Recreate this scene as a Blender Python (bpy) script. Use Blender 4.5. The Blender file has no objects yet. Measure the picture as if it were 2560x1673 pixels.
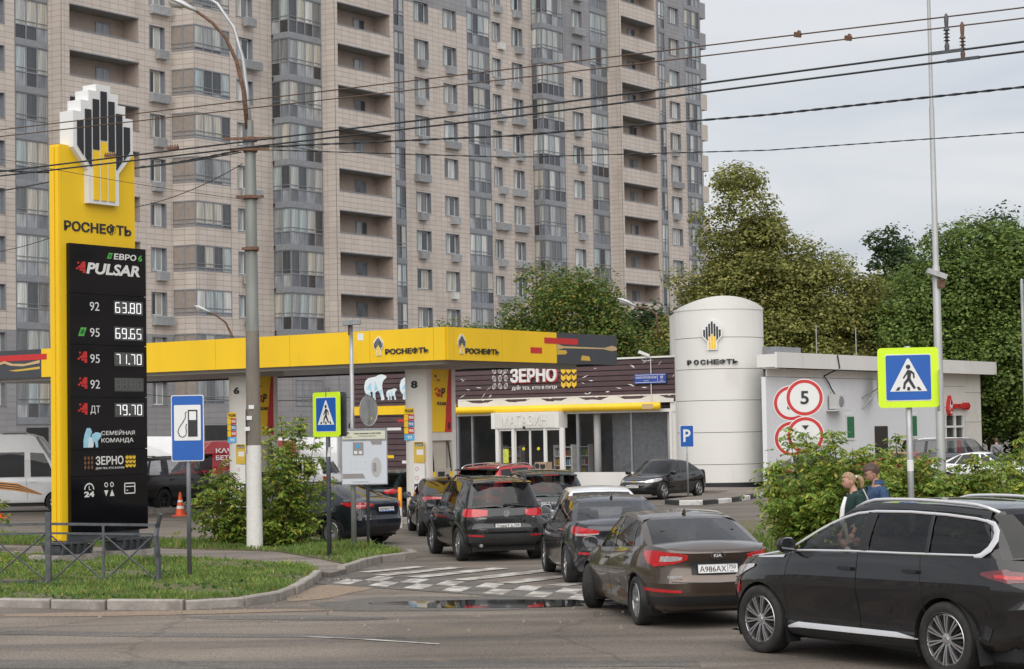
import bpy, bmesh, math, random
from mathutils import Vector, Matrix
RND = random.Random(11)
sc = bpy.context.scene
C = sc.collection
PI = math.pi
rad = math.radians

# ------------------------------------------------------------------ camera
cam = bpy.data.cameras.new('camera')
cam.sensor_width = 36.0
cam.lens = 70.3125
cam.clip_start = 0.5
cam.clip_end = 3000
co = bpy.data.objects.new('camera', cam)
C.objects.link(co)
CAM_H = 2.62
PITCH = math.atan(238.5 / 5000)
ROLL = 0.0175
_f = Vector((0, math.cos(PITCH), math.sin(PITCH)))
_u0 = Vector((0, -math.sin(PITCH), math.cos(PITCH)))
_r0 = Vector((1, 0, 0))
_r = _r0 * math.cos(ROLL) - _u0 * math.sin(ROLL)
_u = _r0 * math.sin(ROLL) + _u0 * math.cos(ROLL)
co.matrix_world = Matrix(((_r.x, _u.x, -_f.x, 0), (_r.y, _u.y, -_f.y, 0), (_r.z, _u.z, -_f.z, CAM_H), (0, 0, 0, 1)))
sc.camera = co

# ------------------------------------------------------------------ sky, sun, exposure
SUN_EL, SUN_AZ = rad(52), rad(190)      # azimuth clockwise from +Y
world = bpy.data.worlds.new('World')
sc.world = world
world.use_nodes = True
nt = world.node_tree
nt.nodes.clear()
def wn(t, **k):
    n = nt.nodes.new(t)
    for a, b in k.items():
        setattr(n, a, b)
    return n
w_out = wn('ShaderNodeOutputWorld')
w_bg = wn('ShaderNodeBackground')
w_bg.inputs['Strength'].default_value = 0.1
w_sky = wn('ShaderNodeTexSky', sky_type='NISHITA', sun_disc=False, sun_elevation=SUN_EL, sun_rotation=SUN_AZ, air_density=1.0, dust_density=3.0)
w_tc = wn('ShaderNodeTexCoord')
w_map = wn('ShaderNodeMapping')
w_map.inputs['Scale'].default_value = (1.0, 1.0, 3.4)
w_no = wn('ShaderNodeTexNoise')
w_no.inputs['Scale'].default_value = 5.0
w_no.inputs['Detail'].default_value = 5
w_no.inputs['Roughness'].default_value = 0.5
w_no.inputs['Distortion'].default_value = 0.5
w_ramp = wn('ShaderNodeValToRGB')
w_ramp.color_ramp.elements[0].position = 0.36
w_ramp.color_ramp.elements[0].color = (3.0, 3.14, 3.42, 1)
w_ramp.color_ramp.elements[1].position = 0.62
w_ramp.color_ramp.elements[1].color = (3.9, 3.92, 3.98, 1)
w_mix = wn('ShaderNodeMix', data_type='RGBA')
w_mix.inputs[0].default_value = 0.88
lk = nt.links.new
lk(w_tc.outputs['Generated'], w_map.inputs['Vector'])
lk(w_map.outputs['Vector'], w_no.inputs['Vector'])
lk(w_no.outputs['Fac'], w_ramp.inputs['Fac'])
lk(w_sky.outputs['Color'], w_mix.inputs[6])
lk(w_ramp.outputs['Color'], w_mix.inputs[7])
lk(w_mix.outputs[2], w_bg.inputs['Color'])
lk(w_bg.outputs['Background'], w_out.inputs['Surface'])

sun = bpy.data.lights.new('sun', 'SUN')
sun.energy = 1.5
sun.angle = rad(95)
sun.color = (1.0, 0.965, 0.91)
so = bpy.data.objects.new('sun', sun)
C.objects.link(so)
_sd = Vector((math.sin(SUN_AZ) * math.cos(SUN_EL), math.cos(SUN_AZ) * math.cos(SUN_EL), math.sin(SUN_EL)))
so.rotation_euler = (-_sd).to_track_quat('-Z', 'Y').to_euler()
so.location = _sd * 60
sc.view_settings.view_transform = 'Standard'
sc.view_settings.look = 'None'
sc.view_settings.exposure = 1.0
sc.view_settings.gamma = 1.0
sc.view_settings.use_curve_mapping = False
sc.cycles.max_bounces = 8
sc.cycles.transparent_max_bounces = 16
sc.cycles.use_denoising = True

# ------------------------------------------------------------------ materials
MATS = {}
def mat(name, col, rough=0.6, metal=0.0, var=0.12, scale=3.0, bump=0.0, bscale=40.0, coat=0.0, spec=0.5, emit=0.0, island=0.0, objrand=0.0, col2=None, detail=4, dirt=None, stretch=None, bdist=0.02):
    if name in MATS:
        return MATS[name]
    m = bpy.data.materials.new(name)
    m.use_nodes = True
    t = m.node_tree
    p = t.nodes['Principled BSDF']
    p.inputs['Roughness'].default_value = rough
    p.inputs['Metallic'].default_value = metal
    p.inputs['Specular IOR Level'].default_value = spec
    p.inputs['Coat Weight'].default_value = coat
    p.inputs['Coat Roughness'].default_value = 0.03
    p.inputs['Coat IOR'].default_value = 1.6
    tc = t.nodes.new('ShaderNodeTexCoord')
    vec = tc.outputs['Object']
    if stretch:
        mp = t.nodes.new('ShaderNodeMapping')
        mp.inputs['Scale'].default_value = stretch
        t.links.new(vec, mp.inputs['Vector'])
        vec = mp.outputs['Vector']
    no = t.nodes.new('ShaderNodeTexNoise')
    no.inputs['Scale'].default_value = scale
    no.inputs['Detail'].default_value = detail
    t.links.new(vec, no.inputs['Vector'])
    ra = t.nodes.new('ShaderNodeValToRGB')
    a = [max(0, c * (1 - var)) for c in col]
    b = [min(1, c * (1 + var)) for c in (col2 or col)]
    ra.color_ramp.elements[0].position = 0.3
    ra.color_ramp.elements[0].color = (*a, 1)
    ra.color_ramp.elements[1].position = 0.7
    ra.color_ramp.elements[1].color = (*b, 1)
    t.links.new(no.outputs['Fac'], ra.inputs['Fac'])
    cur = ra.outputs['Color']
    if island or objrand:
        src = t.nodes.new('ShaderNodeNewGeometry').outputs['Random Per Island'] if island else t.nodes.new('ShaderNodeObjectInfo').outputs['Random']
        k = island or objrand
        mr = t.nodes.new('ShaderNodeMapRange')
        mr.inputs['To Min'].default_value = 1 - k
        mr.inputs['To Max'].default_value = 1 + k
        t.links.new(src, mr.inputs['Value'])
        mx = t.nodes.new('ShaderNodeMix'); mx.data_type = 'RGBA'; mx.blend_type = 'MULTIPLY'
        mx.inputs[0].default_value = 1
        t.links.new(cur, mx.inputs[6]); t.links.new(mr.outputs['Result'], mx.inputs[7])
        cur = mx.outputs[2]
    if dirt:
        dcol, dsc, dpos, damt = dirt
        n2 = t.nodes.new('ShaderNodeTexNoise'); n2.inputs['Scale'].default_value = dsc; n2.inputs['Detail'].default_value = 6
        t.links.new(vec, n2.inputs['Vector'])
        r2 = t.nodes.new('ShaderNodeValToRGB')
        r2.color_ramp.elements[0].position = dpos; r2.color_ramp.elements[0].color = (0, 0, 0, 1)
        r2.color_ramp.elements[1].position = min(1, dpos + 0.18); r2.color_ramp.elements[1].color = (damt, damt, damt, 1)
        t.links.new(n2.outputs['Fac'], r2.inputs['Fac'])
        mx = t.nodes.new('ShaderNodeMix'); mx.data_type = 'RGBA'
        t.links.new(r2.outputs['Color'], mx.inputs[0]); t.links.new(cur, mx.inputs[6])
        mx.inputs[7].default_value = (*dcol, 1)
        cur = mx.outputs[2]
    t.links.new(cur, p.inputs['Base Color'])
    if bump:
        nb = t.nodes.new('ShaderNodeTexNoise'); nb.inputs['Scale'].default_value = bscale; nb.inputs['Detail'].default_value = 5
        t.links.new(vec, nb.inputs['Vector'])
        bp = t.nodes.new('ShaderNodeBump'); bp.inputs['Strength'].default_value = bump; bp.inputs['Distance'].default_value = bdist
        t.links.new(nb.outputs['Fac'], bp.inputs['Height']); t.links.new(bp.outputs['Normal'], p.inputs['Normal'])
    if emit:
        t.links.new(cur, p.inputs['Emission Color'])
        p.inputs['Emission Strength'].default_value = emit
    MATS[name] = m
    return m

def glass_mat(name, tint=(0.03, 0.035, 0.04), clear=0.25, rough=0.02, refl=1.5):
    if name in MATS:
        return MATS[name]
    m = bpy.data.materials.new(name); m.use_nodes = True
    t = m.node_tree; t.nodes.clear()
    o = t.nodes.new('ShaderNodeOutputMaterial')
    tr = t.nodes.new('ShaderNodeBsdfTransparent'); tr.inputs['Color'].default_value = (clear, clear, clear * 1.02, 1)
    df = t.nodes.new('ShaderNodeBsdfDiffuse'); df.inputs['Color'].default_value = (*tint, 1)
    m1 = t.nodes.new('ShaderNodeMixShader'); m1.inputs[0].default_value = 0.10
    t.links.new(tr.outputs[0], m1.inputs[1]); t.links.new(df.outputs[0], m1.inputs[2])
    gl = t.nodes.new('ShaderNodeBsdfGlossy'); gl.inputs['Roughness'].default_value = rough
    lw = t.nodes.new('ShaderNodeLayerWeight'); lw.inputs['Blend'].default_value = 0.5
    pw = t.nodes.new('ShaderNodeMath'); pw.operation = 'POWER'; pw.inputs[1].default_value = 4.0
    t.links.new(lw.outputs['Facing'], pw.inputs[0])
    fr = t.nodes.new('ShaderNodeMapRange'); f0 = ((refl - 1) / (refl + 1)) ** 2
    fr.inputs['To Min'].default_value = f0; fr.inputs['To Max'].default_value = 1.0
    t.links.new(pw.outputs[0], fr.inputs['Value'])
    m2 = t.nodes.new('ShaderNodeMixShader')
    t.links.new(fr.outputs[0], m2.inputs[0]); t.links.new(m1.outputs[0], m2.inputs[1]); t.links.new(gl.outputs[0], m2.inputs[2])
    t.links.new(m2.outputs[0], o.inputs['Surface'])
    MATS[name] = m
    return m

def leaf_mat(name, c1, c2, c3):
    m = bpy.data.materials.new(name); m.use_nodes = True
    t = m.node_tree; p = t.nodes['Principled BSDF']
    ge = t.nodes.new('ShaderNodeNewGeometry')
    ra = t.nodes.new('ShaderNodeValToRGB')
    e = ra.color_ramp.elements
    e[0].position = 0.0; e[0].color = (*c1, 1)
    e[1].position = 0.6; e[1].color = (*c2, 1)
    x = e.new(1.0); x.color = (*c3, 1)
    t.links.new(ge.outputs['Random Per Island'], ra.inputs['Fac'])
    no = t.nodes.new('ShaderNodeTexNoise'); no.inputs['Scale'].default_value = 0.9; no.inputs['Detail'].default_value = 2
    tc = t.nodes.new('ShaderNodeTexCoord'); t.links.new(tc.outputs['Object'], no.inputs['Vector'])
    mr = t.nodes.new('ShaderNodeMapRange'); mr.inputs['From Min'].default_value = 0.3; mr.inputs['From Max'].default_value = 0.7
    mr.inputs['To Min'].default_value = 0.7; mr.inputs['To Max'].default_value = 1.3
    t.links.new(no.outputs['Fac'], mr.inputs['Value'])
    mx = t.nodes.new('ShaderNodeMix'); mx.data_type = 'RGBA'; mx.blend_type = 'MULTIPLY'; mx.inputs[0].default_value = 1
    t.links.new(ra.outputs['Color'], mx.inputs[6]); t.links.new(mr.outputs['Result'], mx.inputs[7])
    t.links.new(mx.outputs[2], p.inputs['Base Color'])
    p.inputs['Roughness'].default_value = 0.55
    p.inputs['Specular IOR Level'].default_value = 0.3
    tl = t.nodes.new('ShaderNodeBsdfTranslucent'); t.links.new(mx.outputs[2], tl.inputs['Color'])
    ms = t.nodes.new('ShaderNodeMixShader'); ms.inputs[0].default_value = 0.35
    t.links.new(p.outputs[0], ms.inputs[1]); t.links.new(tl.outputs[0], ms.inputs[2])
    t.links.new(ms.outputs[0], t.nodes['Material Output'].inputs['Surface'])
    return m

# ------------------------------------------------------------------ objects
def tag(o, label=None, cat=None, group=None, kind=None):
    if label: o['label'] = label
    if cat: o['category'] = cat
    if group: o['group'] = group
    if kind: o['kind'] = kind
    return o

def empty(name, loc=(0, 0, 0), rz=0.0, label=None, cat=None, group=None):
    o = bpy.data.objects.new(name, None)
    o.empty_display_size = 0.3
    C.objects.link(o)
    o.location = loc
    o.rotation_euler = (0, 0, rz)
    return tag(o, label, cat, group)

def link(name, me, m, parent=None, loc=None, rot=None):
    o = bpy.data.objects.new(name, me)
    C.objects.link(o)
    if m is not None and not me.materials:
        for q in (m if isinstance(m, (list, tuple)) else [m]):
            me.materials.append(q)
    if parent: o.parent = parent
    if loc is not None: o.location = loc
    if rot is not None: o.rotation_euler = rot
    return o

def copy_tree(o, parent=None):
    c = o.copy(); C.objects.link(c); c.parent = parent
    for ch in o.children:
        copy_tree(ch, c)
    return c

class MB:
    """collects faces of ONE part"""
    def __init__(s, M=None):
        s.v = []; s.f = []; s.mi = []; s.M = M; s.m = 0
    def add(s, vs, fs):
        n = len(s.v)
        if s.M is not None: vs = [s.M @ Vector(p) for p in vs]
        s.v += [tuple(p) for p in vs]
        s.f += [tuple(i + n for i in q) for q in fs]
        s.mi += [s.m] * len(fs)
        return s
    def box(s, c, d, rz=0.0, R=None, taper=1.0):
        x, y, z = d[0] / 2, d[1] / 2, d[2] / 2
        vs = [Vector((sx * x * (taper if sz > 0 else 1), sy * y * (taper if sz > 0 else 1), sz * z)) for sz in (-1, 1) for sx, sy in ((-1, -1), (1, -1), (1, 1), (-1, 1))]
        if rz: R = Matrix.Rotation(rz, 3, 'Z')
        if R is not None: vs = [R @ p for p in vs]
        vs = [p + Vector(c) for p in vs]
        return s.add(vs, [(3, 2, 1, 0), (4, 5, 6, 7), (0, 1, 5, 4), (1, 2, 6, 5), (2, 3, 7, 6), (3, 0, 4, 7)])
    def bb(s, x0, x1, y0, y1, z0, z1):
        return s.box(((x0 + x1) / 2, (y0 + y1) / 2, (z0 + z1) / 2), (x1 - x0, y1 - y0, z1 - z0))
    def quad(s, a, b, c, d):
        return s.add([a, b, c, d], [(0, 1, 2, 3)])
    def prism(s, pts, y0, y1, plane='xz'):
        """polygon (counter-clockwise seen from -y) pulled from y0 (front) to y1"""
        n = len(pts)
        if plane == 'xz':
            vs = [(a, y0, b) for a, b in pts] + [(a, y1, b) for a, b in pts]
        else:
            vs = [(a, b, y1) for a, b in pts] + [(a, b, y0) for a, b in pts]
        fs = [tuple(range(n)), tuple(reversed(range(n, 2 * n)))] + [(i, i + n, (i + 1) % n + n, (i + 1) % n) for i in range(n)]
        return s.add(vs, fs)
    def tube(s, path, r, n=8, cap=True):
        path = [Vector(p) for p in path]
        rs = r if isinstance(r, (list, tuple)) else [r] * len(path)
        vs = []; fs = []
        pa = None
        for i, p in enumerate(path):
            t = (path[min(i + 1, len(path) - 1)] - path[max(i - 1, 0)]).normalized()
            if pa is None:
                a = t.orthogonal().normalized()
            else:
                a = (pa - t * pa.dot(t)).normalized()
            pa = a
            b = t.cross(a)
            for k in range(n):
                th = 2 * PI * k / n
                vs.append(p + (a * math.cos(th) + b * math.sin(th)) * rs[i])
        for i in range(len(path) - 1):
            for k in range(n):
                fs.append((i * n + k, i * n + (k + 1) % n, (i + 1) * n + (k + 1) % n, (i + 1) * n + k))
        if cap:
            fs.append(tuple(reversed(range(n)))); fs.append(tuple(range((len(path) - 1) * n, len(path) * n)))
        return s.add(vs, fs)
    def lathe(s, prof, n=24, axis='z', c=(0, 0, 0), a0=0, a1=2 * PI):
        full = abs(a1 - a0 - 2 * PI) < 1e-6
        k = n if full else n + 1
        vs = []; fs = []
        for r, h in prof:
            for i in range(k):
                th = a0 + (a1 - a0) * i / n
                q = (r * math.cos(th), r * math.sin(th), h)
                if axis == 'y': q = (r * math.cos(th), h, r * math.sin(th))
                if axis == 'x': q = (h, r * math.cos(th), r * math.sin(th))
                vs.append((q[0] + c[0], q[1] + c[1], q[2] + c[2]))
        for j in range(len(prof) - 1):
            for i in range(n):
                i2 = (i + 1) % k
                fs.append((j * k + i, j * k + i2, (j + 1) * k + i2, (j + 1) * k + i))
        return s.add(vs, fs)
    def mesh(s, name='m', smooth=False, weld=0.0, angle=None, fixn=False):
        me = bpy.data.meshes.new(name)
        me.from_pydata(s.v, [], s.f)
        me.polygons.foreach_set('material_index', s.mi)
        if weld or fixn:
            bm = bmesh.new(); bm.from_mesh(me)
            if weld: bmesh.ops.remove_doubles(bm, verts=bm.verts, dist=weld)
            if fixn: bmesh.ops.recalc_face_normals(bm, faces=bm.faces)
            bm.to_mesh(me); bm.free()
        if smooth:
            me.polygons.foreach_set('use_smooth', [True] * len(me.polygons))
            if angle is not None:
                me.set_sharp_from_angle(angle=angle)
        me.update()
        return me
    def build(s, name, m, parent=None, smooth=False, weld=0.0, angle=None, loc=None, rot=None, fixn=False):
        return link(name, s.mesh(name, smooth, weld, angle, fixn), m, parent, loc, rot)

TXT = {}
def text(body, m, parent, loc, size=1.0, R=None, bold=0.0, width=None, height=None, ext=0.002, shear=0.0, align='CENTER', name='lettering', dx=None):
    """flat letters: local x right, z up, facing -y; width/height fix the outer size (metres)"""
    key = (body, bold, shear, ext, size)
    if key not in TXT:
        cu = bpy.data.curves.new('t', 'FONT'); cu.body = body; cu.size = size; cu.resolution_u = 3
        cu.offset = bold * size; cu.extrude = ext; cu.shear = shear
        ob = bpy.data.objects.new('t', cu); C.objects.link(ob)
        dg = bpy.context.evaluated_depsgraph_get()
        me = bpy.data.meshes.new_from_object(ob.evaluated_get(dg))
        vs = [v.co.copy() for v in me.vertices]; fs = [tuple(p.vertices) for p in me.polygons]
        bpy.data.objects.remove(ob); bpy.data.curves.remove(cu); bpy.data.meshes.remove(me)
        TXT[key] = (vs, fs)
    vs, fs = TXT[key]
    x0 = min(v.x for v in vs); x1 = max(v.x for v in vs); y0 = min(v.y for v in vs); y1 = max(v.y for v in vs)
    kx = width / (x1 - x0) if width else 1.0
    ky = height / (y1 - y0) if height else (kx if width else 1.0)
    if height and not width: kx = ky
    ox = {'CENTER': (x0 + x1) / 2, 'LEFT': x0, 'RIGHT': x1}[align]
    oy = (y0 + y1) / 2
    b = MB()
    b.add([((v.x - ox) * kx, -v.z, (v.y - oy) * ky) for v in vs], fs)
    o = b.build(name, m, parent)
    L = Matrix.Translation(loc)
    if R is not None: L = L @ R.to_4x4()
    o.matrix_local = L
    return o

def Rz(a): return Matrix.Rotation(a, 3, 'Z')
def Rx(a): return Matrix.Rotation(a, 3, 'X')
def Ry(a): return Matrix.Rotation(a, 3, 'Y')

def curve1(pts, x):
    """smooth interpolation through (x, value) points"""
    if x <= pts[0][0]: return pts[0][1]
    if x >= pts[-1][0]: return pts[-1][1]
    for i in range(len(pts) - 1):
        if x <= pts[i + 1][0]:
            x0, y0 = pts[i]; x1, y1 = pts[i + 1]
            d = (y1 - y0) / (x1 - x0)
            def sl(j):
                if j <= 0: return (pts[1][1] - pts[0][1]) / (pts[1][0] - pts[0][0])
                if j >= len(pts) - 1: return (pts[-1][1] - pts[-2][1]) / (pts[-1][0] - pts[-2][0])
                a = (pts[j][1] - pts[j - 1][1]) / (pts[j][0] - pts[j - 1][0]); b = (pts[j + 1][1] - pts[j][1]) / (pts[j + 1][0] - pts[j][0])
                return 0 if a * b <= 0 else 2 * a * b / (a + b)
            m0, m1 = sl(i), sl(i + 1)
            h = x1 - x0; t = (x - x0) / h
            return (2 * t ** 3 - 3 * t * t + 1) * y0 + (t ** 3 - 2 * t * t + t) * h * m0 + (-2 * t ** 3 + 3 * t * t) * y1 + (t ** 3 - t * t) * h * m1

def lerp(a, b, t): return a + (b - a) * t

white_paint = mat('white_paint', (0.78, 0.78, 0.77), 0.5, var=0.04)
black_plastic = mat('black_plastic', (0.018, 0.018, 0.019), 0.5, var=0.2)
dark_grey_metal = mat('dark_grey_metal', (0.075, 0.08, 0.09), 0.5, 0.2, var=0.25, scale=8, bump=0.1)
steel = mat('steel', (0.36, 0.37, 0.38), 0.42, 0.7, var=0.15, scale=6)
grey_paint = mat('grey_paint', (0.25, 0.26, 0.27), 0.5, 0.1, var=0.2, scale=7)
chrome = mat('chrome', (0.72, 0.72, 0.73), 0.14, 1.0, var=0.03)
rubber = mat('rubber', (0.022, 0.021, 0.02), 0.8, var=0.35, scale=14)

# ------------------------------------------------------------------ vehicles
car_glass = glass_mat('car_glass', (0.02, 0.022, 0.026), 0.12, 0.015, 1.6)
car_glass_clear = glass_mat('car_glass_clear', (0.05, 0.06, 0.06), 0.66, 0.01, 1.55)
car_glass_mid = glass_mat('car_glass_mid', (0.03, 0.034, 0.036), 0.40, 0.012, 1.6)
seat_mat = mat('seat_fabric', (0.03, 0.03, 0.032), 0.9, var=0.2)
red_lamp = mat('red_lamp', (0.42, 0.008, 0.012), 0.14, 0.0, var=0.35, scale=22, coat=1.0, emit=0.10, stretch=(1, 1, 3))
dark_red_lamp = mat('dark_red_lamp', (0.12, 0.006, 0.01), 0.12, var=0.3, scale=18, coat=1.0)
clear_lamp = mat('clear_lamp', (0.52, 0.5, 0.5), 0.12, 0.3, var=0.3, scale=26, coat=1.0)
plate_white = mat('plate_white', (0.72, 0.72, 0.71), 0.45, var=0.03)
plate_black = mat('plate_black', (0.012, 0.012, 0.013), 0.5, var=0.05)
rim_silver = mat('rim_silver', (0.55, 0.55, 0.56), 0.28, 0.85, var=0.1)
rim_dark = mat('rim_dark', (0.02, 0.02, 0.021), 0.35, 0.4, var=0.2)
mirror_dark = mat('mirror_glass_dark', (.16, .17, .18), .05, 1.0, var=.1)
badge_silver = mat('badge_silver', (.62, .62, .63), .3, .2, var=.03)
disc_mat = mat('brake_disc', (0.05, 0.05, 0.052), 0.5, 0.5, var=0.3)

def paint(name, col, metal=0.0, rough=0.4, dust=0.018):
    return mat(name, col, rough, metal, var=0.08, scale=1.3, coat=1.0, spec=0.08, dirt=((0.16, 0.14, 0.12), 2.2, 0.55, dust))
black_paint = paint('black_car_paint', (0.009, 0.009, 0.010))
navy_paint = paint('navy_black_car_paint', (0.014, 0.017, 0.024))
green_paint = paint('dark_green_car_paint', (0.010, 0.022, 0.024))
grey_car_paint = paint('dark_grey_car_paint', (0.026, 0.029, 0.035), 0.5)
brown_paint = paint('brown_car_paint', (0.098, 0.071, 0.056), 0.7, 0.34)
red_paint = paint('red_car_paint', (0.42, 0.015, 0.02), 0.1)
dkred_paint = paint('van_red_paint', (0.34, 0.02, 0.025), 0.0)
white_car_paint = paint('white_car_paint', (0.72, 0.73, 0.74), 0.0, 0.35, 0.1)

WHEELS = {}
def wheel_meshes(R, w, rr, style):
    key = (R, w, rr, style)
    if key in WHEELS: return WHEELS[key]
    h = w / 2
    t = MB()
    t.lathe([(rr - .012, -h * .80), (rr + .02, -h * .93), (lerp(rr, R, .5), -h), (R - .025, -h * .93), (R - .004, -h * .76), (R, -h * .3), (R, h * .3), (R - .004, h * .76), (R - .025, h * .93), (lerp(rr, R, .5), h), (rr + .02, h * .93), (rr - .012, h * .80)], 40, 'y')
    tm = t.mesh('tyre', True, angle=rad(50)); tm.materials.append(rubber)
    d = MB()
    d.lathe([(0.0, h * .35), (rr * .62, h * .35), (rr * .62, h * .2), (rr * .98, h * .1), (rr * .98, -h * .7)], 28, 'y')
    dm = d.mesh('disc', False); dm.materials.append(disc_mat)
    b = MB()
    y = h * .72
    b.lathe([(rr - .002, y + .022), (rr + .006, y + .012), (rr - .004, y - .004), (rr - .022, y + .004), (rr - .03, y - .04), (rr - .02, -h * .8)], 40, 'y')
    def spoke(a, w0, w1, r0, r1, m=0, lift=0.0):
        b.m = m
        ca, sa = math.cos(a), math.sin(a)
        vs = []
        for r, ww, yy, th in ((r0, w0, y - .012 + lift, .03), ((r0 + r1) / 2, (w0 + w1) / 2, y + .002 + lift, .03), (r1, w1, y + .004 + lift, .035)):
            for sx in (-1, 1):
                for q in (0, -th):
                    vs.append((r * ca - sx * ww / 2 * sa, yy + q, r * sa + sx * ww / 2 * ca))
        fs = []
        for i in (0, 4):
            fs += [(i, i + 4, i + 6, i + 2), (i + 1, i + 3, i + 7, i + 5), (i, i + 1, i + 5, i + 4), (i + 2, i + 6, i + 7, i + 3)]
        b.add(vs, fs)
        b.m = 0
    if style == 'twin':
        for k in range(10):
            a = 2 * PI * k / 10
            for q in (-.085, .085):
                spoke(a + q, .011, .019, rr * .2, rr * .97, 0, .006)
            spoke(a + PI / 10, .012, .02, rr * .2, rr * .96, 1, -.012)
    elif style == 'five':
        for k in range(5):
            a = 2 * PI * k / 5 + .3
            for q in (-.13, .13): spoke(a + q, .045, .05, rr * .16, rr * .97)
            spoke(a, .05, .03, rr * .2, rr * .8, 1, -.008)
    elif style == 'ten':
        for k in range(10): spoke(2 * PI * k / 10, .05, .045, rr * .16, rr * .97)
    elif style == 'cover':
        for k in range(12):
            spoke(2 * PI * k / 12, .05, .098, rr * .24, rr * .97)
    elif style == 'dark':
        for k in range(6): spoke(2 * PI * k / 6, .07, .06, rr * .16, rr * .97, 1)
    else:
        for k in range(8): spoke(2 * PI * k / 8, .05, .06, rr * .16, rr * .97)
    b.lathe([(0.0, y + .004), (.03, y + .004), (.034, y - .004), (rr * .24, y - .01), (rr * .26, y - .05)], 24, 'y')
    rm = b.mesh('rim', True, angle=rad(35))
    mats = [rim_dark, rim_dark] if style == 'dark' else [rim_silver, rim_dark]
    for q in mats: rm.materials.append(q)
    WHEELS[key] = (tm, dm, rm)
    return WHEELS[key]

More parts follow.
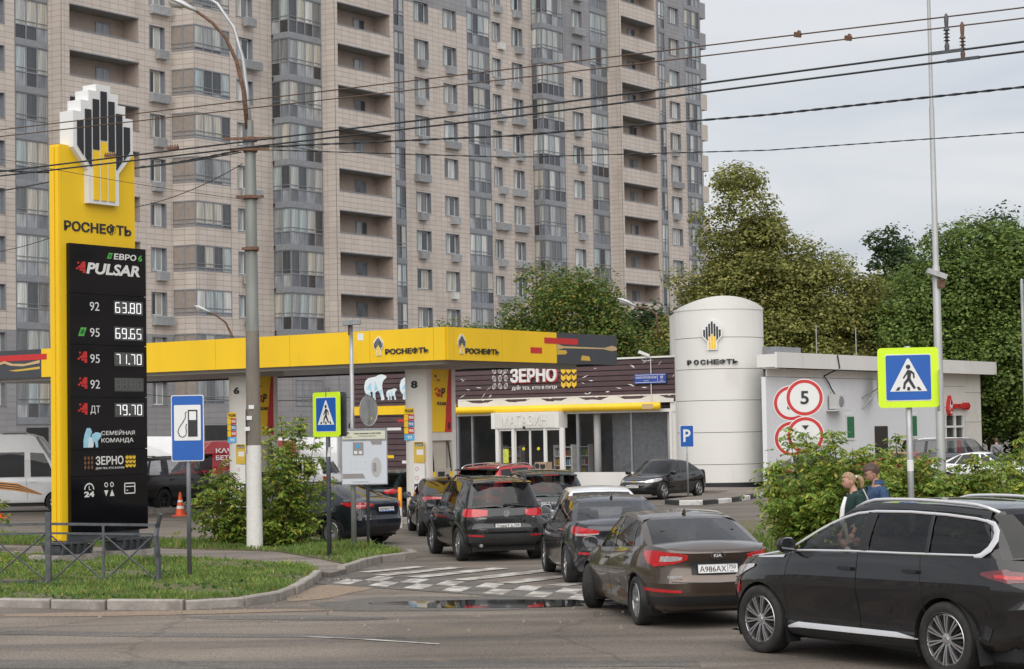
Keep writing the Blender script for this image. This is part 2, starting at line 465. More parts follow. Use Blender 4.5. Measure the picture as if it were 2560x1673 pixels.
class Car:
    def __init__(s, name, label, cat, loc, heading, sp, col, group=None):
        s.sp = dict(xf=2.25, xr=-2.3, W=.89, WB=2.7, R=.32, tw=.21, rr=.225, wheel='five', nf=4.0, nr=5.2, crown=.055,
                    zb=[(-2.4, .30), (-1.9, .22), (0, .19), (1.8, .20), (2.3, .23)],
                    pw=[(0, .87), (.05, .92), (.16, .948), (.28, .955), (.42, .978), (.56, .996), (.64, 1.0), (.70, .994), (.82, .978), (.92, .957), (1, .93)],
                    pf=[(0, .14), (.15, .03), (.35, 0), (.6, .02), (.85, .10), (1, .24)],
                    pr=[(0, .16), (.1, .06), (.3, 0), (.46, .0), (.5, .035), (.75, .06), (.93, .05), (1, .09)],
                    bowr=.18, bowrt=.08, bowf=.30, bowft=.16, ytf=.69, bulge=.028, g0=.045, g1=.90, gr=.92, doors=[(-.95, .0), (.0, 1.05)],
                    glass=car_glass, glassf=car_glass_mid, arch=.045, steer=0.0, clad=None, n=64, rails=None, archclad=False, bx=0.0)
        s.sp.update(sp)
        s.col = col
        s.root = empty(name, (loc[0], loc[1], loc[2] if len(loc) > 2 else 0.0), heading, label, cat, group)
        s.label = label
        s.bodies()
    def zb(s, x): return curve1(s.sp['zb'], x)
    def zt(s, x): return curve1(s.sp['zt'], x)
    def zr(s, x): return curve1(s.sp['roof'], x)
    def ac(s, n): return .5 ** (1.0 / n)
    def low(s, U, v):
        p = s.sp
        W = p['W'] * curve1(p['pw'], v)
        xf = p['xf'] - curve1(p['pf'], v); xr = p['xr'] + curve1(p['pr'], v)
        ar, af = s.ac(p['nr']), s.ac(p['nf'])
        if U <= 1:
            a = U * ar; y = a * W; x = xr * (1 - a ** p['nr']) ** (1 / p['nr'])
        elif U <= 2:
            b = -ar + (U - 1) * (ar + af)
            if b < 0: x = b * -xr; y = W * (1 - (-b) ** p['nr']) ** (1 / p['nr'])
            else: x = b * xf; y = W * (1 - b ** p['nf']) ** (1 / p['nf'])
        else:
            a = (3 - U) * af; y = a * W; x = xf * (1 - a ** p['nf']) ** (1 / p['nf'])
        z0 = s.zb(x); z = z0 + v * (s.zt(x) - z0)
        return Vector((x, y, z))
    def Ux(s, x):
        p = s.sp; ar, af = s.ac(p['nr']), s.ac(p['nf'])
        b = x / -p['xr'] if x < 0 else x / p['xf']
        return 1 + (b + ar) / (ar + af)
    def Uy(s, y): return y / (s.sp['W'] * s.ac(s.sp['nr']))
    def Uf(s, y): return 3 - y / (s.sp['W'] * s.ac(s.sp['nf']))
    def lowz(s, U, z, off=0.0):
        q = s.low(U, .5)
        for _ in range(3):
            z0 = s.zb(q.x); v = (z - z0) / (s.zt(q.x) - z0)
            v = min(1, max(0, v)); q = s.low(U, v)
        if off:
            e = 1e-3
            a = s.low(min(3, U + e), v) - s.low(max(0, U - e), v)
            b = s.low(U, min(1, v + .01)) - s.low(U, max(0, v - .01))
            n = b.cross(a)
            if n.length > 1e-9:
                n.normalize()
                if n.dot(Vector((q.x * .4, q.y + .001, 0))) < 0: n = -n
                q = q + n * off
        return q
    def orient(s, b, inv=False):
        out = []
        for f in b.f:
            ps = [Vector(b.v[i]) for i in f]
            c = sum(ps, Vector()) / len(ps)
            n = (ps[1] - ps[0]).cross(ps[2] - ps[1])
            if n.length < 1e-9 and len(ps) > 3: n = (ps[2] - ps[1]).cross(ps[3] - ps[2])
            d = c - Vector((max(s.sp['xr'] + .7, min(s.sp['xf'] - .7, c.x)), 0, .62))
            out.append(tuple(reversed(f)) if n.dot(d) < 0 else f)
        b.f = out
    def bodies(s):
        p = s.sp; root = s.root
        n = p['n']
        us = [i / 12 for i in range(12)] + [1 + i / n for i in range(n)] + [2 + i / 12 for i in range(13)]
        door_u = []
        for a, b in p['doors']:
            for q in (a, b):
                u = s.Ux(q)
                k = min(range(len(us)), key=lambda i: abs(us[i] - u)); us[k] = u; door_u.append(u)
        vs_ = [0, .035, .08, .14, .21, .28, .36, .44, .52, .60, .68, .75, .81, .87, .92, .96, 1.0]
        if p.get('vline'): vs_ = sorted(set(vs_ + p['vline']))
        ring = [(u, 1) for u in us] + [(u, -1) for u in reversed(us[1:-1])]
        N = len(ring)
        pts = []
        for v in vs_:
            row = []
            for u, sg in ring:
                q = s.low(u, v); row.append(Vector((q.x, q.y * sg, q.z)))
            pts.append(row)
        # wheel arches
        Ra = p['R'] + p['arch']
        axles = [(-p['WB'] / 2 + p['bx'], p['R']), (p['WB'] / 2 + p['bx'], p['R'])]
        inside = [[None] * N for _ in vs_]
        for j, row in enumerate(pts):
            for i, q in enumerate(row):
                if abs(q.y) < p['W'] * .55: continue
                for ax, az in axles:
                    d = math.hypot(q.x - ax, q.z - az)
                    if d < Ra: inside[j][i] = (ax, az, d)
        faces = {'body': MB(), 'door': [MB() for _ in range(4)], 'bumper': [MB(), MB()]}
        M = len(vs_)
        moved = {}
        for j in range(M - 1):
            for i in range(N):
                c = [(j, i), (j, (i + 1) % N), (j + 1, (i + 1) % N), (j + 1, i)]
                ins = [inside[a][b] for a, b in c]
                if all(ins): continue
                for (a, b), w in zip(c, ins):
                    if w and (a, b) not in moved:
                        q = pts[a][b]; k = Ra / max(w[2], 1e-4)
                        moved[(a, b)] = Vector((w[0] + (q.x - w[0]) * k, q.y, w[1] + (q.z - w[1]) * k))
        G = lambda a, b: moved.get((a, b), pts[a][b])
        for j in range(M - 1):
            for i in range(N):
                c = [(j, i), (j, (i + 1) % N), (j + 1, (i + 1) % N), (j + 1, i)]
                if all(inside[a][b] for a, b in c): continue
                u0, sg0 = ring[i]; u1, sg1 = ring[(i + 1) % N]
                um = (u0 + u1) / 2; sg = sg0 if 0 < u0 < 3 else sg1
                dst = faces['body']
                vm = (vs_[j] + vs_[j + 1]) / 2
                for k, (a, b) in enumerate(p['doors']):
                    if s.Ux(a) < um < s.Ux(b) and vm > .12: dst = faces['door'][k * 2 + (0 if sg > 0 else 1)]
                if um < s.Ux(-p['WB'] / 2 + p['bx']) and vm < p.get('bvr', .46): dst = faces['bumper'][0]
                if um > s.Ux(p['WB'] / 2 + p['bx']) and vm < .5: dst = faces['bumper'][1]
                dst.add([G(a, b) for a, b in c], [(0, 1, 2, 3)])
        # deck
        bonnet = MB()
        qs = [0, .12, .3, .5, .75, 1.0]
        def deck(i, q):
            t = pts[-1][i]
            m = Vector((max(p['xr'] + .45, min(p['xf'] - .6, t.x)), 0, 0))
            x = lerp(t.x, m.x, q); y = lerp(t.y, 0, q)
            e = 1 - (1 - q) ** 2
            return Vector((x, y, s.zt(x) + p['crown'] * e))
        g0, g1 = p['xr0'] + .03, p['xf0'] - .25
        for i in range(N):
            i2 = (i + 1) % N
            for k in range(len(qs) - 1):
                c = [deck(i, qs[k]), deck(i2, qs[k]), deck(i2, qs[k + 1]), deck(i, qs[k + 1])]
                cc = sum(c, Vector()) / 4
                if g0 < cc.x < g1 and abs(cc.y) < p['W'] - .14: continue
                (bonnet if cc.x > p['xf0'] - .3 else faces['body']).add(c, [(0, 1, 2, 3)])
        # greenhouse
        W1 = p['W'] * p['pw'][-1][1]
        def yb(x):
            u = s.Ux(x); return s.low(min(2, max(1, u)), 1).y - .028
        def yt(x):
            return p['W'] * p['ytf'] * (1 - .05 * (x / 1.3) ** 2)
        lines = []
        rx0c, rx1c = p['xr0'] + p['bowr'], p['xr1'] + p['bowrt']
        fx0c, fx1c = p['xf0'] - p['bowf'], p['xf1'] - p['bowft']
        ybr, ytr, ybf, ytf = yb(rx0c), yt(rx1c), yb(fx0c), yt(fx1c)
        fr = [0, .25, .5, .72, p['gr'], .97, 1.0]
        for f in fr[:-1]:
            lines.append((p['xr0'] + p['bowr'] * f ** 2.4, f * ybr, p['xr1'] + p['bowrt'] * f ** 2.2, f * ytr, 'rear_window' if f < p['gr'] - .01 else 'body', f))
        sl = [(rx0c, rx1c, 'b')] + p['lines'] + [(fx0c, fx1c, 'b')]
        kk = 0
        for a, b in zip(sl[:-1], sl[1:]):
            m = max(1, int(abs(b[0] - a[0]) / .16))
            for q in range(m):
                xb_, xt_ = lerp(a[0], b[0], q / m), lerp(a[1], b[1], q / m)
                lab = 'body'
                if a[2] != 'b': lab = 'side_window%d' % kk + ('f' if a[2] == 'f' else '')
                lines.append((xb_, yb(xb_), xt_, yt(xt_), lab, None))
            kk += 1
        for f in reversed(fr):
            if f == 1.0:
                lines.append((fx0c, ybf, fx1c, ytf, 'body', None)); continue
            lines.append((p['xf0'] - p['bowf'] * f ** 2.2, f * ybf, p['xf1'] - p['bowft'] * f ** 2.2, f * ytf, 'windscreen' if f <= p['gr'] + .01 else 'body', f))
        # label is for the interval towards the NEXT line; fix the windscreen start
        gl = p['g0'], p['g1']
        vr = [0, gl[0], lerp(*gl, .33), lerp(*gl, .66), gl[1], lerp(gl[1], 1, .55), 1.0]
        def gp(L, v, sg):
            xb_, yb_, xt_, yt_, lab, f = L
            B = Vector((xb_, yb_, s.zt(xb_) - .012 + (p['crown'] * (1 - (f or 1) ** 2) if f is not None else 0)))
            ze = s.zr(xt_) - (.0 if f is None else 0) - .035
            if f is not None: ze += .03 * (1 - f * f)
            T = Vector((xt_, yt_, ze))
            q = B + (T - B) * v
            k = math.sin(PI * min(1, v)) * p['bulge']
            if f is None: q.y += k
            else: q.x += (-k if xb_ < 0 else k)
            if v > gl[1] and f is None: q.y -= .018 * ((v - gl[1]) / (1 - gl[1])) ** 2
            q.y *= sg
            return q
        NL = len(lines)
        ringL = [(i, 1) for i in range(NL)] + [(i, -1) for i in range(NL - 2, 0, -1)]
        NR = len(ringL)
        glass = {}
        for r in range(NR):
            i, sg = ringL[r]; i2, sg2 = ringL[(r + 1) % NR]
            sgn = sg if 0 < i < NL - 1 else sg2
            lab = lines[min(i, i2)][4]
            if i == 0 or i2 == 0: lab = 'rear_window'
            for k in range(len(vr) - 1):
                c = [gp(lines[i], vr[k], sgn if i in (0, NL - 1) else sg), gp(lines[i2], vr[k], sgn if i2 in (0, NL - 1) else sg2), gp(lines[i2], vr[k + 1], sgn), gp(lines[i], vr[k + 1], sgn)]
                if lab != 'body' and 1 <= k <= 3:
                    key = lab if not lab.startswith('side') else lab + ('L' if sgn > 0 else 'R')
                    if key.startswith('side'): c = [q - Vector((0, .006 * sgn, 0)) for q in c]
                    elif p.get('nog') and lab in p['nog']: key = None
                    if key is None: faces['body'].add(c, [(0, 1, 2, 3)])
                    else: glass.setdefault(key, MB()).add(c, [(0, 1, 2, 3)])
                else:
                    faces['body'].add(c, [(0, 1, 2, 3)])
        # roof
        roof = MB()
        qs2 = [0, .08, .2, .45, .72, 1.0]
        tops = [gp(lines[i], 1.0, sg) for i, sg in ringL]
        xs = [t.x for t in tops]; xa, xb_ = min(xs) + .3, max(xs) - .3
        def rf(i, q):
            t = tops[i]; mx = max(xa, min(xb_, t.x))
            x = lerp(t.x, mx, q); y = lerp(t.y, 0, q)
            zc = s.zr(x) + p.get('rcrown', .0)
            z = lerp(t.z, zc, 1 - (1 - q) ** 2.2)
            return Vector((x, y, z))
        for i in range(NR):
            i2 = (i + 1) % NR
            for k in range(len(qs2) - 1):
                roof.add([rf(i, qs2[k]), rf(i2, qs2[k]), rf(i2, qs2[k + 1]), rf(i, qs2[k + 1])], [(0, 1, 2, 3)])
        for b in roof.v: pass
        nb = len(faces['body'].v)
        faces['body'].v += roof.v; faces['body'].f += [tuple(i + nb for i in f) for f in roof.f]; faces['body'].mi += roof.mi
        col = s.col
        def out(b, nm, m, parent=root, weld=.0008):
            if not b.f: return None
            s.orient(b)
            return b.build(nm, m, parent, True, weld, rad(38))
        s.body = out(faces['body'], 'body', col)
        s.doors = [out(b, 'door', col) for b in faces['door']]
        for b in faces['bumper']: out(b, 'bumper', col)
        out(bonnet, 'bonnet', col)
        for key, b in glass.items():
            nm = 'side_window' if key.startswith('side') else key
            g = p['glass']
            if key == 'windscreen' or 'f' in key[11:]: g = p['glassf']
            if key == 'rear_window': g = p.get('glassr', p['glass'])
            out(b, nm, g)
        # arch liners and lips
        for ax, az in axles:
            for sg in (1, -1):
                yo = s.low(s.Ux(ax), .5).y
                b = MB(); k = 18
                vs = []; th0 = -.5
                for i in range(k + 1):
                    th = th0 + (PI - 2 * th0) * i / k
                    for yy in (yo + .002, yo - .03, yo - .34): vs.append((ax + Ra * math.cos(th), sg * yy, az + Ra * math.sin(th)))
                b.add(vs, [(i * 3 + q, i * 3 + q + 1, i * 3 + q + 4, i * 3 + q + 3) for i in range(k) for q in (0, 1)])
                b.build('wheel_arch', black_plastic, root, True)
                if p['archclad']:
                    b = MB(); vs = []
                    for i in range(k + 1):
                        th = (-.28) + (PI + .56) * i / k
                        x, z = math.cos(th), math.sin(th)
                        for r_, oo in ((Ra - .004, -.01), (Ra, .016), (Ra + .05, .02), (Ra + .062, -.004)):
                            X = ax + r_ * x; Z = max(az + r_ * z, s.zb(ax) + .0)
                            q = s.lowz(s.Ux(X), Z); vs.append((X, sg * (q.y + oo), Z))
                    b.add(vs, [(i * 4 + q, i * 4 + q + 1, i * 4 + q + 5, i * 4 + q + 4) for i in range(k) for q in range(3)])
                    b.build('arch_cladding', s.sp.get('cladmat', black_plastic), root, True)
        # floor pan and cabin
        b = MB()
        b.bb(p['xr'] + .35, p['xf'] - .45, -p['W'] + .25, p['W'] - .25, .2, .36)
        b.bb(p['xf0'] - .75, p['xf'] - .5, -p['W'] + .3, p['W'] - .3, .36, s.zt(p['xf0']) - .06)
        b.bb(p['xr'] + .4, p['xr0'] + .55, -p['W'] + .3, p['W'] - .3, .36, s.zt(p['xr0']) - .10)
        for ax, az in axles: b.tube([(ax, -p['W'] + .15, az), (ax, p['W'] - .15, az)], .05)
        b.build('underbody', black_plastic, root)
        for sx in p.get('seats', [p['xf0'] - 1.15, p['xf0'] - 2.0]):
            for sg in (-1, 1):
                b = MB(); y0 = sg * p['W'] * .43; zt = s.zt(sx)
                b.box((sx, y0, .52), (.5, .5, .22))
                b.box((sx - .27, y0, .75), (.14, .48, .58), R=Ry(-.22), taper=.82)
                b.box((sx - .38, y0, 1.12), (.10, .26, .19), R=Ry(-.15), taper=.85)
                b.build('seat', seat_mat, root)
        # wheels
        y = p['W'] - p['tw'] / 2 - .025
        tm, dm, rm = wheel_meshes(p['R'], p['tw'], p['rr'], p['wheel'])
        for ax, az in axles:
            for sg in (1, -1):
                st = p['steer'] if ax > 0 else 0.0
                w = link('wheel', dm, None, root, (ax, sg * y, az), (0, RND.uniform(0, 1), st + (0 if sg > 0 else PI)))
                link('tyre', tm, None, w); link('rim', rm, None, w)
        # handles, door gaps
        for k, d in enumerate(s.doors):
            if not d: continue
            a, b_ = p['doors'][k // 2]; sg = 1 if k % 2 == 0 else -1
            hx = a + .16; zz = s.zt(hx) - p.get('hz', .125)
            q = s.lowz(s.Ux(hx), zz)
            b = MB(); b.box((hx, sg * (q.y + .028), zz), (.20, .022, .034)); b.box((hx - .085, sg * (q.y + .008), zz), (.03, .04, .026)); b.box((hx + .085, sg * (q.y + .008), zz), (.03, .04, .026))
            b.build('handle', p.get('handle', col), d)
            for e in (a, b_):
                u = s.Ux(e)
                path = [s.low(u, v) for v in [.13 + .87 * t / 9 for t in range(10)]]
                s.ribbon('door_gap', [Vector((q.x, q.y * sg, q.z)) for q in path], .009, black_plastic, d, sg)
    def ribbon(s, name, path, w, m, parent, sg=1, off=.0025):
        b = MB(); vs = []
        for i, q in enumerate(path):
            t = (path[min(i + 1, len(path) - 1)] - path[max(0, i - 1)]).normalized()
            o = Vector((0, sg, 0)) if abs(q.y) > s.sp['W'] * .5 else Vector((-1 if q.x < 0 else 1, 0, 0))
            if abs(t.dot(o)) > .9: o = Vector((0, 0, 1))
            sd = t.cross(o).normalized() * w / 2
            vs += [q + sd + o * off, q - sd + o * off]
        b.add(vs, [(2 * i, 2 * i + 1, 2 * i + 3, 2 * i + 2) for i in range(len(path) - 1)])
        s.orient(b)
        return b.build(name, m, parent)
    def patch(s, name, st, m, off=.008, sides=(1, -1), n=6, nz=3, parent=None, label=None):
        """st: (U, zlo, zhi) stations on the lower body"""
        res = []
        ss = []
        for a, b in zip(st[:-1], st[1:]):
            for k in range(n): ss.append(tuple(lerp(a[q], b[q], k / n) for q in range(3)))
        ss.append(st[-1])
        for sg in sides:
            b = MB(); vs = []
            R_ = nz + 3
            for U, lo, hi in ss:
                zs = [lo] + [lerp(lo, hi, k / nz) for k in range(nz + 1)] + [hi]
                for k, z in enumerate(zs):
                    q = s.lowz(U, z, -.004 if k in (0, R_ - 1) else off)
                    vs.append((q.x, q.y * sg, q.z))
            b.add(vs, [(i * R_ + k, i * R_ + k + 1, (i + 1) * R_ + k + 1, (i + 1) * R_ + k) for i in range(len(ss) - 1) for k in range(R_ - 1)])
            s.orient(b)
            o = b.build(name, m, parent or s.root, True, angle=rad(50))
            if label: o['label'] = label
            res.append(o)
        return res
    def plate(s, txt, reg, z=.78, front=False, y=0.0, tilt=.12, w=.52, blank=False):
        p = s.sp
        q = s.lowz(3 if front else 0, z)
        x = q.x + (.02 if front else -.018)
        R = Rz(PI / 2 if front else -PI / 2)       # local -y becomes outward
        R = R @ Rx(-tilt)
        b = MB(); b.box((0, 0, 0), (w, .012, .112))
        o = b.build('number_plate', plate_black if blank else plate_white, s.root)
        o.matrix_local = Matrix.Translation((x, y, z)) @ R.to_4x4()
        b = MB()
        for xx, zz, ww, hh in ((0, .059, w + .02, .008), (0, -.059, w + .02, .008), (-w / 2 - .005, 0, .01, .12), (w / 2 + .005, 0, .01, .12)): b.box((xx, -.004, zz), (ww, .016, hh))
        b.build('plate_frame', black_plastic, o)
        if not blank:
            text(txt, plate_black, o, (-.065, -.008, -.004), width=.345, height=.072, bold=.006, ext=.001)
            text(reg, plate_black, o, (.19, -.008, .018), width=.09, height=.05, bold=.004, ext=.001)
            text('RUS', plate_black, o, (.185, -.008, -.037), width=.055, height=.018, ext=.001)
            b = MB(); b.box((.128, -.0075, 0), (.005, .003, .1)); b.build('divider', plate_black, o)
        return o
    def rear_text(s, txt, y, z, w, m=None, bold=.02, shear=0, h=None):
        q = s.lowz(s.Uy(abs(y)), z)
        q2 = s.lowz(s.Uy(abs(y) + .1), z)
        yaw = math.atan2(q2.x - q.x, .1) * (1 if y > 0 else -1)
        text(txt, m or badge_silver, s.root, (q.x - .006, y, z), width=w, height=h, bold=bold, ext=.003, R=Rz(-PI / 2 - yaw), shear=shear, name='badge')
    def mirror(s, x, z=None, m=None, sides=(1, -1)):
        for sg in sides:
            yy = s.low(s.Ux(x), 1).y
            zz = (z or s.zt(x) + .07)
            b = MB()
            b.add([(x + .09, sg * (yy + .0), zz - .05), (x + .10, sg * (yy + .03), zz + .05)] , [])
            prof = [(-.035, .10, .075), (.0, .115, .085), (.05, .105, .075), (.09, .06, .04)]
            vs = []; k = 12
            for dx_, ry, rz_ in prof:
                for i in range(k):
                    th = 2 * PI * i / k
                    c_, s_ = math.cos(th), math.sin(th)
                    vs.append((x + dx_, sg * (yy + .115 + ry * math.copysign(abs(c_) ** .7, c_)), zz + rz_ * math.copysign(abs(s_) ** .7, s_)))
            fs = [(j * k + i, j * k + (i + 1) % k, (j + 1) * k + (i + 1) % k, (j + 1) * k + i) for j in range(3) for i in range(k)]
            fs += [tuple(range(3 * k, 4 * k))]
            b.add(vs, fs)
            b.box((x + .03, sg * (yy + .01), zz - .055), (.05, .09, .03))
            o = b.build('mirror', m or s.col, s.root, True, angle=rad(40))
            b = MB(); b.add(vs[:k], [tuple(range(k)) if sg > 0 else tuple(reversed(range(k)))])
            b.build('mirror_glass', mirror_dark, o)
    def rails_(s, x0, x1, m, lift=.035, r=.016):
        p = s.sp
        for sg in (1, -1):
            path = []
            for i in range(15):
                t = i / 14; x = lerp(x0, x1, t)
                y = p['W'] * p['ytf'] * (1 - .05 * (x / 1.3) ** 2) - .035
                z = s.zr(x) - .012 + lift * min(1, math.sin(PI * t) * 3) - .03 * (1 - min(1, math.sin(PI * t) * 3))
                path.append((x, sg * y, z))
            b = MB(); b.tube(path, r, 8); b.build('roof_rail', m, s.root, True)
    def trim_line(s, st, z, w, m, name='trim', sides=(1, -1), off=.006):
        return s.patch(name, [(u, zz - w / 2, zz + w / 2) for (u, zz) in zip(st, z)], m, off, sides, nz=1)
    def fin(s, x, m=None):
        b = MB(); z = s.zr(x)
        b.add([(x + .12, 0, z), (x - .03, .03, z), (x - .03, -.03, z), (x - .035, .004, z + .065), (x - .035, -.004, z + .065), (x + .0, 0, z + .06)], [(0, 1, 3, 5), (0, 5, 4, 2), (1, 2, 4, 3), (3, 4, 5)])
        b.build('antenna', m or s.col, s.root)
    def wiper(s, y0=.02, z0=None):
        p = s.sp; z = (z0 or s.zt(p['xr0'])) + .07
        b = MB(); x = p['xr0'] - .035
        b.tube([(x, y0, z), (x + .005, y0 - .06, z + .01), (x + .02, y0 - .42, z + .02)], [.03, .016, .008], 6)
        b.build('rear_wiper', black_plastic, s.root)
    def spoiler(s, x, d=.16, w=None, m=None, dz=0.0):
        p = s.sp; y = w or p['W'] * p['ytf'] - .03; z = s.zr(x) + dz
        b = MB()
        vs = []
        for f in (-1, -.6, 0, .6, 1):
            e = .05 * f * f
            vs += [(x + .12, f * y, z + .0 - e * .5), (x - d + e, f * y, z - .025 - e * .5), (x - d + e, f * y, z - .05 - e * .5), (x + .1, f * y, z - .06 - e * .5)]
        b.add(vs, [(i * 4 + q, i * 4 + (q + 1) % 4, (i + 1) * 4 + (q + 1) % 4, (i + 1) * 4 + q) for i in range(4) for q in range(4)] + [(0, 1, 2, 3), (16, 17, 18, 19)])
        s.orient(b)
        b.build('spoiler', m or s.col, s.root, True, angle=rad(40))
        b = MB(); b.box((x - d - .002, 0, z - .037), (.008, .34, .016)); b.build('brake_light', red_lamp, s.root)

SEDAN = dict(zt=[(-2.3, .97), (-1.75, 1.02), (-.9, .965), (.4, .915), (1.0, .885), (1.8, .79), (2.25, .69)],
             xr0=-1.72, xr1=-.92, xf0=1.08, xf1=.18,
             roof=[(-1.0, 1.37), (-.6, 1.425), (-.15, 1.45), (.15, 1.43), (.3, 1.40)],
             lines=[(-1.42, -.80, 'q'), (-1.05, -.72, 'b'), (-1.0, -.70, 'g'), (-.04, -.10, 'b'), (.07, -.03, 'f'), (.72, .02, 'b')],
             doors=[(-1.0, .02), (.02, 1.0)])
SUV = dict(xf=2.25, xr=-2.18, W=.905, WB=2.62, R=.35, tw=.235, rr=.235, nr=5.6,
           zb=[(-2.3, .42), (-1.8, .30), (0, .24), (1.8, .27), (2.3, .34)],
           zt=[(-2.2, 1.08), (-1.2, 1.08), (.0, 1.05), (.9, 1.02), (1.1, 1.0), (1.8, .94), (2.2, .84)],
           pr=[(0, .14), (.12, .04), (.3, 0), (.42, .0), (.5, .05), (.75, .06), (1, .10)],
           xr0=-2.02, xr1=-1.72, xf0=1.05, xf1=.32, bowr=.26, bowrt=.2, ytf=.70, gr=.88,
           roof=[(-1.8, 1.60), (-1.2, 1.66), (-.3, 1.69), (.1, 1.67), (.4, 1.63)],
           lines=[(-1.62, -1.42, 'q'), (-1.08, -.98, 'b'), (-1.0, -.92, 'g'), (-.08, -.12, 'b'), (.06, -.02, 'f'), (.66, .18, 'b')],
           doors=[(-1.02, .0), (.0, 1.0)], archclad=True, seats=[-.1, -.95])

# ------------------------------------------------------------------ ground, roads, kerbs
def asphalt(name, c1, c2, wet=False, rough=0.85):
    m = bpy.data.materials.new(name); m.use_nodes = True
    t = m.node_tree; p = t.nodes['Principled BSDF']
    tc = t.nodes.new('ShaderNodeTexCoord')
    def noise(sc_, det, st=None, dist=0.0):
        n = t.nodes.new('ShaderNodeTexNoise'); n.inputs['Scale'].default_value = sc_; n.inputs['Detail'].default_value = det; n.inputs['Distortion'].default_value = dist
        if st:
            mp = t.nodes.new('ShaderNodeMapping'); mp.inputs['Scale'].default_value = st
            t.links.new(tc.outputs['Object'], mp.inputs['Vector']); t.links.new(mp.outputs['Vector'], n.inputs['Vector'])
        else: t.links.new(tc.outputs['Object'], n.inputs['Vector'])
        return n
    def ramp(src, p0, a, p1, b):
        r = t.nodes.new('ShaderNodeValToRGB'); e = r.color_ramp.elements
        e[0].position = p0; e[0].color = (*a, 1); e[1].position = p1; e[1].color = (*b, 1)
        t.links.new(src, r.inputs['Fac']); return r.outputs['Color']
    def mul(a, b, k=1.0, mode='MULTIPLY'):
        x = t.nodes.new('ShaderNodeMix'); x.data_type = 'RGBA'; x.blend_type = mode; x.inputs[0].default_value = k
        t.links.new(a, x.inputs[6]); t.links.new(b, x.inputs[7]); return x.outputs[2]
    big = ramp(noise(.22, 6, (1, 1.0, 1), .6).outputs['Fac'], .34, c1, .68, c2)
    streak = ramp(noise(1.0, 6, (.12, 1.2, 1), .4).outputs['Fac'], .38, (.72, .72, .73), .60, (1.10, 1.09, 1.07))
    fine = ramp(noise(30, 6).outputs['Fac'], .28, (.60, .60, .61), .72, (1.38, 1.37, 1.35))
    speck = ramp(noise(75, 3).outputs['Fac'], .30, (.42, .42, .42), .72, (1.62, 1.6, 1.57))
    sand = ramp(noise(.8, 8, None, 1.2).outputs['Fac'], .56, (0, 0, 0), .74, (.55, .55, .55))
    c = mul(mul(mul(big, streak), fine), speck, .8)
    x = t.nodes.new('ShaderNodeMix'); x.data_type = 'RGBA'; t.links.new(sand, x.inputs[0]); t.links.new(c, x.inputs[6]); x.inputs[7].default_value = (.20, .155, .115, 1)
    c = x.outputs[2]
    # cracks
    vo = t.nodes.new('ShaderNodeTexVoronoi'); vo.feature = 'DISTANCE_TO_EDGE'; vo.inputs['Scale'].default_value = .32
    wn_ = noise(2.2, 4); vm = t.nodes.new('ShaderNodeMix'); vm.data_type = 'RGBA'; vm.inputs[0].default_value = .28
    t.links.new(tc.outputs['Object'], vm.inputs[6]); t.links.new(wn_.outputs['Color'], vm.inputs[7]); t.links.new(vm.outputs[2], vo.inputs['Vector'])
    cr = ramp(vo.outputs['Distance'], .0, (.35, .34, .33), .012, (1, 1, 1))
    c = mul(c, cr, .42)
    t.links.new(c, p.inputs['Base Color'])
    p.inputs['Roughness'].default_value = rough; p.inputs['Specular IOR Level'].default_value = .35
    bp = t.nodes.new('ShaderNodeBump'); bp.inputs['Strength'].default_value = .5; bp.inputs['Distance'].default_value = .01
    t.links.new(noise(60, 4).outputs['Fac'], bp.inputs['Height']); t.links.new(bp.outputs['Normal'], p.inputs['Normal'])
    return m
asph = asphalt('asphalt', (.125, .108, .092), (.212, .184, .158))
asph_dark = asphalt('asphalt_dark', (.10, .094, .088), (.145, .135, .125))
asph_lot = asphalt('asphalt_lot', (.138, .122, .107), (.185, .162, .14))
path_mat = asphalt('path_asphalt', (.19, .165, .145), (.25, .22, .195))
road_paint = mat('road_paint', (.50, .485, .45), .8, var=.18, scale=9, dirt=((.20, .17, .145), 2.6, .40, .85), bump=.4)
water = mat('water', (.006, .006, .006), .03, var=.1, spec=.6)
wet_asph = mat('wet_asphalt', (.095, .083, .072), .45, var=.4, scale=9, bump=.4, bscale=50, spec=.6)
soil = mat('soil', (.115, .105, .055), .95, var=.4, scale=9, bump=.6, bscale=20)
concrete = mat('concrete', (.30, .275, .25), .85, var=.22, scale=5, bump=.5, bscale=22, dirt=((.13, .11, .09), 3, .5, .55), objrand=.10)

def sheet(name, pts, z, m, parent=None, kind='structure', z0=None):
    b = MB()
    n = len(pts)
    if z0 is None:
        b.add([(x, y, z) for x, y in pts], [tuple(range(n))])
    else:
        b.add([(x, y, z) for x, y in pts] + [(x, y, z0) for x, y in pts], [tuple(range(n))] + [(i + n, (i + 1) % n + n, (i + 1) % n, i) for i in range(n)])
    o = b.build(name, m, parent)
    bm = bmesh.new(); bm.from_mesh(o.data); bmesh.ops.triangulate(bm, faces=bm.faces); bmesh.ops.recalc_face_normals(bm, faces=bm.faces)
    bm.to_mesh(o.data); bm.free()
    if kind and not parent: o['kind'] = kind
    return o

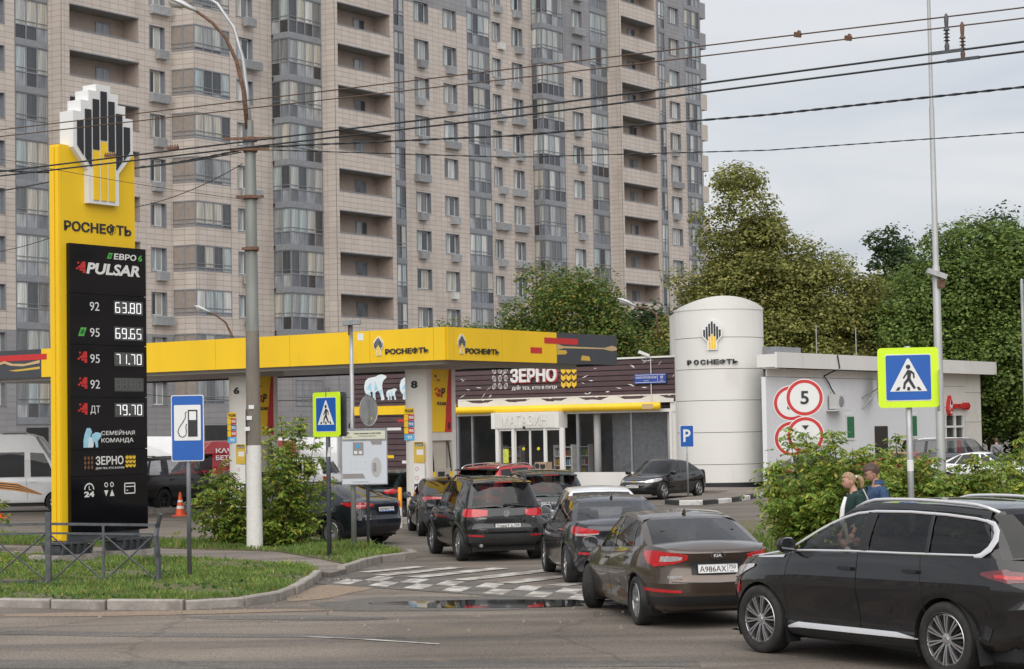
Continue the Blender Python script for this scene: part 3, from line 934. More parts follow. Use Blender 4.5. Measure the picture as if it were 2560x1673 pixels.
sheet('ground', [(-900, -60), (900, -60), (900, 1500), (-900, 1500)], 0, asph_lot)
sheet('road', [(-300, 2), (300, 2), (300, 26.6), (5.2, 27.2), (4.4, 30), (3.0, 33), (-3.4, 36), (-3.4, 33), (-3.7, 31.3), (-5.55, 30.2), (-8.1, 31.3), (-60, 33.5), (-300, 42)], .004, asph)
def blob(cx, cy, rx, ry, n=40, jit=.2, seed=1, rot=0):
    r = random.Random(seed); ks = [(r.uniform(.2, 1), r.uniform(0, 6.28), q) for q in (2, 3, 5, 7)]
    out = []
    for i in range(n):
        a = 2 * PI * i / n
        k = 1 + jit * sum(w * math.sin(q * a + f) / q for w, f, q in ks)
        x, y = rx * k * math.cos(a), ry * k * math.sin(a)
        out.append((cx + x * math.cos(rot) - y * math.sin(rot), cy + x * math.sin(rot) + y * math.cos(rot)))
    return out
sheet('wet_patch', blob(-.6, 30.6, 2.5, 1.35, 60, .5, 4, -.1), .008, wet_asph)
sheet('puddle', blob(-.35, 30.35, 1.95, .62, 70, .45, 5, -.13), .012, water)
sheet('puddle', blob(3.7, 25.6, 1.0, .3, 60, .5, 14, -.3), .012, water)
sheet('tar_patch', [(-8.5, 28.0), (-5.2, 26.9), (-1.5, 25.9), (-1.4, 25.5), (-5.2, 26.35), (-8.6, 27.5)], .008, asph_dark)
sheet('tar_patch', [(-9.5, 24.6), (-4, 23.4), (2, 22.5), (2, 22.0), (-4, 22.6), (-9.5, 23.6)], .008, asph_dark)
sheet('tar_patch', blob(-3.2, 28.6, 1.5, .35, 30, .5, 3, -.2), .008, asph_dark)
sheet('sand_patch', blob(-3.0, 33.6, .55, 2.2, 40, .4, 8, -.2), .0098, mat('sand', (.235, .175, .125), .95, var=.25, scale=12, bump=.4))
sheet('sand_patch', blob(-5.4, 29.75, 2.6, .35, 40, .4, 18, .02), .0098, MATS['sand'])
# worn lane line
sheet('lane_line', [(-2.78, 25.87), (-2.03, 25.45), (-.96, 24.66), (-.96, 24.76), (-2.03, 25.56), (-2.77, 25.96)], .0125, road_paint)
# zebra and chequered hump
td = Vector((.68, -.733)); tn = Vector((.60, .80))
cross = empty('zebra_crossing'); cross['kind'] = 'structure'
for c, hl, w in (((-2.35, 38.2), .85, .17), ((-1.8, 37.55), 1.12, .21), ((-1.05, 37.05), 1.3, .22), ((-.16, 36.25), 1.35, .23), ((.62, 35.4), 1.35, .23), ((1.45, 34.6), 1.3, .23), ((2.2, 33.8), 1.25, .23)):
    c = Vector(c)
    q = [c + tn * hl + td * w, c + tn * hl - td * w, c - tn * hl - td * w, c - tn * hl + td * w]
    sheet('stripe', [tuple(p) for p in q], .0135, road_paint, cross)
hump = empty('chequered_hump'); hump['kind'] = 'structure'
h0 = Vector((-2.95, 35.24)); hb = Vector((.33, -.34)); ha = Vector((.18, .95))
sheet('hump_surface', [tuple(h0 - hb * 2 - ha * .75), tuple(h0 + hb * 14 - ha * .75), tuple(h0 + hb * 14 + ha * 1.6), tuple(h0 - hb * 2 + ha * 1.6)], .0115, asph_dark, hump)
for k in range(7):
    for r_ in (0, 1):
        if k == 0 and r_: continue
        c = h0 + hb * (2 * k) + (ha - hb) * r_ + Vector((RND.uniform(-.02, .02), RND.uniform(-.02, .02)))
        e, f_ = hb * .49, ha * .48
        sheet('hump_square', [tuple(p) for p in (c + e + f_, c - e + f_, c - e - f_, c + e - f_)], .0145, road_paint, hump)

GZ = .12
lawn_near = [(-40, 33.2), (-20, 32.3), (-8.07, 31.5), (-5.55, 30.45), (-4.2, 30.95), (-3.8, 32.15), (-3.65, 33.6), (-3.64, 36.9), (-3.89, 37.89), (-5.1, 39.43), (-6.37, 40.82), (-7.28, 41.48), (-11.45, 44.55), (-16, 47.6), (-40, 62)]
lawn_far = [(-3.2, 38.2), (-3.05, 39.2), (-2.9, 40.5), (-2.35, 41.3), (-2.4, 42.3), (-3.0, 43.6), (-3.6, 45.2), (-4.3, 45.9), (-6.2, 47.3), (-9.2, 48.6), (-13.3, 51.6), (-20, 57), (-40, 72), (-40, 64), (-16, 50.2), (-12.28, 47.8), (-7.91, 45.13), (-5.63, 43.5), (-5.11, 43.05), (-3.97, 40.44), (-3.3, 38.6)]
verge_right = [(4.6, 28.9), (40, 25.6), (60, 27), (60, 62), (16, 60), (9.2, 57), (5.4, 52), (4.2, 46), (3.75, 40), (4.0, 34)]
sheet('lawn', lawn_near, GZ, soil, None, 'structure', -.05)
sheet('lawn', lawn_far, GZ, soil, None, 'structure', -.05)
sheet('verge', verge_right, GZ, soil, None, 'structure', -.05)
sheet('path', [(-40, 62), (-16, 47.6), (-11.45, 44.55), (-7.28, 41.48), (-6.37, 40.82), (-5.1, 39.43), (-3.89, 37.89), (-3.64, 36.9), (-3.35, 36.3), (-3.15, 37.3), (-3.2, 38.2), (-3.3, 38.6), (-3.97, 40.44), (-5.11, 43.05), (-5.63, 43.5), (-7.91, 45.13), (-12.28, 47.8), (-16, 50.2), (-40, 64)], .095, path_mat, None, 'structure', -.05)
sheet('pavement', [(4.7, 29.0), (40, 25.9), (40, 28.6), (4.8, 31.6)], GZ + .012, path_mat)

def kerb(name, pts, L=1.0, w=.15, h=.155, m=concrete, seed=2, alt=None, groups=None):
    root = empty(name); root['kind'] = 'structure'
    r = random.Random(seed); k = 0
    for (x0, y0), (x1, y1) in zip(pts[:-1], pts[1:]):
        d = math.hypot(x1 - x0, y1 - y0); n = max(1, round(d / L)); a = math.atan2(y1 - y0, x1 - x0)
        for i in range(n):
            t = (i + .5) / n; l = d / n
            b = MB()
            hh = h + r.uniform(-.008, .008); c = .02
            prof = [(-w / 2, -.05), (w / 2, -.05), (w / 2, hh - c), (w / 2 - c, hh), (-w / 2 + c, hh), (-w / 2, hh - c)]
            vs = [(-l / 2 + .011, p, q) for p, q in prof] + [(l / 2 - .011, p, q) for p, q in prof]
            b.add(vs, [tuple(range(6)), tuple(reversed(range(6, 12)))] + [(q, q + 6, (q + 1) % 6 + 6, (q + 1) % 6) for q in range(6)])
            mm = alt[k % 2] if alt else m
            b.build('kerb_stone', mm, root, loc=(lerp(x0, x1, t) + r.uniform(-.012, .012), lerp(y0, y1, t) + r.uniform(-.012, .012), r.uniform(-.012, .006)), rot=(r.uniform(-.05, .05), r.uniform(-.012, .012), a + r.uniform(-.02, .02)), fixn=True)
            k += 1
    return root
kerb('kerb', [(-24, 32.4), (-8.07, 31.42), (-6.2, 30.5), (-5.0, 30.25), (-4.2, 30.75), (-3.78, 31.6), (-3.64, 32.6), (-3.58, 34.9), (-3.6, 36.5)], 1.0)
kerb('kerb', [(-3.25, 37.3), (-3.1, 38.3), (-2.98, 39.4), (-2.75, 40.5), (-2.3, 41.1), (-2.1, 41.5), (-2.25, 42.3)], .8, seed=5)
kerb('kerb', [(4.0, 46), (3.65, 40), (3.85, 34), (4.5, 29.0), (40, 25.7)], 1.0, seed=6)
kwhite = mat('kerb_white_paint', (.66, .65, .63), .7, var=.1, dirt=((.2, .17, .15), 4, .5, .5)); kblack = mat('kerb_black_paint', (.035, .035, .035), .6, var=.3)
isl = [(5.15, 68.2), (5.5, 67.3), (6.3, 67.2), (7.4, 69.0), (8.3, 71.4), (9.4, 74.9), (10.9, 79.0)]
kerb('kerb', isl, 1.25, seed=8, alt=[kblack, kwhite], h=.17)
sheet('pavement', isl + [(10.2, 81.6), (5.0, 84.6), (3.5, 82), (8.4, 78.0), (7.2, 74), (5.4, 70.4)], .11, path_mat, None, 'structure', -.05)

# grass: real blades over the lawns
def inside_poly(x, y, P):
    c = False; j = len(P) - 1
    for i in range(len(P)):
        if (P[i][1] > y) != (P[j][1] > y) and x < (P[j][0] - P[i][0]) * (y - P[i][1]) / (P[j][1] - P[i][1]) + P[i][0]: c = not c
        j = i
    return c
grass_mat = leaf_mat('grass_blades', (.095, .18, .034), (.165, .265, .055), (.31, .29, .10))
def grass(name, P, dens, hmin, hmax, x0, x1, y0, y1, seed, label):
    r = random.Random(seed); vs = []; fs = []
    n = int((x1 - x0) * (y1 - y0) * dens)
    for _ in range(n):
        x, y = r.uniform(x0, x1), r.uniform(y0, y1)
        if not inside_poly(x, y, P): continue
        pn = math.sin(x * 1.7 + 1.3) * math.sin(y * 1.1 + x * .6) + .5 * math.sin(x * 4.1 + y * 3.3)
        if pn < -.45 and r.random() < .8: continue
        if r.random() < .05: continue
        h = r.uniform(hmin, hmax) * (1 + .45 * pn) * (1.7 if r.random() < .05 else 1)
        h = max(.03, h)
        a = r.uniform(0, 6.28); w = r.uniform(.008, .017); l = h * r.uniform(.2, .9); b = r.uniform(0, 6.28)
        ca, sa = math.cos(a) * w, math.sin(a) * w
        i = len(vs)
        mx, my = x + math.cos(b) * l * .35, y + math.sin(b) * l * .35
        vs += [(x - ca, y - sa, GZ - .01), (x + ca, y + sa, GZ - .01), (mx + ca * .7, my + sa * .7, GZ + h * .6), (mx - ca * .7, my - sa * .7, GZ + h * .6), (x + math.cos(b) * l, y + math.sin(b) * l, GZ + h)]
        fs += [(i, i + 1, i + 2, i + 3), (i + 3, i + 2, i + 4)]
    b = MB(); b.v = vs; b.f = fs; b.mi = [0] * len(fs)
    tag(b.build(name, grass_mat), label, 'grass', None, 'stuff')
grass('grass', lawn_near, 430, .03, .08, -12, -3.6, 30.4, 43.4, 1, 'short patchy grass around the fence and fuel sign')
grass('grass', lawn_far, 460, .05, .12, -14, -2.2, 37.2, 52, 2, 'taller grass strip between path and filling station forecourt')
grass('grass', verge_right, 90, .10, .25, 3.8, 20, 31.6, 46, 3, 'rough grass under the bushes on the right verge')
def weeds():
    r = random.Random(5); b = MB()
    for _ in range(900):
        x, y = r.uniform(-12, -3.8), r.uniform(30.8, 42)
        if not inside_poly(x, y, lawn_near): continue
        if math.sin(x * 2.1) * math.sin(y * 1.3 + 2) < .1: continue
        for k in range(5):
            a = r.uniform(0, 6.28); l = r.uniform(.05, .11); z = GZ + r.uniform(.02, .07)
            c, s = math.cos(a), math.sin(a)
            b.add([(x, y, GZ), (x + c * l * .5 - s * l * .25, y + s * l * .5 + c * l * .25, z), (x + c * l, y + s * l, z - .01), (x + c * l * .5 + s * l * .25, y + s * l * .5 - c * l * .25, z)], [(0, 1, 2, 3)])
    tag(b.build('weeds', leaf_mat('weed_leaf', (.05, .12, .03), (.09, .18, .04), (.14, .22, .05))), 'low broad weed leaves scattered through the lawn', 'weeds', None, 'stuff')
    b = MB()
    for _ in range(170):
        x, y = r.choice([(-10.6, 39.5), (-10.0, 37.5), (-11.2, 41.5)]); x += r.gauss(0, .55); y += r.gauss(0, .8)
        if not inside_poly(x, y, lawn_near): continue
        z = GZ + r.uniform(.08, .16); q = r.uniform(.012, .022)
        b.add([(x - q, y, z), (x, y - q, z + .006), (x + q, y, z), (x, y + q, z + .006), (x, y, z + .014)], [(0, 1, 4), (1, 2, 4), (2, 3, 4), (3, 0, 4)])
    tag(b.build('flowers', mat('yellow_flower', (.7, .5, .03), .7, var=.2)), 'small yellow flowers in the grass by the price sign', 'flowers', None, 'stuff')
weeds()
def stones():
    r = random.Random(9); b = MB()
    for cx, cy, n, sd in ((-5.0, 33.5, 26, .45), (-3.45, 32.2, 22, .35), (-4.2, 30.0, 30, .8), (-3.2, 35.6, 14, .3), (-1, 27.6, 40, 1.8)):
        for _ in range(n):
            x, y = r.gauss(cx, sd), r.gauss(cy, sd * .7); q = r.uniform(.01, .04)
            z = GZ if inside_poly(x, y, lawn_near) else .012
            b.box((x, y, z + q * .3), (q * 1.4, q, q), rz=r.uniform(0, 3), taper=.6)
    tag(b.build('gravel', mat('gravel_stone', (.25, .21, .18), .9, var=.3)), 'loose gravel and broken concrete bits along the kerb', 'gravel', None, 'stuff')
stones()

# ------------------------------------------------------------------ apartment tower
tile_beige = mat('tile_beige', (.56, .495, .44), .55, var=.05, scale=.25, island=.05, dirt=((.42, .36, .31), .6, .52, .55), stretch=(1, 1, .35))
tile_grey = mat('tile_grey', (.29, .285, .295), .55, var=.05, scale=.3, island=.05)
joint = mat('tile_joint', (.30, .255, .22), .9, var=.1)
win_grey = mat('window_grey_metal', (.25, .26, .28), .5, .1, var=.1)
win_white = mat('window_white_frame', (.70, .70, .69), .45, var=.05)
recess_mat = mat('balcony_wall', (.42, .34, .29), .7, var=.08)
ceil_mat = mat('balcony_ceiling', (.30, .30, .29), .8, var=.1)
ac_mat = mat('louvre_box_grey', (.46, .47, .48), .5, .2, var=.1, objrand=.15)
def window_glass(name, stops, spec=.9):
    m = bpy.data.materials.new(name); m.use_nodes = True
    t = m.node_tree; p = t.nodes['Principled BSDF']
    oi = t.nodes.new('ShaderNodeObjectInfo'); ge = t.nodes.new('ShaderNodeNewGeometry')
    ad = t.nodes.new('ShaderNodeMath'); ad.operation = 'ADD'; mu = t.nodes.new('ShaderNodeMath'); mu.operation = 'MULTIPLY'; mu.inputs[1].default_value = .45
    fr = t.nodes.new('ShaderNodeMath'); fr.operation = 'FRACT'
    t.links.new(ge.outputs['Random Per Island'], mu.inputs[0]); t.links.new(mu.outputs[0], ad.inputs[0]); t.links.new(oi.outputs['Random'], ad.inputs[1]); t.links.new(ad.outputs[0], fr.inputs[0])
    ra = t.nodes.new('ShaderNodeValToRGB'); ra.color_ramp.interpolation = 'CONSTANT'
    e = ra.color_ramp.elements
    e[0].position = stops[0][0]; e[0].color = (*stops[0][1], 1); e[1].position = stops[1][0]; e[1].color = (*stops[1][1], 1)
    for q, c in stops[2:]:
        x = e.new(q); x.color = (*c, 1)
    t.links.new(fr.outputs[0], ra.inputs['Fac'])
    # curtain folds
    tc = t.nodes.new('ShaderNodeTexCoord'); mp = t.nodes.new('ShaderNodeMapping'); mp.inputs['Scale'].default_value = (7, 7, .35)
    n = t.nodes.new('ShaderNodeTexNoise'); n.inputs['Scale'].default_value = 1.5
    t.links.new(tc.outputs['Object'], mp.inputs['Vector']); t.links.new(mp.outputs['Vector'], n.inputs['Vector'])
    r2 = t.nodes.new('ShaderNodeValToRGB'); r2.color_ramp.elements[0].position = .3; r2.color_ramp.elements[0].color = (.55, .55, .55, 1); r2.color_ramp.elements[1].position = .7; r2.color_ramp.elements[1].color = (1.15, 1.15, 1.15, 1)
    t.links.new(n.outputs['Fac'], r2.inputs['Fac'])
    mx = t.nodes.new('ShaderNodeMix'); mx.data_type = 'RGBA'; mx.blend_type = 'MULTIPLY'; mx.inputs[0].default_value = 1
    t.links.new(ra.outputs['Color'], mx.inputs[6]); t.links.new(r2.outputs['Color'], mx.inputs[7])
    t.links.new(mx.outputs[2], p.inputs['Base Color'])
    p.inputs['Roughness'].default_value = .06; p.inputs['Specular IOR Level'].default_value = spec
    return m
apt_glass = window_glass('apartment_glass', [(0, (.13, .135, .14)), (.12, (.32, .33, .33)), (.28, (.46, .47, .45)), (.42, (.20, .205, .205)), (.54, (.52, .49, .42)), (.68, (.055, .06, .065)), (.78, (.40, .46, .46)), (.90, (.66, .66, .63))])
apt_panel = window_glass('apartment_lower_glass', [(0, (.06, .06, .07)), (.16, (.32, .34, .37)), (.36, (.13, .135, .15)), (.55, (.42, .43, .43)), (.72, (.20, .22, .25)), (.88, (.035, .035, .04))])

tower = empty('apartment_tower', (-12.5, 143.8, 0), rad(55), 'tall beige tiled apartment tower with glazed loggias behind the filling station', 'building')
FL = [28.2 + 3.04 * j for j in range(-8, 6)]
ZTOP = FL[-1] + 3.04
TW, TH = .80, .38
tb = {'b': MB(), 'g': MB()}; back = MB()
tile_objs = []
def in_grey(s, z):
    if z < 9.6: return True
    if 7 < s < 24.0 and z > 36.6: return True
    if 33.3 < s < 42.3 and z > 34.9: return True
    return s > 50.5 and z > 35.3
def wall(x0, x1, y, z0, z1, holes=(), side=None):
    """tiles on a front face (facing -y) or, with side=x, on a face looking to -x running from y=x0 to y=x1"""
    i0, i1 = math.floor(x0 / TW), math.ceil(x1 / TW); j0, j1 = math.floor(z0 / TH), math.ceil(z1 / TH)
    def P(a, q, c): return (a, y - q, c) if side is None else (side - q, a, c)
    for j in range(j0, j1):
        for i in range(i0, i1):
            rs = [(max(x0, i * TW), min(x1, (i + 1) * TW), max(z0, j * TH), min(z1, (j + 1) * TH))]
            for hx0, hx1, hz0, hz1 in holes:
                nr = []
                for a, b, c, d in rs:
                    if hx1 <= a or hx0 >= b or hz1 <= c or hz0 >= d: nr.append((a, b, c, d)); continue
                    if hx0 > a: nr.append((a, hx0, c, d))
                    if hx1 < b: nr.append((hx1, b, c, d))
                    a2, b2 = max(a, hx0), min(b, hx1)
                    if hz0 > c: nr.append((a2, b2, c, hz0))
                    if hz1 < d: nr.append((a2, b2, hz1, d))
                rs = nr
            for a, b, c, d in rs:
                if b - a < .03 or d - c < .03: continue
                g = in_grey((a + b) / 2 if side is None else side, (c + d) / 2)
                e = .011
                back.add([P(a, 0, c), P(b, 0, c), P(b, 0, d), P(a, 0, d)] if side is None else [P(b, 0, c), P(a, 0, c), P(a, 0, d), P(b, 0, d)], [(0, 1, 2, 3)])
                if side is None and not g and abs(b - a - TW) < 1e-4 and abs(d - c - TH) < 1e-4 and -21.9 < a < -11 and 17 < c < 29 and len(tile_objs) < 300:
                    tile_objs.append((a, y, c)); continue
                k = tb['g' if g else 'b']
                vs = [P(a + e, .012, c + e), P(b - e, .012, c + e), P(b - e, .012, d - e), P(a + e, .012, d - e)]
                k.add(vs if side is None else [vs[1], vs[0], vs[3], vs[2]], [(0, 1, 2, 3)])
def glazing(w, h, cols, lower=.36, frame=win_grey, bar=.07, mid=True):
    """returns (frame mesh, upper panes, lower panes) for a flush glazed bay, origin bottom left"""
    f = MB(); up = MB(); lo = MB()
    f.bb(0, w, -.02, .08, 0, bar); f.bb(0, w, -.02, .08, h - bar, h)
    xs = [w * i / cols for i in range(cols + 1)]
    for i, x in enumerate(xs):
        a = max(0, x - bar / 2); b_ = min(w, x + bar / 2)
        f.bb(a, b_, -.03, .08, bar, h - bar)
    zl = h * lower
    if mid: f.bb(0, w, -.025, .07, zl - bar / 2, zl + bar / 2); f.bb(0, w, -.024, .06, zl + .26, zl + .26 + bar * .5)
    for a, b_ in zip(xs[:-1], xs[1:]):
        if mid:
            lo.quad((a, .03, bar), (b_, .03, bar), (b_, .03, zl), (a, .03, zl))
            up.quad((a, .03, zl), (b_, .03, zl), (b_, .03, h - bar), (a, .03, h - bar))
        else: up.quad((a, .03, bar), (b_, .03, bar), (b_, .03, h - bar), (a, .03, h - bar))
    return f, up, lo
def put_glazing(name, w, h, cols, places, lower=.36, mid=True, split=False):
    f, up, lo = glazing(w, h, cols, lower, mid=mid)
    fm = f.mesh('frame'); fm.materials.append(win_grey)
    um = up.mesh('pane'); um.materials.append(apt_glass)
    lm = lo.mesh('pane'); lm.materials.append(apt_panel)
    cw = w / cols; zl = h * lower
    if split:
        q = MB(); q.quad((0, .03, zl), (cw, .03, zl), (cw, .03, h - .07), (0, .03, h - .07)); pu = q.mesh('pane'); pu.materials.append(apt_glass)
        q = MB(); q.quad((0, .03, .07), (cw, .03, .07), (cw, .03, zl), (0, .03, zl)); pw_ = q.mesh('pane'); pw_.materials.append(apt_panel)
    for loc, rz in places:
        o = link(name, fm, None, tower, loc, (0, 0, rz))
        if split:
            for k in range(cols):
                link('pane', pu, None, o, (k * cw, 0, 0)); link('pane', pw_, None, o, (k * cw, 0, 0))
        else:
            link('pane', um, None, o)
            if lo.f: link('pane', lm, None, o)
def put_windows(x0, x1, y, floors, zl=.85, zh=2.4, panes=2):
    w, h = x1 - x0, zh - zl
    D_ = .26
    f = MB()
    f.m = 0
    f.quad((0, 0, 0), (0, D_, 0), (0, D_, h), (0, 0, h)); f.quad((w, D_, 0), (w, 0, 0), (w, 0, h), (w, D_, h)); f.quad((0, 0, h), (0, D_, h), (w, D_, h), (w, 0, h)); f.quad((0, D_, 0), (0, 0, 0), (w, 0, 0), (w, D_, 0))
    f.bb(-.05, w + .05, -.035, .0, h, h + .05); f.bb(-.05, w + .05, -.05, .0, -.05, 0.0); f.bb(-.05, 0, -.035, 0, 0, h); f.bb(w, w + .05, -.035, 0, 0, h)
    f.m = 1
    iw = w - .22
    t = .07
    f.bb(0, iw, D_ - .06, D_, 0, t); f.bb(0, iw, D_ - .06, D_, h - t, h)
    for k in range(panes + 1):
        x = iw * k / panes; f.bb(max(0, x - t / 2), min(iw, x + t / 2), D_ - .07, D_, t, h - t)
    fm = f.mesh('w'); fm.materials.append(win_grey); fm.materials.append(win_white)
    f.m = 0
    pm = [MB() for _ in range(2)]
    g = MB()
    for k in range(panes): g.quad((iw * k / panes, D_ - .02, 0), (iw * (k + 1) / panes, D_ - .02, 0), (iw * (k + 1) / panes, D_ - .02, h), (iw * k / panes, D_ - .02, h))
    g.quad((iw, D_ - .01, 0), (w, D_ - .01, 0), (w, D_ - .01, h), (iw, D_ - .01, h))
    g.mi[-1] = 1
    gm = g.mesh('pane'); gm.materials.append(apt_glass); gm.materials.append(win_grey)
    for z in floors:
        o = link('window', fm, None, tower, (x0, y, z + zl)); link('pane', gm, None, o)
    return [(x0, x1, z + zl, z + zh) for z in floors]
def put_balconies(x0, x1, y, floors):
    w = x1 - x0; h = 1.56; D_ = 1.5
    f = MB()
    f.m = 0
    f.quad((0, D_, -1), (w, D_, -1), (w, D_, h), (0, D_, h)); f.quad((0, 0, -1), (0, D_, -1), (0, D_, h), (0, 0, h)); f.quad((w, D_, -1), (w, 0, -1), (w, 0, h), (w, D_, h))
    f.m = 1; f.quad((0, D_, h), (w, D_, h), (w, 0, h), (0, 0, h)); f.quad((0, 0, -1), (w, 0, -1), (w, D_, -1), (0, D_, -1))
    f.m = 2; f.bb(-.02, w + .02, -.05, .09, -.06, 0); f.bb(-.02, w + .02, -.06, .0, h, h + .07)
    f.quad((.0, .1, -.9), (w, .1, -.9), (w, .1, 0), (0, .1, 0))
    fm = f.mesh('b')
    for q in (recess_mat, ceil_mat, win_grey): fm.materials.append(q)
    g = MB(); wx = w * .60
    g.bb(wx - .05, wx + 1.25, D_ - .05, D_ - .01, -.9, 1.2); g.bb(.02, .1, .5, 1.3, -.9, 1.15)
    gm = g.mesh('bw'); gm.materials.append(win_grey)
    k = MB(); k.quad((wx + .03, D_ - .06, -.9), (wx + .55, D_ - .06, -.9), (wx + .55, D_ - .06, 1.1), (wx + .03, D_ - .06, 1.1)); k.quad((wx + .65, D_ - .06, -.3), (wx + 1.18, D_ - .06, -.3), (wx + 1.18, D_ - .06, 1.1), (wx + .65, D_ - .06, 1.1))
    km = k.mesh('pane'); km.materials.append(apt_panel)
    for z in floors:
        o = link('balcony', fm, None, tower, (x0, y, z + 1.1)); q = link('balcony_door', gm, None, o); link('pane', km, None, o)
    return [(x0, x1, z + 1.1, z + 2.66) for z in floors]
def bands(x0, x1, y, floors, dep=.12):
    b = MB(); b.bb(0, x1 - x0, -.06, dep, -.36, .02)
    me = b.mesh('band'); me.materials.append(win_grey)
    for z in floors: link('floor_band', me, None, tower, (x0, y, z))
U_ = FL[2:]                  # floors above the grey base
Zb = 0.0
# A: far left with loggia
h = put_windows(-26.9, -25.7, 5.8, FL)
put_glazing('loggia', 2.74, 2.66, 3, [((-24.78, 5.8, z + .02), 0) for z in FL], split=True); bands(-24.78, -22.04, 5.8, FL)
wall(-30, -21.84, 5.8, Zb, ZTOP, h + [(-24.78, -22.04, 0 + FL[0] - .36, ZTOP)])
wall(4.7, 5.8, 0, Zb, ZTOP, side=-21.84)
# balcony block
h = put_balconies(-21.15, -14.99, 4.7, U_); h += put_windows(-13.94, -12.54, 4.7, FL)
wall(-21.84, -11.84, 4.7, Zb, ZTOP, h)
# angled ribbon bay
ang = math.atan2(1.8, .36)
fw = math.hypot(.36, 1.8)
put_glazing('bay_window', fw, 1.8, 2, [((-11.84, 4.7, z + .85), -ang) for z in FL], mid=True, lower=.14)
put_glazing('bay_window', 3.5, 1.8, 4, [((-11.48, 2.9, z + .85), 0) for z in FL], mid=True, lower=.14)
wall(-11.48, -7.97, 2.9, Zb, ZTOP, [(-11.48, -7.97, z + .85, z + 2.65) for z in FL])
def slant(z0, z1):
    n = 2
    for j in range(math.floor(z0 / TH), math.ceil(z1 / TH)):
        c, d = max(z0, j * TH), min(z1, (j + 1) * TH)
        if d - c < .03: continue
        for i in range(n):
            pa, pb = [(lerp(-11.84, -11.48, (i + q) / n), lerp(4.7, 2.9, (i + q) / n)) for q in (.012, .988)]
            tb['g' if d < 9.6 else 'b'].add([(pa[0], pa[1], c + .01), (pb[0], pb[1], c + .01), (pb[0], pb[1], d - .01), (pa[0], pa[1], d - .01)], [(0, 1, 2, 3)])
zz = Zb
for z in FL:
    slant(zz, z + .85); zz = z + 2.65
slant(zz, ZTOP)
back.quad((-11.82, 4.72, 0), (-11.46, 2.92, 0), (-11.46, 2.92, ZTOP), (-11.82, 4.72, ZTOP))
h = put_windows(-7.25, -5.64, 2.9, FL)
wall(-7.97, -3.57, 2.9, Zb, ZTOP, h)
# glazed corner bay
put_glazing('bay_window', 1.65, 2.66, 2, [((-3.58, 2.9, z + .02), -PI / 2) for z in U_], split=True)
put_glazing('bay_window', 3.52, 2.66, 4, [((-3.58, 1.25, z + .02), 0) for z in U_], split=True)
bands(-3.66, -.02, 1.25, U_ + [ZTOP], 1.4)
wall(1.25, 2.9, 0, Zb, FL[2] - .36, side=-3.58); wall(-3.58, -.01, 1.25, Zb, FL[2] - .36)
put_glazing('bay_window', 2.9, 1.9, 4, [((-3.3, 1.22, FL[0] + .7), 0)], lower=.2)
wall(0, 1.25, 0, Zb, ZTOP, side=-.01)
h = put_balconies(.35, 6.41, 0, U_)
wall(-.01, 6.9, 0, Zb, ZTOP, h)
# middle
h = []
put_glazing('loggia', 1.26, 2.66, 2, [((10.98, 3.2, z + .02), 0) for z in U_]); bands(10.98, 12.24, 3.2, U_)
h += [(10.98, 12.24, U_[0] - .36, ZTOP)]
h += put_windows(13.57, 15.39, 3.2, FL); h += put_windows(17.36, 19.09, 3.2, FL)
put_glazing('loggia', 3.15, 2.66, 4, [((20.63, 3.2, z + .02), 0) for z in U_]); bands(20.63, 23.78, 3.2, U_)
h += [(20.63, 23.78, U_[0] - .36, ZTOP)]
h += put_windows(24.2, 25.35, 3.2, FL); h += put_windows(27.03, 28.58, 3.2, FL)
wall(6.9, 29.99, 3.2, Zb, ZTOP, h)
put_glazing('bay_window', 1.1, 2.66, 2, [((29.99, 3.2, z + .02), -PI / 2) for z in U_])
put_glazing('bay_window', 3.3, 2.66, 4, [((29.99, 2.1, z + .02), 0) for z in U_])
bands(29.93, 33.34, 2.1, U_ + [ZTOP], 1.0)
wall(2.1, 3.2, 0, Zb, FL[2] - .36, side=29.99); wall(29.99, 33.34, 2.1, Zb, FL[2] - .36)
h = put_windows(36.29, 37.98, 3.2, FL)
put_glazing('loggia', 2.82, 2.66, 3, [((39.3, 3.2, z + .02), 0) for z in U_]); bands(39.3, 42.12, 3.2, U_)
h += [(39.3, 42.12, U_[0] - .36, ZTOP)]
wall(33.34, 42.39, 3.2, Zb, ZTOP, h)
wall(2.0, 3.2, 0, Zb, ZTOP, side=42.39)
h = put_balconies(42.73, 48.59, 2.0, U_)
wall(42.39, 48.95, 2.0, Zb, ZTOP, h)
h = []
put_glazing('loggia', 1.12, 2.66, 2, [((51.34, 3.2, z + .02), 0) for z in U_]); bands(51.34, 52.46, 3.2, U_); h += [(51.34, 52.46, U_[0] - .36, ZTOP)]
h += put_windows(53.21, 55.1, 3.2, FL)
put_glazing('loggia', 2.9, 2.66, 4, [((56.25, 3.2, z + .02), 0) for z in U_]); bands(56.25, 59.14, 3.2, U_); h += [(56.25, 59.14, U_[0] - .36, ZTOP)]
wall(48.95, 59.3, 3.2, Zb, ZTOP, h)
b = MB(); b.bb(0, 2.4, 0, 4.5, .0, 1.55)
em = b.mesh('end_balcony'); em.materials.append(tile_beige); eg = b.mesh('end_balcony'); eg.materials.append(tile_grey)
g = MB(); g.bb(.0, 1.9, .3, 4.4, 0, 1.5); gm_ = g.mesh('pane'); gm_.materials.append(apt_glass)
for z in U_:
    o = link('end_balcony', eg if z > 34.5 else em, None, tower, (59.31, 3.9, z - .45)); link('pane', gm_, None, o, (0, 0, 1.55))
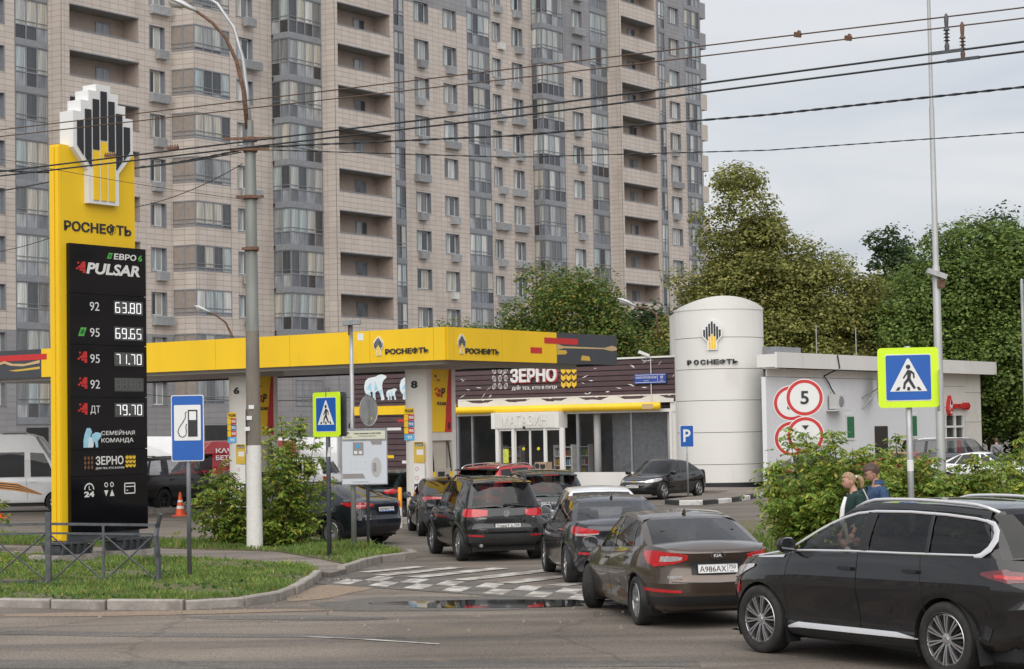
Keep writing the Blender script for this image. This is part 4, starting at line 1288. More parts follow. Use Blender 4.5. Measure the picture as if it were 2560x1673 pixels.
# mass behind the facade
b = MB(); b.bb(-30, 59.2, 7.4, 26, 0, ZTOP + 1); b.bb(.2, 6.8, 1.7, 7.4, 0, ZTOP); b.bb(42.6, 48.8, 3.7, 7.4, 0, ZTOP); b.bb(7.0, 29.9, 3.6, 7.3, 0, ZTOP); b.bb(33.4, 42.3, 3.6, 7.3, 0, ZTOP); b.bb(49, 59.2, 3.6, 7.3, 0, ZTOP); b.bb(-3.4, -.2, 1.6, 7.3, 0, ZTOP); b.bb(-11.2, -3.7, 3.3, 7.3, 0, ZTOP); b.bb(-14.8, -12, 5.2, 7.3, 0, ZTOP); b.bb(-29.9, -22, 6.3, 7.3, 0, ZTOP); b.bb(30.3, 33.2, 2.6, 7.3, 0, ZTOP)
b.build('core_wall', tile_grey, tower)
tag(back.build('tile_joint', joint, tower), kind='stuff')
tag(tb['b'].build('facade_tile', tile_beige, tower), kind='stuff'); tag(tb['g'].build('facade_tile', tile_grey, tower), kind='stuff')
b = MB(); b.bb(.011, TW - .011, -.012, 0, .011, TH - .011)
tm_ = b.mesh('facade_tile'); tm_.materials.append(mat('tile_beige_single', (.56, .495, .44), .55, var=.05, scale=.6, objrand=.05))
for a, y, c in tile_objs: link('facade_tile', tm_, None, tower, (a, y, c))
# dark shop fronts at street level
for x0, x1, y in ((-24, -22.2, 5.75), (-18, -15.4, 4.65), (-10.8, -8.4, 2.85), (1, 6, -.05)):
    b = MB(); b.bb(x0, x1, y, y + .12, 0.02, 3.3); b.build('street_opening', mat('dark_opening', (.03, .03, .032), .5), tower)
# louvred boxes for air conditioners
def ac_box(w):
    b = MB(); h, d = .62, .42
    b.bb(0, w, -d + .03, 0, 0, h)
    for k in range(9): b.bb(-.015, w + .015, -d - .012, .0, .01 + k * .068, .045 + k * .068)
    me = b.mesh('ac'); me.materials.append(ac_mat); return me
acm = {1: ac_box(.95), 2: ac_box(1.75)}
unit = MB(); unit.bb(0, .8, -.3, 0, 0, .55); unit.lathe([(.19, -.305), (.2, -.315), (.215, -.305)], 16, 'y', (.27, 0, .28)); um_ = unit.mesh('u'); um_.materials.append(mat('ac_white', (.62, .62, .6), .5, var=.08))
r = random.Random(21)
for x, y, ks in ((-13.9, 4.7, (.0, .9, .8)), (-6.9, 2.7, (.8,)), (13.5, 3.2, (.75,)), (17.6, 3.2, (.75,)), (24.4, 3.2, (.9,)), (27.0, 3.2, (.9,)), (36.5, 3.2, (.7,)), (53.2, 3.2, (.5,))):
    for z in FL[2:]:
        if r.random() < ks[-1]:
            q = r.random()
            if q < .62: link('air_conditioner_box', acm[1], None, tower, (x + r.uniform(-.1, .5), y - .005, z + .17))
            elif q < .88: link('air_conditioner_box', acm[2], None, tower, (x + r.uniform(-.2, .1), y - .005, z + .17))
            else: link('air_conditioner_unit', um_, None, tower, (x + r.uniform(.0, .6), y - .005, z + .2))

# unseen block across the right street, and a low left one added for reflections
def side_block(name, loc, rz, L, D_, H_, label, m):
    o = empty(name, loc, rz, label, 'building')
    MB().bb(-L / 2, L / 2, 0, D_, 0, H_).build('wall', m, o)
    MB().bb(-L / 2 - .3, L / 2 + .3, -.3, D_ + .3, H_, H_ + .6).build('roof', tile_grey, o)
    w = MB()
    for f in range(int(H_ / 3)):
        for i in range(int(L / 3)):
            x = -L / 2 + 1.5 + i * 3; z = 1.0 + f * 3
            w.bb(x - .75, x + .75, -.04, .05, z, z + 1.5)
    tag(w.build('window', apt_panel, o), kind='stuff')
side_block('offscreen_block', (74, 60, 0), rad(-90), 90, 14, 24, 'apartment block out of view to the right, reflected in the price panel', tile_beige)
side_block('offscreen_block', (-84, 34, 0), rad(90), 80, 14, 9, 'low building out of view to the left, reflected in the car sides', tile_beige)

# ------------------------------------------------------------------ filling station
yellow = mat('yellow_panel', (.86, .55, .012), .42, var=.06, scale=.8, stretch=(1, 1, .3), dirt=((.60, .39, .05), 2.0, .58, .3))
anthracite = mat('anthracite_panel', (.055, .06, .07), .45, var=.06)
red_print = mat('red_print', (.55, .03, .03), .45, var=.04)
tan_print = mat('tan_print', (.55, .40, .20), .5, var=.04)
cream = mat('cream_metal', (.68, .66, .61), .5, var=.05, scale=.7, dirt=((.42, .38, .33), .9, .56, .35))
white_metal = mat('white_metal', (.72, .71, .68), .5, var=.04, scale=.6, dirt=((.45, .42, .37), .8, .58, .35), stretch=(1, 1, .4))
soffit_mat = mat('soffit_metal', (.46, .45, .43), .5, var=.05)
ink = mat('dark_print', (.022, .024, .028), .5, var=.05)
brown_board = mat('brown_board', (.088, .052, .056), .5, var=.12, scale=1.5, objrand=.12)
board_gap = mat('board_gap', (.02, .016, .018), .7, var=.1)
print_white = mat('print_white', (.72, .72, .70), .5, var=.03)
print_green = mat('print_green', (.09, .42, .07), .45, var=.06)
ice = mat('ice_blue', (.35, .62, .76), .5, var=.12, scale=4)
ice_w = mat('ice_white', (.70, .77, .80), .5, var=.05)
shop_glass = glass_mat('shop_glass', (.03, .04, .04), .86, .01, 1.6)
blue_sign = mat('blue_sign', (.008, .10, .42), .4, var=.04)
lime = mat('fluorescent_lime', (.62, .88, .015), .45, var=.02)
sign_white = mat('sign_white', (.74, .74, .73), .4, var=.03)

def emblem(parent, loc, h, R=None, depth=.05, backing=True, name='emblem', board=None):
    """stepped palm emblem; local x right, z up, facing -y"""
    L = Matrix.Translation(loc) @ (R.to_4x4() if R is not None else Matrix.Identity(4)) @ Matrix.Scale(h, 4)
    hb = [(.17, 0), (.17, .27), (.335, .45), (.335, .75), (.25, .75), (.25, .85), (.165, .85), (.165, .94), (.08, .94), (.08, 1.0)]
    poly = [(x, z) for x, z in hb] + [(-x, z) for x, z in reversed(hb)]
    d = depth / h
    b = MB(); b.prism(poly, -d, 0)
    root = b.build(name, board or sign_white, parent); root.matrix_local = L
    bm = bmesh.new(); bm.from_mesh(root.data); bmesh.ops.triangulate(bm, faces=[f for f in bm.faces if len(f.verts) > 4]); bm.to_mesh(root.data); bm.free()
    e = -d - .004 / h if depth < .2 else -d - .01
    for k, top, bo, bi in ((-3, .674, .47, .39), (-2, .777, .38, .30), (-1, .87, .45, .45), (0, .944, .535, .535), (1, .87, .45, .45), (2, .777, .38, .30), (3, .674, .47, .39)):
        x = k * .087; w = .033
        lo, hi = (bo, bi) if k < 0 else (bi, bo)
        q = MB(); q.prism([(x - w, lo), (x + w, hi), (x + w, top), (x - w, top)], e, -d * .5); q.build('dark_bar', ink, root)
    for k, top in ((-1, .44), (0, .52), (1, .44)):
        x = k * .087; w = .033
        q = MB(); q.prism([(x - w, .03), (x + w, .03), (x + w, top), (x - w, top)], e, -d * .5); q.build('yellow_bar', yellow, root)
    return root

RL = Rz(-PI / 2)
can = empty('fuel_canopy', (-1.85, 55.6, 0), rad(55), 'long yellow fuel canopy with dark patterned ends over the pumps', 'canopy')
yb_ = [0, .4, 2.69, 5.72, 8.7, 11.7, 14.4, 16.43, 18.5, 21, 24]
for a, b_ in zip(yb_[:-1], yb_[1:]):
    q = MB(); q.bb(-.03, .05, a + .006, b_ - .006, 4.6, 5.52); q.build('fascia_panel', yellow if b_ < 16.5 else anthracite, can)
xb2 = [.05, .35, 2.67, 5.52, 8.92]
for a, b_ in zip(xb2[:-1], xb2[1:]):
    q = MB(); q.bb(a + .006, b_ - .006, -.03, .05, 4.6, 5.52); q.build('fascia_panel', yellow if b_ < 6 else anthracite, can)
q = MB(); q.bb(8.86, 8.92, .05, 24, 4.6, 5.5); q.build('fascia_panel', anthracite, can)
q = MB(); q.bb(.02, 8.9, .02, 24, 5.40, 5.47); q.build('canopy_roof', grey_paint, can)
for k in range(60):
    q = MB(); q.bb(.06, 8.85, .08 + k * .4, .08 + k * .4 + .385, 4.66, 4.68)
    q.build('soffit_board', soffit_mat, can)
q = MB(); q.bb(.25, .45, .3, 23.8, 4.5, 4.655); q.bb(.3, 8.6, 1.3, 1.5, 4.5, 4.655); q.build('edge_beam', soffit_mat, can)
emblem(can, (-.035, 2.36, 4.80), .54, RL, .02)
text('РОСНЕФТЬ', ink, can, (-.045, 1.345, 4.90), width=1.54, height=.17, bold=.03, R=RL, ext=.01)
emblem(can, (.69, -.035, 4.78), .55, None, .02)
text('РОСНЕФТЬ', ink, can, (1.68, -.045, 4.87), width=1.62, height=.17, bold=.03, ext=.01)
def cp(x0, x1, z0, z1, m, e=-.034, nm='fascia_print'):
    q = MB(); q.bb(x0, x1, e, -.028, z0, z1); q.build(nm, m, can)
cp(4.12, 4.72, 4.87, 5.05, red_print); cp(4.85, 6.68, 5.18, 5.36, red_print, -.036)
q = MB(); q.prism([(5.53, 5.00), (5.9, 5.06), (8.1, 5.08), (8.6, 5.03), (8.9, 5.06), (8.9, 5.16), (8.62, 5.20), (8.2, 5.12), (5.9, 5.12), (5.53, 5.18)], -.037, -.03); q.build('fascia_print', tan_print, can)
q = MB(); q.prism([(5.53, 4.86), (5.95, 4.87), (6.08, 4.92), (6.0, 5.0), (5.53, 5.0)], -.037, -.03); q.build('fascia_print', mat('gold_print', (.62, .42, .06), .5, var=.06), can)
q = MB(); q.prism([(6.83, 4.71), (7.38, 4.70), (7.3, 4.84), (6.9, 4.86)], -.037, -.03); q.build('fascia_print', MATS['gold_print'], can)
for z0, z1, m, y0, y1 in ((5.17, 5.36, red_print, 16.16, 24),):
    q = MB(); q.bb(-.036, -.03, y0, y1, z0, z1); q.build('fascia_print', m, can)
q = MB(MB().M); 
def lp(pts, m):
    q = MB(); n = len(pts)
    q.add([(-.037, y, z) for y, z in pts] + [(-.03, y, z) for y, z in pts], [tuple(range(n))] + [(i, i + n, (i + 1) % n + n, (i + 1) % n) for i in range(n)])
    q.build('fascia_print', m, can, fixn=True)
lp([(16.5, 5.06), (17.3, 4.98), (17.9, 5.02), (18.2, 5.10), (18.8, 5.0), (21, 4.98), (21, 5.03), (18.8, 5.07), (18.2, 5.18), (17.8, 5.08), (17.2, 5.06), (16.5, 5.16)], tan_print)
lp([(16.5, 4.87), (17.6, 4.82), (18.0, 4.86), (17.2, 4.90), (16.5, 4.95)], MATS['gold_print'])
# portals with pumps
def pump_portal(y, num, x=1.2):
    o = empty('pump_portal', (-1.85 + x * .5736 - y * .8192, 55.6 + x * .8192 + y * .5736, 0), rad(55), {'8': 'white pump portal numbered 8 nearest the shop sign', '6': 'white pump portal numbered 6 behind the concrete lamp pole', '4': 'white pump portal numbered 4 behind the price pylon'}[num], 'pump portal', 'pump portals under the canopy')
    b = MB(); pr = []
    for k in range(9): a = PI / 2 + PI * k / 8; pr.append((.16 + .16 * math.cos(a), .42 + .42 * math.sin(a)))
    b.prism([(.3, 0), (.3, .84)] + pr, .15, 4.5, 'xy'); b.build('pillar', cream, o, True, angle=rad(30), fixn=True)
    b = MB(); b.bb(1.27, 1.45, 0, .84, .15, 4.5); b.build('post', cream, o)
    b = MB(); b.bb(.3, 1.27, .04, .80, 2.35, 4.5); b.build('sign_box', cream, o)
    b = MB(); b.bb(-.1, 1.6, -.12, .96, 4.42, 4.60); b.build('capital', soffit_mat, o)
    b = MB(); b.bb(.32, 1.25, .02, .045, 2.6, 4.42); b.build('sign_panel', yellow, o)
    b = MB(); b.prism([(.93, 2.6), (1.25, 2.6), (1.25, 4.42), (1.17, 4.42), (1.06, 3.7), (1.08, 3.7), (.98, 3.2), (1.0, 3.2)], .012, .03); b.build('sign_panel', red_print, o, fixn=True)
    text('P', ink, o, (.86, .008, 3.74), width=.2, height=.27, bold=.03, shear=.15)
    b = MB()
    for x0, z0, w, h in ((.56, 3.62, .18, .1), (.62, 3.74, .13, .1), (.5, 3.68, .07, .06), (.47, 3.8, .07, .06), (.55, 3.84, .06, .05)): b.bb(x0, x0 + w, .01, .03, z0, z0 + h)
    b.build('pixel_mark', red_print, o)
    text('PULSAR', ink, o, (.78, .008, 3.42), width=.44, height=.1, bold=.03, shear=.2)
    text(num, ink, o, (1.13, .006, 2.78), width=.12, height=.2, bold=.03)
    emblem(o, (.5, .008, 4.12), .16, None, .006); text('РОСНЕФТЬ', ink, o, (.64, .008, 4.1), width=.16, height=.035, bold=.02)
    # left face of the pillar: number and stickers
    text(num, ink, o, (-.006, .40, 3.98), width=.24, height=.22, bold=.05, R=RL)
    def st(y0, y1, z0, z1, m, e=-.012): 
        q = MB(); q.bb(e, .004, y0, y1, z0, z1); return q.build('sticker', m, o)
    bl = mat('fuel_blue', (.02, .16, .42), .45); lb = mat('fuel_light_blue', (.1, .42, .72), .45)
    for k, (t, m) in enumerate((('PULSAR', yellow), ('95', red_print), ('92', bl), ('95', red_print), ('92', lb))):
        z = 3.22 - k * .19
        st(.42, .78, z - .085, z + .085, m)
        text(t, ink if k == 0 else print_white, o, (-.014, .58 if k in (0, 4) else .52, z), width=.3 if k == 0 else .18, height=.09, bold=.04, R=RL)
    for q in (1, 2, 3): st(.63, .78, 3.22 - q * .19 - .085, 3.22 - q * .19 + .085, yellow, -.015)
    st(.06, .44, 1.72, 2.32, MATS['gold_print']); st(.10, .40, 2.2, 2.26, ink, -.014); st(.1, .34, 1.95, 2.1, print_white, -.014)
    st(.06, .44, 1.12, 1.70, print_white); st(.06, .44, .82, 1.11, ink, -.013)
    text('ОПЛАТИТЬ', ink, o, (-.016, .25, 2.29), width=.3, height=.045, bold=.03, R=RL); text('БЫСТРО', print_white, o, (-.017, .25, 2.23), width=.25, height=.04, bold=.03, R=RL)
    def st2(y, z, rr): 
        q = MB(); q.lathe([(rr * .8, -.016), (rr, -.016), (rr, -.013)], 16, 'x', (0, y, z)); return q
    for y_, z, m in ((.34, 1.55, red_print), (.34, 1.28, red_print)): st2(y_, z, .06).build('sticker', m, o)
    for y_ in (.35, .16):
        q = MB(); q.lathe([(0, -.018), (.075, -.018), (.075, -.013)], 16, 'x', (0, y_, .98)); q.build('sticker', print_white, o)
    # dispenser
    d = empty('fuel_dispenser', o.location, rad(55), {'8': 'cream fuel dispenser with hoses inside pump portal 8', '6': 'cream fuel dispenser inside pump portal 6 behind the bush', '4': 'cream fuel dispenser inside pump portal 4 behind the pylon'}[num], 'fuel pump', 'fuel dispensers')
    b = MB(); b.bb(.45, 1.1, .12, .72, .15, 2.35); b.build('cabinet', mat('dispenser_cream', (.50, .46, .38), .5, var=.05), d)
    b = MB(); b.bb(.38, 1.16, .0, .84, .95, 1.55); b.build('head', mat('dispenser_head', (.46, .43, .37), .5, var=.06), d)
    b = MB(); b.bb(.55, .85, -.014, .01, 1.03, 1.45); b.build('display', ink, d)
    b = MB(); b.bb(.92, 1.06, -.012, .01, 1.2, 1.36); b.build('keypad', ink, d)
    for xx, m in ((.36, red_print), (1.18, bl)):
        b = MB(); b.tube([(xx, .1, 2.3), (xx, .02, 1.7), (xx, -.02, .9), (xx, .04, .45), (xx, .14, .35)], .022, 6); b.build('hose', black_plastic, d)
        b = MB(); b.bb(xx - .05, xx + .05, -.05, .1, .72, 1.02); b.build('nozzle', m, d)
        b = MB(); b.bb(xx - .045, xx + .045, -.04, .08, 1.03, 1.45); b.build('nozzle_holder', yellow, d)
    i = MB(); i.bb(-.6, 4.5, -.15, 1.0, 0, .15); i.build('island', concrete, o)
for y, n in ((1.66, '8'), (8.6, '6'), (15.6, '4')): pump_portal(y, n)
orange_post = mat('orange_post', (.85, .32, .01), .45, var=.05)
def bollard(x, y, lab):
    o = empty('bollard', (x, y, .0), 0, lab, 'bollard', 'orange and white bollards')
    b = MB(); b.lathe([(.055, 0), (.055, .55)], 14); b.build('lower_tube', sign_white, o, True)
    b = MB(); b.lathe([(.056, .55), (.056, 1.08), (.04, 1.10), (0, 1.105)], 14); b.build('upper_tube', orange_post, o, True, angle=rad(40))
bollard(-3.15, 55.0, 'orange topped white bollard in front of the black sedan')
bollard(-2.6, 58.6, 'orange topped bollard beside the white pump pillar')
bollard(-9.1, 62.3, 'orange topped bollard behind the leafy bush by the pole')

# shop
shop = empty('station_shop', (7.26, 87.5, 0), rad(-35), 'station shop with brown boarded fascia, glass front and yellow tube', 'shop')
nB = 8; bh = (5.68 - 3.82) / nB
for k in range(nB):
    b = MB(); b.bb(-18.4, .12, -.05, .05, 3.82 + k * bh, 3.82 + (k + 1) * bh - .045); b.build('fascia_board', brown_board, shop)
b = MB(); b.bb(-18.35, .10, -.01, .3, 3.75, 5.70); b.build('fascia_backing', board_gap, shop)
b = MB(); b.bb(-18.5, .16, -.12, .4, 5.68, 5.76); b.build('parapet_cap', white_metal, shop)
for k in range(13):
    b = MB(); b.bb(-18.4, -12.15, -.05, .05, .15 + k * .27, .15 + k * .27 + .225); b.build('wall_board', brown_board, shop)
b = MB(); b.bb(-18.38, -12.16, -.01, .2, .1, 3.72); b.build('wall_backing', board_gap, shop)
r = random.Random(3)
# torn white film along the lower edge of the fascia
b = MB(); xs = [-12 + i * .42 for i in range(29)]
up = [4.06 if i % 4 else 4.0 for i in range(29)]; 
for i in range(28):
    lo0 = 3.72
    t0 = 3.84 + (.2 if i % 5 in (0, 1) else .06) + r.uniform(-.02, .03); t1 = 3.84 + (.2 if (i + 1) % 5 in (0, 1) else .06) + r.uniform(-.02, .03)
    b.add([(xs[i], -.075, lo0), (xs[i + 1], -.075, lo0), (xs[i + 1], -.06, t1), (xs[i], -.06, t0)], [(0, 1, 2, 3)])
    if i % 3 == 0: b.add([(xs[i], -.07, 4.08), (xs[i] + .5, -.07, 4.09), (xs[i] + .2, -.075, 4.0)], [(2, 1, 0)])
b.build('torn_film', cream, shop)
b = MB(); b.bb(-12, -.1, -.058, -.05, 4.03, 4.09); b.build('torn_film', cream, shop)
b = MB()
for _ in range(46):
    x, z = r.uniform(-12, 0), r.uniform(4.15, 5.6); a = r.uniform(-.6, .9); l = r.uniform(.06, .22); w = r.uniform(.012, .03)
    c, s_ = math.cos(a), math.sin(a)
    b.add([(x - c * l, -.054, z - s_ * l), (x + s_ * w, -.054, z - c * w), (x + c * l, -.054, z + s_ * l), (x - s_ * w, -.054, z + c * w)], [(0, 1, 2, 3)])
tag(b.build('paint_scratch', sign_white, shop), kind='stuff')
# sign: beans, letters, ears
text('ЗЕРНО', print_white, shop, (-7.62, -.13, 5.12), width=2.55, height=.66, bold=.035, ext=.04)
text('ЗЕРНО', red_print, shop, (-7.59, -.085, 5.10), width=2.62, height=.72, bold=.04, ext=.01)
text('ДЛЯ ТЕХ, КТО В ПУТИ', print_white, shop, (-7.62, -.075, 4.52), width=2.5, height=.17, bold=.02, ext=.012)
def ring(b, cx, cz, rx, rz_, rot, w, y, n=14):
    for i in range(n):
        a0, a1 = 2 * PI * i / n, 2 * PI * (i + 1) / n
        ps = []
        for a, k in ((a0, 1), (a1, 1), (a1, 1 - w), (a0, 1 - w)):
            x, z = rx * k * math.cos(a), rz_ * k * math.sin(a)
            ps.append((cx + x * math.cos(rot) - z * math.sin(rot), y, cz + x * math.sin(rot) + z * math.cos(rot)))
        b.add(ps, [(3, 2, 1, 0)])
for i in range(3):
    for j in range(3):
        b = MB(); ro = r.choice([0, .5, -.5]); cx, cz = -9.88 + i * .33, 5.38 - j * .36
        ring(b, cx, cz, .10, .15, ro, .22, -.06); c, s_ = math.cos(ro), math.sin(ro)
        b.add([(cx - .012 * c + .13 * s_, -.06, cz - .012 * s_ - .13 * c), (cx + .012 * c + .13 * s_, -.06, cz + .012 * s_ - .13 * c), (cx + .012 * c - .13 * s_, -.06, cz + .012 * s_ + .13 * c), (cx - .012 * c - .13 * s_, -.06, cz - .012 * s_ + .13 * c)], [(0, 1, 2, 3)])
        b.build('coffee_bean', cream, shop)
def wheat(parent, x, z, w, h, m, y, depth=.03, n=3):
    b = MB(); s_ = h / n
    for k in range(n):
        z0 = z + h / 2 - (k + 1) * s_
        for sg in (-1, 1):
            p = [(x, z0), (x + sg * w / 2, z0 + s_ * .35), (x + sg * w / 2, z0 + s_ * .95), (x, z0 + s_ * .62)]
            b.prism(p if sg > 0 else p[::-1], y - depth, y)
        if k == 0:
            b.prism([(x - w * .18, z0 + s_ * .72), (x, z0 + s_ * .6), (x + w * .18, z0 + s_ * .72), (x, z0 + s_ * 1.12)], y - depth, y)
    return b.build('wheat_ear', m, parent)
for i in range(3): wheat(shop, -6.0 + i * .29, 4.95, .25, .95, mat('wheat_gold', (.78, .50, .04), .45, var=.05), -.06)
# address plate
b = MB(); b.bb(-2.18, -.56, -.14, -.10, 4.56, 4.99); ap = b.build('address_plate', mat('address_blue', (.03, .07, .33), .4, var=.05), shop)
b = MB(); b.bb(-2.14, -.60, -.145, -.14, 4.60, 4.62); b.bb(-2.14, -.60, -.145, -.14, 4.93, 4.95); b.bb(-1.0, -.985, -.145, -.14, 4.66, 4.9); b.build('plate_line', print_white, ap)
text('КОМСОМОЛЬСКАЯ', print_white, ap, (-1.58, -.145, 4.83), width=1.06, height=.1, bold=.01)
text('38', print_white, ap, (-.79, -.145, 4.83), width=.16, height=.12, bold=.01); text('улица', print_white, ap, (-1.58, -.145, 4.68), width=.26, height=.05); text('дом', print_white, ap, (-.79, -.145, 4.68), width=.16, height=.05)
b = MB(); b.tube([(-1.35, -.1, 3.8), (-1.35, -.1, 5.7)], .02); b.tube([(-1.35, -.1, 5.7), (-1.35, -.3, 5.75)], .02); b.build('camera_cable', white_metal, shop)
b = MB(); b.box((-1.45, -.5, 5.86), (.14, .5, .13), R=Rz(-.6) @ Rx(-.35)); b.box((-1.42, -.3, 5.74), (.12, .12, .1)); b.build('security_camera', sign_white, shop)
# yellow tube
b = MB(); b.tube([(-12.1, -.32, 3.56), (-.85, -.32, 3.56), (-.78, -.30, 3.56)], [.17, .17, .12], 20); b.build('yellow_tube', yellow, shop, True, angle=rad(50))
b = MB(); b.bb(-18.4, -15.0, -.09, -.05, 3.46, 3.88); b.bb(-15.0, -12.1, -.09, -.05, 3.46, 3.88); b.build('yellow_band', yellow, shop)
b = MB(); b.bb(-1.6, -1.05, -.5, -.485, 3.44, 3.66); b.build('faded_sticker', tan_print, shop)
# glass front
b = MB(); b.bb(-12.1, .0, -.05, .15, 3.30, 3.44); b.build('lintel', white_metal, shop)
b = MB(); b.bb(-5.5, -.05, -.12, .12, .0, .66); b.build('plinth', white_metal, shop)
b = MB(); b.bb(-5.5, -.05, -.06, .1, .0, .12); b.build('plinth_base', ink, shop)
b = MB(); b.bb(-12.1, -9.6, -.08, .12, .0, .45); b.build('plinth', white_metal, shop)
def pane(x0, x1, z0, z1, y=0.0):
    b = MB(); b.quad((x0, y, z0), (x1, y, z0), (x1, y, z1), (x0, y, z1)); b.build('pane', shop_glass, shop)
for a, c in ((-5.25, -4.45), (-4.45, -2.45), (-2.45, -.45)): pane(a, c, .66, 3.3)
for a, c in ((-12.1, -11.2), (-11.2, -9.6)): pane(a, c, .45, 3.3)
for x, w, m in ((-12.05, .1, win_grey), (-11.2, .08, win_grey), (-9.6, .1, white_metal), (-5.3, .12, win_grey), (-2.45, .06, win_grey), (-.42, .12, white_metal)):
    b = MB(); b.bb(x - w / 2, x + w / 2, -.07, .07, .1, 3.3); b.build('mullion', m, shop)
b = MB(); b.tube([(-4.5, .35, .1), (-4.5, .35, 3.3)], .16, 18); b.build('inner_column', white_metal, shop, True)
b = MB(); b.tube([(-.62, .3, .1), (-.62, .3, 3.3)], .16, 18); b.build('inner_column', white_metal, shop, True)
b = MB(); b.bb(-.45, .25, -.02, .2, 0.0, 3.75); b.build('end_wall', white_metal, shop)
# entrance
b = MB(); b.bb(-9.6, -5.85, -.75, -.05, 2.68, 3.42); b.build('entrance_header', white_metal, shop)
b = MB(); b.bb(-9.38, -6.1, -.765, -.75, 2.72, 3.38); b.build('entrance_board', cream, shop)
text('МАГАЗИН', white_metal, shop, (-7.73, -.785, 3.05), width=2.5, height=.47, bold=-.004, ext=.014)
for x, w in ((-9.32, .15), (-8.41, .15), (-6.66, .12), (-5.73, .22)):
    b = MB(); b.bb(x - w / 2, x + w / 2, -.72, -.6, .1, 2.68); b.build('door_post', white_metal, shop)
def spane(nm, x0, x1, y, fr):
    b = MB(); t = .04
    b.bb(x0, x0 + t, y - .02, y + .02, .12, 2.66); b.bb(x1 - t, x1, y - .02, y + .02, .12, 2.66); b.bb(x0, x1, y - .02, y + .02, .12, .2); b.bb(x0, x1, y - .02, y + .02, 2.58, 2.66)
    o = b.build(nm, fr, shop); b = MB(); b.quad((x0, y, .2), (x1, y, .2), (x1, y, 2.6), (x0, y, 2.6)); b.build('pane', shop_glass, o); return o
spane('fixed_pane', -9.25, -8.48, -.66, white_metal); spane('fixed_pane', -6.6, -5.84, -.66, white_metal)
for x0, x1 in ((-8.33, -7.53), (-7.51, -6.71)):
    d = spane('sliding_door', x0, x1, -.62, white_metal)
    b = MB(); b.lathe([(0, -.645), (.075, -.645), (.075, -.63)], 14, 'y', ((x0 + x1) / 2 + .05, 0, 1.75)); b.build('warning_dot', mat('yellow_dot', (.75, .62, .02), .5), d)
b = MB(); b.lathe([(0, -.78), (.07, -.78), (.08, -.74)], 12, 'y', (-7.75, 0, 2.72)); b.build('door_sensor', ink, shop)
# inside
inside_dark = mat('shop_interior', (.32, .32, .31), .8, var=.2, scale=.8)
b = MB(); b.quad((-18.3, 7, 0), (0, 7, 0), (0, 7, 3.7), (-18.3, 7, 3.7)); b.quad((-18.3, 0.2, .06), (0, 0.2, .06), (0, 7, .06), (-18.3, 7, .06)); b.quad((-18.3, 7, 3.6), (0, 7, 3.6), (0, .2, 3.6), (-18.3, .2, 3.6)); b.build('interior_shell', inside_dark, shop)
b = MB(); b.bb(-18.45, .3, .3, 9, 3.72, 5.6); b.build('roof_block', grey_paint, shop)
b = MB(); b.bb(-18.4, -18.3, 0, 9, 0, 5.6); b.bb(-18.3, .3, 8.9, 9, 0, 5.6); b.build('rear_wall', white_metal, shop)
goods = [mat('goods_%d' % i, c, .5, var=.2, scale=20) for i, c in enumerate(((.05, .25, .35), (.4, .4, .42), (.35, .05, .04), (.05, .2, .08), (.45, .3, .05)))]
for k, (x, y) in enumerate(((-6.3, .4), (-6.3, 1.8), (-3.4, 2.4), (-10.4, 2.2), (-1.6, 2.8), (-8.7, .9))):
    sh = empty('display_shelf', (7.26 + x * .8192 + y * .5736, 87.5 - x * .5736 + y * .8192, 0), rad(-35), ['shelf of bottles right inside the sliding doors', 'rear shelf of goods seen through the shop doors', 'shelf behind the right shop window', 'shelf behind the left shop window', 'shelf at the right end of the shop window', 'low goods table inside left of the sliding doors'][k], 'shelf')
    b = MB(); hh = 1.9 if k != 5 else 1.0
    for zz in [.1 + .42 * i for i in range(int(hh / .42) + 1)]: b.bb(-.5, .5, -.2, .2, zz, zz + .03)
    b.bb(-.5, -.47, -.2, .2, .1, hh); b.bb(.47, .5, -.2, .2, .1, hh); b.build('rack', white_metal, sh)
    for zz in [.13 + .42 * i for i in range(int(hh / .42))]:
        for i in range(8):
            b = MB(); b.lathe([(.045, 0), (.045, .2), (.018, .27), (.018, .3)], 8, 'z', (-.42 + i * .12, -.08, zz)); b.build('bottle', goods[(k + i // 3 + int(zz * 5)) % 5], sh)
b = MB(); b.bb(-9.0, -8.7, -.69, -.67, 1.1, 1.75); b.build('poster', mat('poster_yellow', (.55, .6, .08), .6, var=.3, scale=9), shop)
for x, lab in ((-9.2, 'beige litter bin in front of the left door post'), (-6.35, 'beige litter bin in front of the shop doors')):
    t = empty('litter_bin', (7.26 + x * .8192 - 1.3 * .5736, 87.5 - x * .5736 - 1.3 * .8192, 0), rad(-35), lab, 'litter bin', 'litter bins by the shop door')
    b = MB(); b.bb(-.3, .3, -.25, .25, 0, 1.15); b.build('box', mat('bin_beige', (.38, .28, .19), .6, var=.06), t)
    b = MB(); b.lathe([(.0, -.262), (.12, -.262), (.12, -.25)], 16, 'y', (-.17, 0, .98)); b.build('opening', ink, t)
    b = MB(); b.bb(.0, .26, -.262, -.25, .86, 1.06); b.build('opening', ink, t)
    b = MB(); b.lathe([(.0, -.262), (.12, -.262), (.12, -.25)], 16, 'y', (0, 0, .45)); b.build('sticker', sign_white, t)
